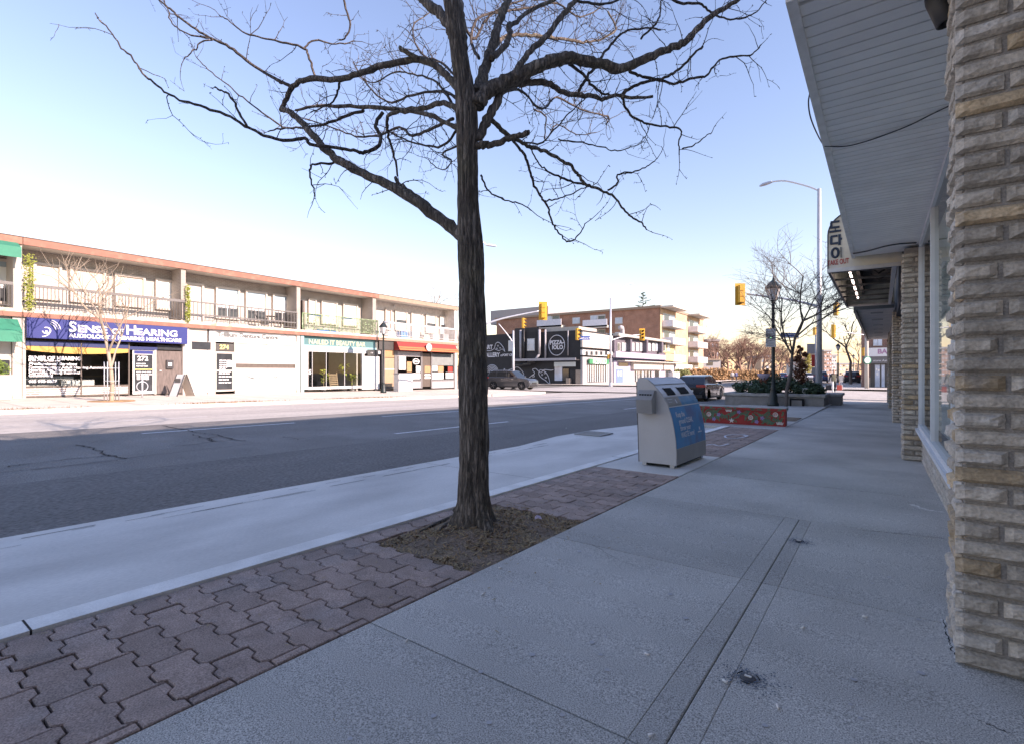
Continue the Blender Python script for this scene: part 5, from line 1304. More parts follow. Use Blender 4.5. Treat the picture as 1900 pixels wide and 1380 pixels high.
rk=thing('slatted_rack','leaning slatted wooden rack inside the beauty bar window','rack',fpt(15.6,.75,fgz(15.6)+.03),FRZ)
for k in range(8): box(-.3,.3,-.02+k*.02,.0+k*.02,.15+k*.13,.21+k*.13).build('slat','wood_shelf',rk)
for x in (-.32,.3): MB().bar((x,-.02,0),(x,.2,1.25),.03).build('side_rail','wood_shelf',rk)
# ---- planter and sidewalk bits near the viewer
mat('gum', (.42,.42,.44), .8, var=.1); mat('butt', (.75,.72,.68), .8, var=.05); mat('blue_mark', (.10,.13,.17), .85, var=.35, scale=60); mat('litter_pink', (.55,.45,.58), .7, var=.1)
rr=random.Random(8)
for k,(px,py) in enumerate(((1600,1145),(1487,1168),(1445,1318),(1205,1218),(1215,1366),(758,1188),(1050,800),(925,1055),(895,1105),(1350,1270))):
    q=ground(px,py); o=MB().tube([(0,0,.006),(.022*math.cos(k),.022*math.sin(k),.006)],.0045,6).build('cigarette_butt','butt',None,(q.x,q.y,slope(q.y)+.003),0)
    tag(o,('white cigarette butt lying near the stone pillar','cigarette butt on the open slab left of the first one','cigarette butt close to the nearer blue valve cover','cigarette butt beside the long sidewalk joint','cigarette butt in the near end of the long sidewalk joint','cigarette butt on the cross joint by the pavers','cigarette butt on the pale parking bay','cigarette butt just right of the tree pit','cigarette butt on the slab below the tree pit','cigarette butt left of the nearer blue valve cover')[k],'litter','cigarette butts on the sidewalk')
m=MB()
for k in range(110):
    x=rr.uniform(-1.85,.15); y=rr.uniform(.9,9); r=rr.uniform(.006,.016); z=slope(y)+.0035; m.add([(x+r*math.cos(t)*rr.uniform(.8,1.1),y+r*math.sin(t)*rr.uniform(.8,1.1),z) for t in [6.283*i/9 for i in range(9)]],[list(range(9))])
o=m.build('gum_spot','gum',kind='stuff'); tag(o,'pale flattened gum spots scattered over the sidewalk','gum')
for px,py,s_,lb in ((1388,1258,1.0,'blue-ringed round valve cover in the sidewalk nearest the viewer'),(1482,1004,.8,'blue-ringed round valve cover at the end of the long sidewalk joint')):
    q=ground(px,py); t_=thing('water_valve',lb,'valve cover',(q.x,q.y,slope(q.y)+.001))
    m=MB(); rq=random.Random(int(px))
    for _k in range(420):
        a_=rq.uniform(0,6.28); q_=abs(rq.gauss(0,.055))*s_+.01; r_=rq.uniform(.0012,.0045); x_,y_=q_*math.cos(a_)*1.25,q_*math.sin(a_); m.add([(x_+r_*math.cos(w),y_+r_*math.sin(w),.0026-.015*y_) for w in (0,1.2,2.5,3.8,5.0)],[(0,1,2,3,4)])
    m.build('paint_mark','blue_mark',t_,kind='stuff')
    MB().lathe([(0,.007),(.02*s_,.005),(.026*s_,.004),(.03*s_,.001)],16).build('cap','iron',t_); MB().box(-.012,.012,-.004,.004,.007,.011).build('slot','butt',t_)
    m=MB(); [m.tube([(.04*s_*math.cos(R(a+o_)),.04*s_*math.sin(R(a+o_)),.003) for a in range(0,60,15)],.0022,4) for o_ in (10,130,245)]; m.build('groove','crack_dark',t_)
def chalk(pts,lb):
    m=MB(); P_=smooth([Vector((*ground(x,y)[:2],0)) for x,y in pts]); vs=[]
    for i,p_ in enumerate(P_):
        t_=(P_[min(i+1,len(P_)-1)]-P_[max(i-1,0)]).normalized(); n_=Vector((-t_.y,t_.x,0))*.02
        vs+= [(*(p_+n_)[:2],slope(p_.y)+.0065),(*(p_-n_)[:2],slope(p_.y)+.0065)]
    m.add(vs,[(2*i,2*i+1,2*i+3,2*i+2) for i in range(len(P_)-1)]); o=m.build('chalk_drawing','chalk'); tag(o,lb,'chalk mark')
chalk([(1385,809),(1376,806),(1360,806),(1346,808),(1348,812),(1362,813),(1378,811),(1387,808),(1380,806)],'white chalk loop drawn on the pavers in front of the red wall')
chalk([(1308,826),(1322,824),(1335,827),(1352,823)],'faint chalk squiggle on the pavers right of the bin')
o=MB().add([(0,0,.02),(.03,.0,.035),(.05,.03,.02),(.02,.05,.04),(-.02,.03,.03),(.01,.01,.055)],[(0,1,5),(1,2,5),(2,3,5),(3,4,5),(4,0,5)]).build('crumpled_paper','litter_pink',None,(-2.25,3.4,slope(3.4))); tag(o,'crumpled pinkish scrap of paper in the tree pit','litter')
# leaf litter and dead grass in the pit
mat('litter_leaf', (.30,.19,.10), .9, var=.4, scale=40); mat('dead_grass', (.34,.25,.14), .9, var=.3, scale=30)
m=MB(); rr=random.Random(12)
for k in range(4200):
    x=rr.uniform(PIT[0]+.02,PIT[1]-.01); y=rr.uniform(PIT[2]+.03,PIT[3]); 
    if mnoise.noise(Vector((x*3,y*3,9)))<-.05 and rr.random()<.75: continue
    z=pitz(x,y)+.004; a=rr.uniform(0,6.28); l=rr.uniform(.006,.028); w_=rr.uniform(.001,.006); h=rr.uniform(0,.012)
    u=Vector((math.cos(a)*l,math.sin(a)*l,h)); v=Vector((-math.sin(a)*w_,math.cos(a)*w_,rr.uniform(-.002,.002))); c=Vector((x,y,z)); m.mi=0 if rr.random()<.6 else 1
    m.add([c-u-v,c+u-v,c+u+v,c-u+v],[(0,1,2,3)])
for k in range(420):
    x=rr.gauss(-2.4,.55); y=rr.gauss(3.0,.75)
    if PIT[0]<x<PIT[1] and PIT[2]<y<PIT[3] or x<-3.0 or x>-1.0: continue
    z=slope(y)+.0055; a=rr.uniform(0,6.28); l=rr.uniform(.004,.013); w_=rr.uniform(.001,.004); u=Vector((math.cos(a)*l,math.sin(a)*l,0)); v=Vector((-math.sin(a)*w_,math.cos(a)*w_,0)); c=Vector((x,y,z)); m.add([c-u-v,c+u-v,c+u+v,c-u+v],[(0,1,2,3)])
o=m.build('leaf_litter',['litter_leaf','dead_grass'],kind='stuff'); tag(o,'brown leaf litter and dead grass in the tree pit','leaf litter')
m=MB()
for k in range(900):   # weeds along the far kerb
    y=rr.choice((2.2,4,9,10,11,15,16,17,18))+rr.gauss(0,.6); x=-21.5+rr.gauss(0,.06); z=gz(-21.4,y)+.01; m.add([(x-.012,y,z),(x+.012,y+.01,z),(x+rr.uniform(-.04,.04),y+rr.uniform(-.05,.05),z+rr.uniform(.03,.10))],[(0,1,2)])
o=m.build('kerb_weeds','dry_grass',kind='stuff'); tag(o,'dry brown weeds growing along the far kerb','weeds')

# hairline cracks and a pale patch in the sidewalk slabs
mat('patch_pale', (.62,.61,.58), .9, var=.2, scale=30, fine=.3, fscale=120)
def walk_crack(pts, w, name='crack', mt='crack_dark', z=.0012):
    out=[]
    for (a,b),(c,d) in zip(pts,pts[1:]):
        A=ground(a,b); B=ground(c,d); n=9
        for i in range(n): q=A.lerp(B,i/n); out.append(Vector((q.x+random.uniform(-.006,.006),q.y+random.uniform(-.006,.006),0)))
    vs=[]
    for i,p_ in enumerate(out):
        t_=(out[min(i+1,len(out)-1)]-out[max(i-1,0)]).normalized(); n_=Vector((-t_.y,t_.x,0))*w*random.uniform(.3,1.2)
        for q in (p_+n_,p_-n_): vs.append((q.x,q.y,slope(q.y)+z))
    MB().add(vs,[(2*i,2*i+1,2*i+3,2*i+2) for i in range(len(out)-1)]).build(name,mt,sw)
walk_crack([(1752,1150),(1757,1175),(1768,1200),(1776,1232)],.012,'patch','patch_pale',.001)
walk_crack([(1750,1150),(1757,1178),(1764,1196),(1775,1228)],.003,z=.002)
walk_crack([(1690,935),(1720,945),(1755,950)],.03,'patch','patch_pale',.001)
walk_crack([(1600,983),(1680,990),(1760,999)],.0025); walk_crack([(1815,1335),(1850,1350),(1880,1362)],.002)
walk_crack([(1100,1010),(1150,1040),(1190,1052)],.0015)
# ================================================================ STREET TREE IN THE PIT
def barkmat(name, c1, c2, moss=None, vs=1.0):
    m = bpy.data.materials.new(name); m.use_nodes = True; MATS[name] = m
    nt = m.node_tree; b = nt.nodes['Principled BSDF']; L = nt.links; b.inputs['Roughness'].default_value = .9; b.inputs['Specular IOR Level'].default_value = .2
    g = nt.nodes.new('ShaderNodeNewGeometry'); mp = nt.nodes.new('ShaderNodeMapping'); mp.inputs['Scale'].default_value = (1,1,.16); L.new(g.outputs['Position'], mp.inputs['Vector'])
    n1 = nt.nodes.new('ShaderNodeTexNoise'); n1.inputs['Scale'].default_value = 42*vs; n1.inputs['Detail'].default_value = 6; n1.inputs['Roughness'].default_value = .65; L.new(mp.outputs[0], n1.inputs['Vector'])
    n2 = nt.nodes.new('ShaderNodeTexNoise'); n2.inputs['Scale'].default_value = 3; n2.inputs['Detail'].default_value = 4; L.new(g.outputs['Position'], n2.inputs['Vector'])
    rp = nt.nodes.new('ShaderNodeMapRange'); rp.inputs['From Min'].default_value = .35; rp.inputs['From Max'].default_value = .65; L.new(n1.outputs['Fac'], rp.inputs['Value'])
    mx = nt.nodes.new('ShaderNodeMix'); mx.data_type = 'RGBA'; mx.inputs[6].default_value = (*c1,1); mx.inputs[7].default_value = (*c2,1); L.new(rp.outputs[0], mx.inputs[0]); out = mx.outputs[2]
    if moss:
        r2 = nt.nodes.new('ShaderNodeMapRange'); r2.inputs['From Min'].default_value = .5; r2.inputs['From Max'].default_value = .68; r2.inputs['To Max'].default_value = .55; L.new(n2.outputs['Fac'], r2.inputs['Value'])
        m2 = nt.nodes.new('ShaderNodeMix'); m2.data_type = 'RGBA'; L.new(r2.outputs[0], m2.inputs[0]); L.new(out, m2.inputs[6]); m2.inputs[7].default_value = (*moss,1); out = m2.outputs[2]
    L.new(out, b.inputs['Base Color'])
    bp = nt.nodes.new('ShaderNodeBump'); bp.inputs['Strength'].default_value = 1.0; bp.inputs['Distance'].default_value = .02
    mp2 = nt.nodes.new('ShaderNodeMapping'); mp2.inputs['Scale'].default_value = (1,1,.10); L.new(g.outputs['Position'], mp2.inputs['Vector'])
    nd = nt.nodes.new('ShaderNodeMix'); nd.data_type='VECTOR'; nd.inputs[0].default_value = .07; L.new(mp2.outputs[0], nd.inputs[4]); L.new(n1.outputs['Color'], nd.inputs[5])
    vo = nt.nodes.new('ShaderNodeTexVoronoi'); vo.feature='DISTANCE_TO_EDGE'; vo.inputs['Scale'].default_value = 34*vs; L.new(nd.outputs[1], vo.inputs['Vector'])
    vr = nt.nodes.new('ShaderNodeMapRange'); vr.inputs['From Max'].default_value = .22; L.new(vo.outputs['Distance'], vr.inputs['Value'])
    hm = nt.nodes.new('ShaderNodeMath'); hm.operation='MULTIPLY'; L.new(vr.outputs[0], hm.inputs[0]); L.new(n1.outputs['Fac'], hm.inputs[1]); L.new(hm.outputs[0], bp.inputs['Height'])
    hv = nt.nodes.new('ShaderNodeHueSaturation'); L.new(out, hv.inputs['Color']); vv = nt.nodes.new('ShaderNodeMapRange'); vv.inputs['To Min'].default_value=.6; vv.inputs['To Max'].default_value=1.1; L.new(vr.outputs[0], vv.inputs['Value']); L.new(vv.outputs[0], hv.inputs['Value']); L.new(hv.outputs['Color'], b.inputs['Base Color']); L.new(bp.outputs['Normal'], b.inputs['Normal'])
barkmat('bark', (.10,.082,.07), (.34,.285,.24), (.25,.225,.15))
barkmat('bark_twig', (.09,.074,.064), (.20,.165,.145), None, 1.0)
TD = 3.92
tr = thing('street_tree','bare honey-locust tree in the square soil pit in the foreground','tree',(-2.53,2.98,slope(2.98)))
TO = Vector(tr.location)
def tp(px, py, d): return on_d(px, py, d)
# trunk: displaced tube with flared roots
cl = [(880,1010,47),(880,985,43),(881,970,38),(880,955,34),(880,935,30.5),(879,900,28),(880,850,27),(880,790,27),(878,700,27),(877,620,25.5),(876,540,23.5),(874,480,24),(872,440,23),(869,390,20),(868,320,19.5),(867,260,20),(866,215,20.5),(862,170,18),(855,120,16),(846,60,15),(836,0,14),(826,-60,13),(812,-150,11.5),(800,-260,9)]
pts = [tp(x,y,TD+.0) for x,y,r in cl]; rad = [r*TD/FPX for x,y,r in cl]
sp = smooth([p for p in pts],10); rs_ = []
for i in range(len(rad)-1):
    for k in range(10): rs_.append(lerp(rad[i],rad[i+1],k/10))
rs_.append(rad[-1])
m = MB(); NA = 72; vs = []
for i,p in enumerate(sp):
    for k in range(NA):
        a = 2*math.pi*k/NA; r = rs_[i]; c,s_ = math.cos(a),math.sin(a); hgt = p.z-TO.z
        fl = max(0,1-hgt/.30)
        rt_ = fl**1.6*(.5*max(0,math.cos(3*a+.6))**2+.25*max(0,math.cos(5*a+2))**3)
        nb = mnoise.noise(Vector((c*5.0,s_*5.0,p.z*1.6)))
        n1 = mnoise.noise(Vector((c*11,s_*11,p.z*3.2+7))); n2 = mnoise.noise(Vector((c*24,s_*24,p.z*9)))
        ridge = (1-abs(n1)*2.2)
        q = r*(1+rt_*.75) + (.008*nb - .016*max(0,ridge-.45) + .005*n2)*min(1,r/.07)
        vs.append((p.x+q*c-TO.x,p.y+q*s_-TO.y,p.z-TO.z))
m.add(vs,[(i*NA+k,i*NA+(k+1)%NA,(i+1)*NA+(k+1)%NA,(i+1)*NA+k) for i in range(len(sp)-1) for k in range(NA)],True)
m.build('trunk','bark',tr)
# surface roots
for pth in ([(850,968,3.85),(825,978,3.8),(812,990,3.74)],[(845,955,3.95),(805,975,3.9),(780,985,3.86)],[(905,960,3.98),(925,972,4.0),(935,975,4.0)]):
    P_=[ground(x,y) for x,y,d in pth]; P_=[Vector((p.x,p.y,pitz(p.x,p.y)+.004)) for p in P_]; P_=[P_[0]+Vector((0,0,.05))]+P_
    MB().tube([q-TO for q in smooth(P_,5)],[lerp(.028,.006,i/15) for i in range(16)],8).build('root','bark',tr)
LIMBS = []
ZL = lambda L: [(150+.3947*a,.3947*b) for a,b in L]
ZRt = lambda L: [(780+.3624*a,.3624*b) for a,b in L]
def limb(P_, d0, d1, r0, r1, dens=9.0, tw=1.0, curve=1.0):
    n = len(P_); pts=[]
    for i,(x,y) in enumerate(P_):
        f=i/(n-1); pts.append(tp(x,y,lerp(d0,d1,f**curve)))
    s_=smooth(pts,5); rr=random.Random(len(LIMBS)*31+5); out=[]
    for i,p in enumerate(s_):
        j=.012 if 0<i<len(s_)-1 else 0; out.append(p+Vector((rr.gauss(0,1),rr.gauss(0,1),rr.gauss(0,1)))*j*.35)
    N=len(out); rd=[]
    for i in range(N):
        f=i/(N-1); rp=lerp(r0,r1,f); dd=lerp(d0,d1,f); rd.append(max(rp*dd/FPX*(1+.10*rr.gauss(0,1)*.6),.002))
    MB().tube([q-TO for q in out],rd,10 if r0>5 else 6).build('limb','bark' if r0>4 else 'bark_twig',tr)
    LIMBS.append((out,rd,dens,tw))
# left side
limb(ZL([(1830,1150),(1780,1100),(1700,1040),(1600,965),(1480,890),(1350,830),(1240,770),(1190,740),(1110,660),(1050,590),(990,530),(945,512)]),3.92,4.7,12,4.5,4)
limb(ZL([(1650,985),(1600,940),(1530,895),(1490,860),(1478,835)]),4.15,4.3,5,3,3)
limb(ZL([(1790,440),(1750,395),(1690,330),(1590,280),(1420,310),(1300,350),(1200,375),(1060,375),(1000,410),(960,480),(940,520)]),3.95,5.0,7,4,5)
limb(ZL([(1590,280),(1540,250),(1498,225)]),4.2,4.25,4.5,4,2)
limb(ZL([(1000,412),(940,385),(900,365),(800,300),(700,225),(620,185),(540,140),(450,70),(400,30),(340,-20)]),4.8,5.4,3.6,1.4,4)
limb(ZL([(1330,720),(1300,715),(1200,695),(1080,680),(1050,655),(950,660),(860,635),(790,600),(680,540),(560,500),(440,460),(360,405),(290,345),(255,290),(190,225),(140,150),(85,92)]),4.4,4.2,3.6,1.2,3)
limb(ZL([(1420,530),(1385,590),(1410,640),(1395,690),(1330,720)]),4.6,4.4,3.4,3.6,5)
limb(ZL([(1830,560),(1760,510),(1690,485),(1620,510),(1500,515),(1350,505),(1240,500),(1120,500),(1010,520)]),3.98,5.3,6,2.2,9)
limb(ZL([(1800,600),(1740,590),(1640,540),(1540,525),(1450,540),(1440,600),(1450,660),(1480,760),(1490,830)]),4.0,5.0,5,1.6,6)
limb(ZL([(1330,520),(1240,545),(1150,585),(1050,600),(960,605),(880,620)]),4.9,5.4,3,1.2,8)
limb(ZL([(1230,760),(1180,768),(1100,775),(1075,810),(1090,870),(1098,925)]),4.6,4.5,2.6,1.2,7)
limb(ZL([(1780,590),(1700,690),(1600,680),(1500,650),(1430,600)]),4.0,4.7,2.6,1.3,7)
limb(ZL([(1100,360),(1075,280),(1050,230),(950,200),(850,180),(760,150),(700,100),(650,72)]),4.9,5.2,2.4,1.0,4)
limb(ZL([(1050,230),(1100,190),(1200,210),(1290,195)]),5.0,5.2,1.8,1.0,4)
limb(ZL([(780,595),(740,520),(700,450),(660,425),(630,412)]),4.25,4.4,2.4,1.5,5)
limb(ZL([(960,605),(850,530),(760,460),(690,400),(600,330),(540,265)]),5.3,5.6,1.6,.8,4)
limb(ZL([(1215,385),(1210,430),(1170,490),(1080,530)]),4.7,5.0,2.2,1.2,6)
limb(ZL([(1230,-30),(1250,60),(1265,130),(1240,180),(1215,190)]),5.8,5.9,2.2,1.2,9)
limb(ZL([(620,185),(570,200),(530,240),(485,280)]),5.1,5.1,1.6,.9,4)
limb(ZL([(600,180),(500,160),(430,110),(410,50),(390,0)]),5.1,5.3,1.6,.9,3)
# right side
limb(ZRt([(290,545),(330,480),(400,440),(480,400),(560,360),(640,325),(700,310),(770,300),(840,315),(930,330),(1020,355),(1090,330),(1180,290),(1270,250),(1350,220),(1410,160),(1480,90),(1560,40),(1640,-5),(1700,-40)]),3.9,4.9,15,3,5)
limb(ZRt([(290,480),(310,420),(330,350),(360,260),(390,160),(420,70),(450,-10),(480,-110)]),3.95,4.6,11,6,4)
limb(ZRt([(365,305),(430,240),(460,180),(450,130),(480,120),(560,55),(690,0)]),4.1,4.9,6,3,7)
limb(ZRt([(485,395),(520,320),(580,250),(650,180),(710,100),(770,30),(830,-40)]),4.0,4.6,6,4.5,5)
limb(ZRt([(295,720),(320,660),(360,580),(395,520),(405,485),(440,450),(500,432),(570,425),(650,430),(720,465),(790,490),(870,490),(930,510),(1000,490),(1100,505),(1190,495)]),3.9,4.5,9,2.4,6)
limb(ZRt([(280,750),(320,745),(380,740),(450,710),(520,690),(550,678)]),3.9,3.75,7.5,4.5,2)
limb(ZRt([(340,600),(390,640),(430,680),(500,720),(560,750),(630,775),(700,810),(770,850),(810,900),(850,945),(920,975),(980,1000),(1030,1060),(1080,1110),(1130,1140),(1160,1178)]),4.0,4.7,4.5,1.3,6)
limb(ZRt([(470,715),(520,780),(550,840),(570,920),(610,1000),(650,1060),(670,1130),(700,1180),(740,1230),(780,1230),(820,1190),(845,1145)]),4.1,4.4,3,1,7)
limb(ZRt([(1030,500),(1060,570),(1110,610),(1180,640),(1260,650),(1330,665),(1325,730),(1325,795)]),4.5,4.8,2.6,1.2,8)
limb(ZRt([(1020,490),(1080,450),(1160,420),(1250,400),(1320,360),(1390,290),(1445,240)]),4.5,4.9,3.4,2,6)
limb(ZRt([(1060,350),(1110,390),(1180,400),(1300,430),(1400,400),(1470,385),(1530,310),(1620,290),(1700,280),(1745,230)]),4.6,5.1,3,1.2,6)
limb(ZRt([(760,330),(830,380),(870,430),(930,480),(990,490)]),4.3,4.6,3,2,6)
limb(ZRt([(810,470),(850,400),(910,320),(960,250),(1010,190),(1060,160),(1150,145),(1230,155)]),4.4,5.0,3,1.4,6)
limb(ZRt([(430,690),(600,740),(700,650),(760,580),(850,500)]),4.2,4.7,1.8,1.0,6)
limb(ZRt([(310,900),(340,970),(420,1020),(500,1040),(570,1080)]),3.95,4.1,2.2,1,8)
limb(ZRt([(850,945),(770,930),(690,900),(640,870),(600,830),(560,760)]),4.5,4.3,2.2,1.2,8)
limb(ZRt([(960,975),(1010,940),(1010,895),(1100,880),(1160,855),(1215,810)]),4.6,4.8,2,.9,4)
limb(ZRt([(705,712),(800,730),(880,740),(980,775),(1050,765),(1120,740)]),4.4,4.6,1.6,.8,3)
limb(ZRt([(640,1030),(700,1020),(780,990),(850,960)]),4.3,4.5,1.6,1,6)
limb(ZRt([(1340,765),(1400,745),(1450,710),(1492,680)]),4.8,4.9,1.4,.8,2)
limb(ZRt([(1130,200),(1220,100),(1230,40),(1240,-20)]),4.9,5.3,2,1.2,6)
limb(ZRt([(790,5),(900,20),(980,15),(1060,-20)]),4.6,5.0,2.6,1.8,8)
limb(ZRt([(1270,-10),(1330,15),(1430,20),(1480,60),(1570,100),(1650,95),(1720,60),(1780,-10)]),5.0,5.4,2.6,1,6)
# upward limbs at the top and back limbs that catch the sun
limb(ZRt([(170,190),(150,140),(100,70),(50,30),(0,-15),(-60,-90)]),3.95,4.4,10,7,2)
limb(ZRt([(215,250),(212,150),(200,60),(195,-30),(200,-120)]),4.1,4.3,10,7,2)
limb(ZRt([(300,420),(330,330),(420,200),(520,180),(640,190),(760,205),(830,220),(930,200),(1000,150),(960,60)]),4.6,7.6,4.2,1.5,15,1.4)
limb(ZRt([(320,520),(420,470),(520,470),(620,560),(700,500),(820,560),(960,600),(950,640)]),4.5,7.6,3,1,12,1.4)
limb(ZRt([(580,560),(640,600),(640,720),(700,640),(800,690),(900,680)]),6.6,7.4,1.6,.8,9,1.3)
limb(ZRt([(300,300),(260,200),(300,90),(420,60),(560,40),(700,20),(820,90),(920,40)]),4.8,7.8,3,1.2,14,1.4)
limb(ZRt([(220,130),(280,200),(340,100),(440,30),(600,-20)]),5.0,7.4,3,1.4,10,1.4)
limb(ZL([(1770,470),(1700,430),(1560,450),(1440,480),(1330,380),(1280,290)]),4.6,7.2,3,1,10,1.4)
limb(ZL([(1750,560),(1660,600),(1560,640),(1500,600),(1400,640),(1290,640),(1180,600),(1060,560)]),4.6,7.4,3.2,1,12,1.4)
limb(ZL([(1800,400),(1700,300),(1600,250),(1560,130),(1640,60)]),4.6,7.0,2.6,1,9,1.3)
limb(ZL([(1790,680),(1700,720),(1740,760),(1700,800),(1640,760)]),4.2,5.5,2,.8,9,1.0)
limb(ZL([(1770,540),(1680,390),(1560,350),(1480,340),(1380,390),(1330,370)]),4.5,6.4,2.2,.9,8,1.2)
# twigs
TW = MB(); rr = random.Random(99); NT = [0]
def twig(p, d, L, r, level, bark=True):
    n = max(3,int(L/.055)); pts=[p]; v=d.normalized(); cur=p
    bend = Vector((rr.gauss(0,1),rr.gauss(0,1),rr.gauss(0,.8)+.25))*.20
    for i in range(n):
        v = (v+bend*.22+Vector((rr.gauss(0,1),rr.gauss(0,1),rr.gauss(0,1)))*.20).normalized(); cur = cur+v*(L/n); pts.append(cur)
        if level<2 and i>0 and rr.random()<.26:
            w=(v+Vector((rr.gauss(0,1),rr.gauss(0,1),rr.gauss(0,1)))*.9).normalized(); twig(cur,w,L*rr.uniform(.25,.55),r*.65,level+1)
        if rr.random()<.5:   # spur knob
            w=Vector((rr.gauss(0,1),rr.gauss(0,1),rr.gauss(0,1))).normalized()*rr.uniform(.008,.022); TW.tube([cur-TO,cur+w-TO],[r*1.0,r*.8],3,False)
    TW.tube([q-TO for q in pts],[max(lerp(r,r*.35,i/n),.0013) for i in range(n+1)],4,False); NT[0]+=1
for out,rd,dens,tw_ in LIMBS:
    acc=0
    for i in range(1,len(out)):
        seg=(out[i]-out[i-1]); acc+=seg.length*dens
        if i < len(out)*.18 and rd[0]>.012: acc=0; continue
        while acc>1:
            acc-=1; t_=seg.normalized(); q=out[i-1].lerp(out[i],rr.random())
            side=Vector((rr.gauss(0,1),rr.gauss(0,1),rr.gauss(0,1))); side=(side-t_*side.dot(t_)).normalized()
            L=rr.uniform(.12,.42)*(1.5 if rr.random()<.15 else 1)*tw_
            twig(q,(side+t_*rr.uniform(0,.8)+Vector((0,0,.15))).normalized(),L,min(rd[i]*.55,.0045)*(1.1 if tw_>1 else .95),0)
    e=out[-1]; v=(out[-1]-out[-2]).normalized()
    if rd[-1]<.012: twig(e,v,rr.uniform(.15,.4),min(rd[-1],.004),0)
TW.build('twig','bark_twig',tr,kind='stuff')

# ================================================================ OTHER BARE TREES
mat('bark_pale', (.36,.29,.22), .9, var=.15, scale=8); mat('bark_grey', (.13,.11,.10), .9, var=.2, scale=8); mat('twig_red', (.23,.135,.10), .9, var=.2, scale=3); mat('twig_tan', (.30,.21,.15), .9, var=.2, scale=3)
def gen_tree(seed, H, spread=.55, levels=4, r0=.12, clear=.25, nb=(4,6), up=.35, droop=0):
    rr=random.Random(seed); big=MB(); small=MB()
    def grow(p,v,L,r,lev):
        n=5 if lev<2 else 4; pts=[p]; c=p
        for i in range(n):
            v=(v+Vector((rr.gauss(0,1),rr.gauss(0,1),rr.gauss(0,1)))*.12+Vector((0,0,up*.12-droop*lev*.03))).normalized(); c=c+v*L/n; pts.append(c)
        (big if lev<1 else small).tube(pts,[lerp(r,r*.55,i/n) for i in range(n+1)],7 if lev<1 else (5 if lev<2 else 3),False)
        if lev<levels:
            k=rr.randint(*nb)
            for j in range(k):
                f=rr.uniform(clear if lev==0 else .2,1); q=pts[min(n,int(f*n)+1)]; side=Vector((rr.gauss(0,1),rr.gauss(0,1),rr.gauss(0,.5))); side=(side-v*side.dot(v)).normalized()
                grow(q,(v*(1-spread)+side*spread+Vector((0,0,up*.3))).normalized(),L*rr.uniform(.5,.72),r*.5,lev+1)
    grow(Vector((0,0,0)),Vector((0,0,1)),H*.55,r0,0); return big,small
def bare_tree(label, loc, seed, H, mt, proto=None, s=1.0, rz=0, group='bare trees in the background', **k):
    t_=thing('bare_tree',label,'tree',loc,rz,group)
    if proto is None:
        b,sm=gen_tree(seed,H,**k); b.build('trunk',mt,t_); sm.build('crown',mt,t_)
    else:
        for ch in proto.children: c=ch.copy(); COL.objects.link(c); c.parent=t_
    t_.scale=(s,s,s); return t_
# pale young tree outside the clinic, with its guards
q=ground(212.5,743); yt=bare_tree('pale young bare tree in the far sidewalk before the blue sign',(-24.9,6.95,gz(-24.9,6.95)),41,5.9,'bark_pale',levels=3,r0=.085,clear=.30,nb=(4,6),up=.55,spread=.5,group='young street trees')
MB().lathe([(0,.02),(.75,.02),(.8,0)],12).build('soil_bed','dry_grass',yt)
gd=thing('tree_guard','grey metal stakes caging the pale young tree across the road','tree guard',(-24.9,6.95,gz(-24.9,6.95)))
for k in range(4): a=.8+k*1.57; MB().tube([(.26*math.cos(a),.26*math.sin(a),0),(.26*math.cos(a),.26*math.sin(a),1.55)],.02,6).build('stake','galv',gd)
for z in (.35,.8,1.3): MB().tube([(.26*math.cos(R(a)),.26*math.sin(R(a)),z) for a in range(0,361,30)],.012,5,False).build('hoop','galv',gd)
# dark spreading tree beside the heritage lamp
lt=bare_tree('dark wide-spreading bare tree beside the heritage lamp post',(-3.35,24.95,slope(25)),77,6.9,'bark_grey',levels=4,r0=.08,clear=.3,nb=(5,7),spread=.55,up=.3,group='trees by the planter')
b1=bare_tree('bare tree just above the roof at the left edge',(-49,9.0,0),5,12.5,'twig_tan',levels=4,r0=.2,nb=(3,5))
bare_tree('bare tree behind the roof end of the striped awning shop',(-44,45,-.3),5,12,'twig_tan',b1,.95,1.2)
bare_tree('small bare tree left of the black pizza shop',(-60,66,-.3),5,12,'twig_tan',b1,.75,2.2)
bare_tree('bare tree at the far left behind the black pizza shop roof',(-70,80,-.3),5,12,'twig_tan',b1,.8,.5)
r1=bare_tree('reddish bare tree right of the apartment block',tuple(on_d(1300,690,135)[:2])+(-.5,),9,13,'twig_red',levels=5,r0=.42,nb=(4,5),spread=.55)
for k,(px,d,s,lb) in enumerate(((1325,150,1.0,'reddish bare tree above the low grey building'),(1352,140,.85,'reddish bare tree behind the hedge right of the low building'),(1375,130,.95,'tall reddish bare tree left of the dark lamp post'),(1398,125,.8,'reddish bare tree behind the planter shrubs'),(1415,150,.9,'reddish bare tree close to the left of the dark lamp post'),(1446,160,.85,'reddish bare tree behind the spreading tree'),(1468,150,.8,'reddish bare tree right of the spreading tree trunk'),(1490,170,.75,'small reddish bare tree left of the steel pole'),(1275,150,.8,'reddish bare tree touching the apartment balconies'),(1338,165,.95,'reddish bare tree farther back between the low building and the hedge'),(1365,175,1.0,'reddish bare tree farthest back left of the planter'),(1388,160,.95,'reddish bare tree behind the left end of the planter'),(1432,180,1.0,'reddish bare tree directly behind the dark lamp post'))):
    bare_tree(lb,tuple(on_d(px,690,d)[:2])+(-.5,),9,13,'twig_red',r1,s,k*1.1)
g1=bare_tree('tall forked bare tree along the far right sidewalk',tuple(on_d(1578,690,62)[:2])+(-.45,),15,8.5,'bark_grey',levels=4,r0=.2,nb=(3,5),clear=.6,spread=.5,group='trees along the right sidewalk')
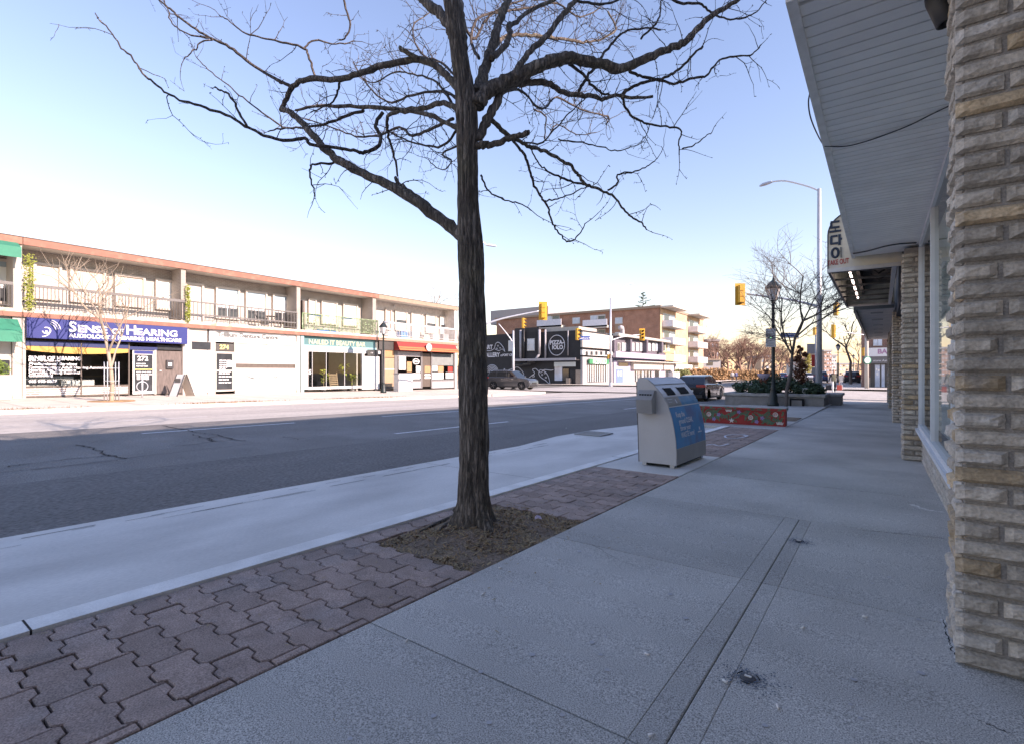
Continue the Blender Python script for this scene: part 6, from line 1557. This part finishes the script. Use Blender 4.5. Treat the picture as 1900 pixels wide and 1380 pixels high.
bare_tree('farther bare tree along the right sidewalk',tuple(on_d(1592,690,95)[:2])+(-.45,),15,8,'bark_grey',g1,.9,1.5,'trees along the right sidewalk')
def conifer(label,loc,h,r,seed,mt='evergreen'):
    t_=thing('conifer_tree',label,'tree',loc); rr=random.Random(seed); m=MB(); MB().tube([(0,0,0),(0,0,h)],[h*.018,.02],6).build('trunk','bark_grey',t_)
    for k in range(64):
        z=h*(.2+.8*k/64); L=r*(1-(k/64))*rr.uniform(.6,1.15)+.15; a=k*2.4
        for q in range(14):
            f=(q+1)/14; c=Vector((math.cos(a)*L*f,math.sin(a)*L*f,z+L*.18*f-.1)); s_=.32
            u=Vector((rr.gauss(0,1),rr.gauss(0,1),rr.gauss(0,.35))).normalized()*s_; w=u.orthogonal().normalized()*.11; m.add([c-u,c-w,c+u,c+w],[(0,1,2,3)])
    m.build('crown',mt,t_,kind='stuff')
p=on_d(1193,690,118); conifer('dark conifer rising above the apartment block roof',(p.x,p.y,-.5),20.3,11,3)
p=on_d(1168,690,125); conifer('small dark conifer tip left of the larger one above the apartments',(p.x,p.y,-.5),16.9,6,4)
mat('yellow_needle', (.34,.30,.07), .8, var=.3, scale=3)
p=on_d(1500,690,120); conifer('yellow-green conifer left of the steel pole in the distance',(p.x,p.y,-.5),6.2,2.6,5,'yellow_needle')
p=on_d(1298,690,128); conifer('olive conifer right of the apartment balconies',(p.x,p.y,-.5),6.5,2.6,6,'hedge_olive')
def hedge(label,px0,px1,pyt,d,mt,seed):
    a=on_d(px0,690,d); b=on_d(px1,690,d); L=(b-a).length; H=on_d(px0,pyt,d).z+.45; t_=thing('hedge',label,'hedge',(a.x,a.y,-.45),YAW); rr=random.Random(seed); m=MB()
    foliage(m,[((x,0,z),.7) for x in [L*k/16 for k in range(17)] for z in (H*.25,H*.6,H*.8)],2200,.28,rr); m.build('foliage',mt,t_,kind='stuff'); box(0,L,-.2,.2,0,H*.7).build('core',mt,t_)
hedge('long brown dried hedge before the low grey building',1262,1345,684,95,'dry_grass',1); hedge('olive hedge beside the end of the lilac shops',1252,1275,688,90,'hedge_olive',2)
hedge('brown brushy hedge running behind the planter shrubs',1350,1440,688,100,'dry_grass',3)

# far wooded skyline beyond the last buildings
m=MB(); rr=random.Random(31)
for k in range(5200):
    px=rr.uniform(870,1700) if k%4 else rr.uniform(-400,900); d=rr.uniform(270,330); q=on_d(px,690,d); hmax=6+4.5*mnoise.noise(Vector((px*.012,1,2)))+2*mnoise.noise(Vector((px*.05,5,2))); z=rr.uniform(-.5,max(2,hmax)); s_=rr.uniform(.5,1.6)
    u=Vector((rr.gauss(0,1),rr.gauss(0,1),rr.gauss(0,1))).normalized()*s_; w=u.orthogonal().normalized()*s_*.5; c=Vector((q.x,q.y,z)); m.add([c-u,c-w,c+u,c+w],[(0,1,2,3)])
o=m.build('distant_woods','twig_tan',kind='stuff'); tag(o,'far brown wooded skyline at the end of the road','woods')
# ================================================================ VEHICLES AND PEOPLE
def paint(name,c,metal=.3): mat(name,c,.25,metal=metal,var=0,coat=.8,spec=.5)
paint('car_black',(.012,.013,.015)); paint('car_grey',(.075,.08,.09),.5); paint('car_white',(.6,.6,.6),0); paint('car_blue',(.03,.06,.16))
mat('car_glass',(.012,.016,.02),.04,var=0,spec=.8); mat('rim',(.5,.5,.52),.3,metal=.9,var=0); mat('tyre',(.018,.018,.019),.85,var=0); mat('tail_red',(.4,.02,.02),.25,var=0); mat('head_clear',(.65,.68,.7),.15,var=0); mat('chrome',(.6,.6,.6),.15,metal=1,var=0)
mat('trim_black',(.02,.02,.02),.6,var=0)
def soften(mb, off):
    bm=bmesh.new(); vs_=[bm.verts.new(v) for v in mb.v]
    for f in mb.f:
        try: bm.faces.new([vs_[i] for i in f])
        except ValueError: pass
    bmesh.ops.recalc_face_normals(bm,faces=bm.faces[:])
    ed=[e for e in bm.edges if len(e.link_faces)==2 and e.calc_face_angle(0)>.35]
    bmesh.ops.bevel(bm,geom=ed,offset=off,segments=2,affect='EDGES',profile=.6,clamp_overlap=True)
    return MB().bm(bm,True)
def car(label, loc, rz, pt, kind='hatch', L=4.35, W=1.8, H=1.47, group=None):
    """local: +x forward, y left, z up; wheels on z=0"""
    t_=thing('car',label,'car',loc,rz,group); hx=L/2; wr=.33 if kind=='hatch' else .37; fx=hx-.85; rx=-hx+.80
    gc=.17 if kind=='hatch' else .22; sh=H*.62; 
    def arch(cx): return [(cx+(wr+.06)*math.cos(R(a)),wr*.95+(wr+.06)*math.sin(R(a))) for a in range(-20,201,20)][::-1]
    low=[(-hx+.05,gc+.18),(-hx+.16,gc)]; 
    a1=[p for p in arch(rx) if p[1]>gc]; a2=[p for p in arch(fx) if p[1]>gc]
    bot=low+[(a1[0][0],gc)]+a1+[(a1[-1][0],gc),(a2[0][0],gc)]+a2+[(a2[-1][0],gc),(hx-.18,gc)]
    if kind=='hatch': top=[(hx-.04,gc+.15),(hx,.48),(hx-.05,.66),(hx-.35,.80),(hx-1.15,.96),(hx-1.25,sh+.02),(-hx+.5,sh+.08),(-hx+.12,sh+.04),(-hx+.0,.78),(-hx+.02,.5)]
    else: top=[(hx-.04,gc+.15),(hx,.55),(hx-.05,.82),(hx-.25,.98),(hx-1.2,1.10),(hx-1.3,sh+.04),(-hx+.5,sh+.08),(-hx+.1,sh+.02),(-hx+.0,.9),(-hx+.02,.6)]
    poly=bot+top; n=len(poly); m=MB(); ys=[(-W/2+.0,.06),(-W/2+.05,0),(W/2-.05,0),(W/2,.06)]; vs=[]
    cx,cz=0,.6
    for y,ins in ys:
        for x,z in poly: vs.append((x-ins*(1 if x>cx else -1)*(.9 if abs(x)>hx-.6 else .0), y, z-ins*.9*(1 if z>.75 else 0)))
    for s_ in range(3):
        for i in range(n): m.f.append([s_*n+i,s_*n+(i+1)%n,(s_+1)*n+(i+1)%n,(s_+1)*n+i]); m.s.append(False); m.m.append(0)
    m.v=[tuple(v) for v in vs]; m.f+= [list(range(n)),list(range(4*n-1,3*n-1,-1))]; m.s+=[False]*2; m.m+=[0]*2
    soften(m,.035).build('body',pt,t_)
    # greenhouse
    if kind=='hatch': gb=[(-hx+.16,sh+.03),(hx-1.2,sh-.02)]; gt=[(hx-2.0,H-.03),(hx-2.45,H),(-hx+1.35,H-.02),(-hx+.85,H-.10)]
    else: gb=[(-hx+.10,sh+.03),(hx-1.25,sh+.0)]; gt=[(hx-1.95,H-.03),(hx-2.4,H),(-hx+.9,H),(-hx+.35,H-.05)]
    pr=[gb[0],gb[1]]+gt; wy=[W/2-.07]*2+[W/2-.22]*4; k=len(pr); g=MB(); g.add([(x,-w,z) for (x,z),w in zip(pr,wy)]+[(x,w,z) for (x,z),w in zip(pr,wy)],[[i,(i+1)%k,k+(i+1)%k,k+i] for i in range(k)]+[list(range(k))[::-1],list(range(k,2*k))]); cab=soften(g,.05).build('cabin',pt,t_)
    # glass set slightly proud
    def sidepane(x0,x1,f0=.1,f1=.86):
        for s_ in (-1,1):
            def P_(x,f):
                z=lerp(sh+.02,H-.02,f); w=lerp(W/2-.07,W/2-.22,f)+.006
                lim0=lerp(gb[0][0],gt[3][0],f)+.08; lim1=lerp(gb[1][0],gt[0][0],f)-.10; return (min(max(x,lim0),lim1),s_*w,z)
            q=[P_(x0,f0),P_(x1,f0),P_(x1,f1),P_(x0,f1)]; MB().quad(*(q if s_<0 else q[::-1])).build('side_window','car_glass',cab)
    mid=-.15; sidepane(mid+.05,hx); sidepane(-hx+1.15,mid-.03); sidepane(-hx,-hx+1.08)
    def endpane(a,b,nm,off):
        q=[]
        for f in (.08,.92):
            x=lerp(a[0],b[0],f)+off[0]; z=lerp(a[1],b[1],f)+off[1]; w=lerp(W/2-.12,W/2-.28,f); q.append((x,w,z))
        (x0,w0,z0),(x1,w1,z1)=q; MB().quad((x0,-w0,z0),(x0,w0,z0),(x1,w1,z1),(x1,-w1,z1)).build(nm,'car_glass',cab)
    endpane(gb[1],gt[0],'windshield',(.006,.006)); endpane(gb[0],gt[3],'rear_window',(-.006,.006))
    for x in (fx,rx):
        for s_ in (-1,1):
            w=thing('wheel',None,None,(x,s_*(W/2-.12),wr)); w.parent=t_
            w.name='wheel'
            ty=MB().lathe([(wr*.62,-.1),(wr*.95,-.11),(wr,-.08),(wr,.08),(wr*.95,.11),(wr*.62,.1)],22,axis='y').build('tyre','tyre',w)
            m=MB(); m.lathe([(0,.06*s_),(wr*.6,.085*s_),(wr*.66,.1*s_),(wr*.66,.02*s_)],20,axis='y')
            for q in range(5): a=q*1.257; m.bar((0,.09*s_,0),(wr*.58*math.cos(a),.095*s_,wr*.58*math.sin(a)),.05,.02)
            m.build('rim','rim',w); MB().lathe([(0,.058*s_),(wr*.57,.066*s_),(wr*.57,.06*s_),(0,.05*s_)],16,axis='y').build('wheel_well','trim_black',w)
    for s_ in (-1,1):
        MB().add([(hx-.02,s_*(W/2-.55),.66),(hx-.10,s_*(W/2-.06),.70),(hx-.45,s_*(W/2-.0),.80),(hx-.30,s_*(W/2-.45),.80)],[(0,1,2,3) if s_>0 else (3,2,1,0)]).build('headlight','head_clear',t_)
        z=.78 if kind=='hatch' else .98
        cbox(-hx-.02,-hx+.28,min(s_*(W/2-.48),s_*(W/2+.008)),max(s_*(W/2-.48),s_*(W/2+.008)),z,z+.15,.02).build('taillight','tail_red',t_)
        cbox(hx-1.55,hx-1.38,min(s_*(W/2),s_*(W/2+.18)),max(s_*(W/2),s_*(W/2+.18)),sh+.03,sh+.16,.03).build('mirror',pt,t_)
        for xx in (.55,-.55): box(xx-.1,xx+.1,min(s_*(W/2-.01),s_*(W/2+.012)),max(s_*(W/2-.01),s_*(W/2+.012)),sh-.15,sh-.12).build('door_handle','chrome' if kind!='hatch' else pt,t_)
        box(a1[-1][0]+.02,a2[0][0]-.02,min(s_*(W/2-.03),s_*(W/2+.006)),max(s_*(W/2-.03),s_*(W/2+.006)),gc-.01,gc+.1).build('sill_trim','trim_black',t_)
        for xx in (.6-.15,-.58): box(xx-.004,xx+.004,min(s_*(W/2-.01),s_*(W/2+.003)),max(s_*(W/2-.01),s_*(W/2+.003)),gc+.12,sh-.02).build('door_seam','trim_black',t_)
    box(hx-.03,hx+.006,-.45,.45,.5,.66).build('grille','trim_black',t_); box(hx-.05,hx+.012,-.7,.7,gc+.08,gc+.2).build('bumper_grille','trim_black',t_)
    box(-hx-.008,-hx+.05,-.26,.26,.52 if kind=='hatch' else .75,.63 if kind=='hatch' else .86).build('licence_plate','paper_white',t_); box(-hx-.005,-hx+.1,-.75,.75,gc+.03,gc+.2).build('rear_bumper_trim','trim_black',t_)
    if kind!='hatch':
        for s_ in (-1,1): MB().tube([(-hx+.8,s_*(W/2-.28),H+.0),(-hx+.85,s_*(W/2-.28),H+.04),(hx-2.5,s_*(W/2-.28),H+.04),(hx-2.45,s_*(W/2-.28),H)],.02,5).build('roof_rail','chrome',t_)
    MB().tube([(-hx+.9,0,H-.02),(-hx+.75,0,H+.12)],.012,5).build('antenna','trim_black',t_)
    return t_
rp=ground(1297,745)
car('black hatchback on the road behind the red wall',(-8.75,31.0,gz(-8.75,31.0)+.012),R(90),'car_black')
sv=on_d(950,690,47); car('dark grey sport utility car driving out of the cross street',(sv.x,sv.y,-.44),R(8),'car_grey','suv',4.6,1.9,1.72)
q=on_d(1580,690,70); car('dark distant parked car right of the walking person',(q.x,q.y,-.44),R(95),'car_black','suv',4.6,1.9,1.7)
q=on_d(1502,690,95); car('white distant car left of the steel pole',(q.x,q.y,-.44),R(-80),'car_white','hatch')
q=on_d(1524,690,78); car('dark distant car just left of the walking person',(q.x,q.y,-.44),R(92),'car_blue','suv',4.6,1.9,1.7)
q=on_d(1453,690,110); car('small blue distant car behind the planter shrubs',(q.x,q.y,-.44),R(95),'car_blue','hatch')
# ---- people
mat('skin',(.48,.30,.22),.6,var=0); mat('coat_dark',(.03,.03,.033),.8,var=.2,scale=20); mat('jacket_olive',(.20,.19,.13),.8,var=.2,scale=20); mat('jeans',(.12,.15,.22),.8,var=.15,scale=20); mat('pants_dark',(.03,.035,.045),.8,var=0); mat('shoe_white',(.6,.6,.6),.6,var=0); mat('hair',(.03,.022,.018),.7,var=0); mat('bag_red',(.42,.07,.05),.6,var=0); mat('bag_white',(.62,.62,.6),.6,var=0); mat('coat_blue',(.10,.12,.25),.8,var=.1)
def skinmesh(name, verts, edges, radii, mt, parent, sub=2, split=None):
    me=bpy.data.meshes.new(name); me.from_pydata(verts,edges,[]); o=link(name,me,parent)
    mod=o.modifiers.new('skin','SKIN')
    for i,(sv_,r) in enumerate(zip(me.skin_vertices[0].data,radii)): sv_.radius=(r,r) if not hasattr(r,'__len__') else r; sv_.use_root=(i==0)
    md=o.modifiers.new('sub','SUBSURF'); md.levels=sub; md.render_levels=sub
    dg=bpy.context.evaluated_depsgraph_get(); nm=bpy.data.meshes.new_from_object(o.evaluated_get(dg)); o.modifiers.clear(); o.data=nm; bpy.data.meshes.remove(me)
    for ms in (mt if isinstance(mt,(list,tuple)) else [mt]): nm.materials.append(MAT(ms))
    if split:
        for p in nm.polygons: p.material_index=split(p.center)
    for p in nm.polygons: p.use_smooth=True
    return o
def person(label,loc,rz,stride=.22,coat='coat_dark',legs=('jeans','pants_dark'),s=1.0,arms=None,front=None):
    t_=thing('person',label,'person',loc,rz); # faces -y
    A=arms or ((-.30,-.02,.80),(.30,-.02,.80))
    V=[(0,0,.95),(0,.0,1.15),(0,.01,1.38),(0,.0,1.50),(0,-.01,1.58),
       (-.09,0,.90),(-.10,-stride*.6,.50),(-.10,-stride,.09),(-.10,-stride-.14,.05),
       (.09,0,.90),(.10,stride*.2,.50),(.10,stride,.12),(.10,stride-.13,.05),
       (-.19,.01,1.40),(-.27,.03,1.12),A[0],(A[0][0],A[0][1]-.01,A[0][2]-.09),
       (.19,.01,1.40),(.27,.03,1.12),A[1],(A[1][0],A[1][1]-.01,A[1][2]-.09),(0,-.01,1.63)]
    E=[(0,1),(1,2),(2,3),(3,4),(4,21),(0,5),(5,6),(6,7),(7,8),(0,9),(9,10),(10,11),(11,12),(2,13),(13,14),(14,15),(15,16),(2,17),(17,18),(18,19),(19,20)]
    Rr_=[(.16,.12),(.17,.125),(.18,.12),(.07,.07),(.06,.06),(.095,.095),(.068,.068),(.05,.05),(.04,.035),(.095,.095),(.068,.068),(.05,.05),(.04,.035),(.075,.075),(.055,.055),(.042,.042),(.035,.03),(.075,.075),(.055,.055),(.042,.042),(.035,.03),(.05,.05)]
    def sp_(c):
        if c.z>1.47 and abs(c.x)<.1: return 4
        if abs(c.x)>.22 and c.z<A[0][2]+.0: return 4
        if c.z<.12: return 3
        if c.z<.88: return 1 if c.x<0 else 2
        return 5 if (front and abs(c.x)<.13 and c.y<-.03 and c.z<1.42) else 0
    b=skinmesh('body',V,E,Rr_,[coat,legs[0],legs[1],'shoe_white','skin',front or coat],t_,2,sp_)
    hd=MB(); hd.lathe([(0,-.115),(.045,-.11),(.07,-.07),(.082,-.01),(.085,.04),(.075,.09),(.045,.118),(0,.125)],14,(0,-.02,1.665)); 
    hd.v=[(x,y*1.15,z) for x,y,z in hd.v]; h=hd.build('head','skin',t_); MB().add([(-.012,-.118,1.66),(.012,-.118,1.66),(0,-.145,1.64),(0,-.115,1.69)],[(0,1,2),(1,3,2),(3,0,2)]).build('nose','skin',h)
    for x in (-.03,.03): MB().lathe([(0,-.008),(.01,0),(0,.008)],6,(x,-.118,1.685)).build('eye','hair',h)
    box(-.022,.022,-.120,-.112,1.612,1.618).build('mouth','bag_red',h)
    hr=MB(); hr.lathe([(.088,.0),(.094,.03),(.088,.08),(.06,.118),(0,.135)],14,(0,.0,1.665)); hr.v=[(x,y*1.15,z) for x,y,z in hr.v]; hr.build('hair','hair',t_)
    for k,(hx_,hy,hz) in enumerate(A):   # fingers curled
        m=MB()
        for q in range(5):
            o_=(q-2)*.016; th=q==0; m.tube([(hx_+(.0 if not th else .02),hy+o_-.01,hz-.10),(hx_+.012*(1 if hx_<0 else -1),hy+o_-.012,hz-.15+.012*abs(q-2)),(hx_+.03*(1 if hx_<0 else -1),hy+o_-.012,hz-.155+.012*abs(q-2))],.0085,5)
        m.build('fingers','skin',t_)
    t_.scale=(s,s,s); return t_
pp=on_d(1547,690,39.6); PZ=gz(pp.x,pp.y)
pr_=person('person in a dark jacket walking toward the viewer carrying bags',(pp.x,pp.y,PZ),R(14),.2,'coat_dark',('bag_white','pants_dark'),1.0,((-.34,-.02,.82),(.36,-.05,.80)),'jacket_olive')
def shopping_bag(label,P,mt,w=.34,h=.4,d=.14):
    t_=thing('carrier_bag',label,'bag',P,R(14)); MB().add([(-w/2,-d/2,0),(w/2,-d/2,0),(w/2,d/2,0),(-w/2,d/2,0),(-w*.46,-d*.4,h),(w*.46,-d*.4,h),(w*.46,d*.4,h),(-w*.46,d*.4,h)],[(3,2,1,0),(0,1,5,4),(1,2,6,5),(2,3,7,6),(3,0,4,7)]).build('bag_body',mt,t_)
    MB().tube([(-w*.25,-d*.4,h),(-w*.2,0,h+.11),(w*.2,0,h+.11),(w*.25,-d*.4,h)],.008,5).build('handle',mt,t_)
c,s_=math.cos(R(14)),math.sin(R(14))
def rel(x,y,z): return (pp.x+c*x-s_*y,pp.y+s_*x+c*y,PZ+z)
shopping_bag('red carrier bag hanging from the right hand of the walking person',rel(.36,-.06,.20),'bag_red'); shopping_bag('black and white carrier bag held on the left of the walking person',rel(-.36,-.03,.22),'coat_dark',.40,.38); shopping_bag('white carrier bag behind the red one',rel(.46,.06,.24),'bag_white',.3,.38)
q=on_d(1366,690,88); person('distant person in a blue coat near the low grey building',(q.x,q.y,-.44),R(40),.12,'coat_blue',('pants_dark','pants_dark'))
q=on_d(1359,690,90); person('distant person in white beside the one in blue',(q.x,q.y,-.44),R(20),.12,'bag_white',('pants_dark','pants_dark'))
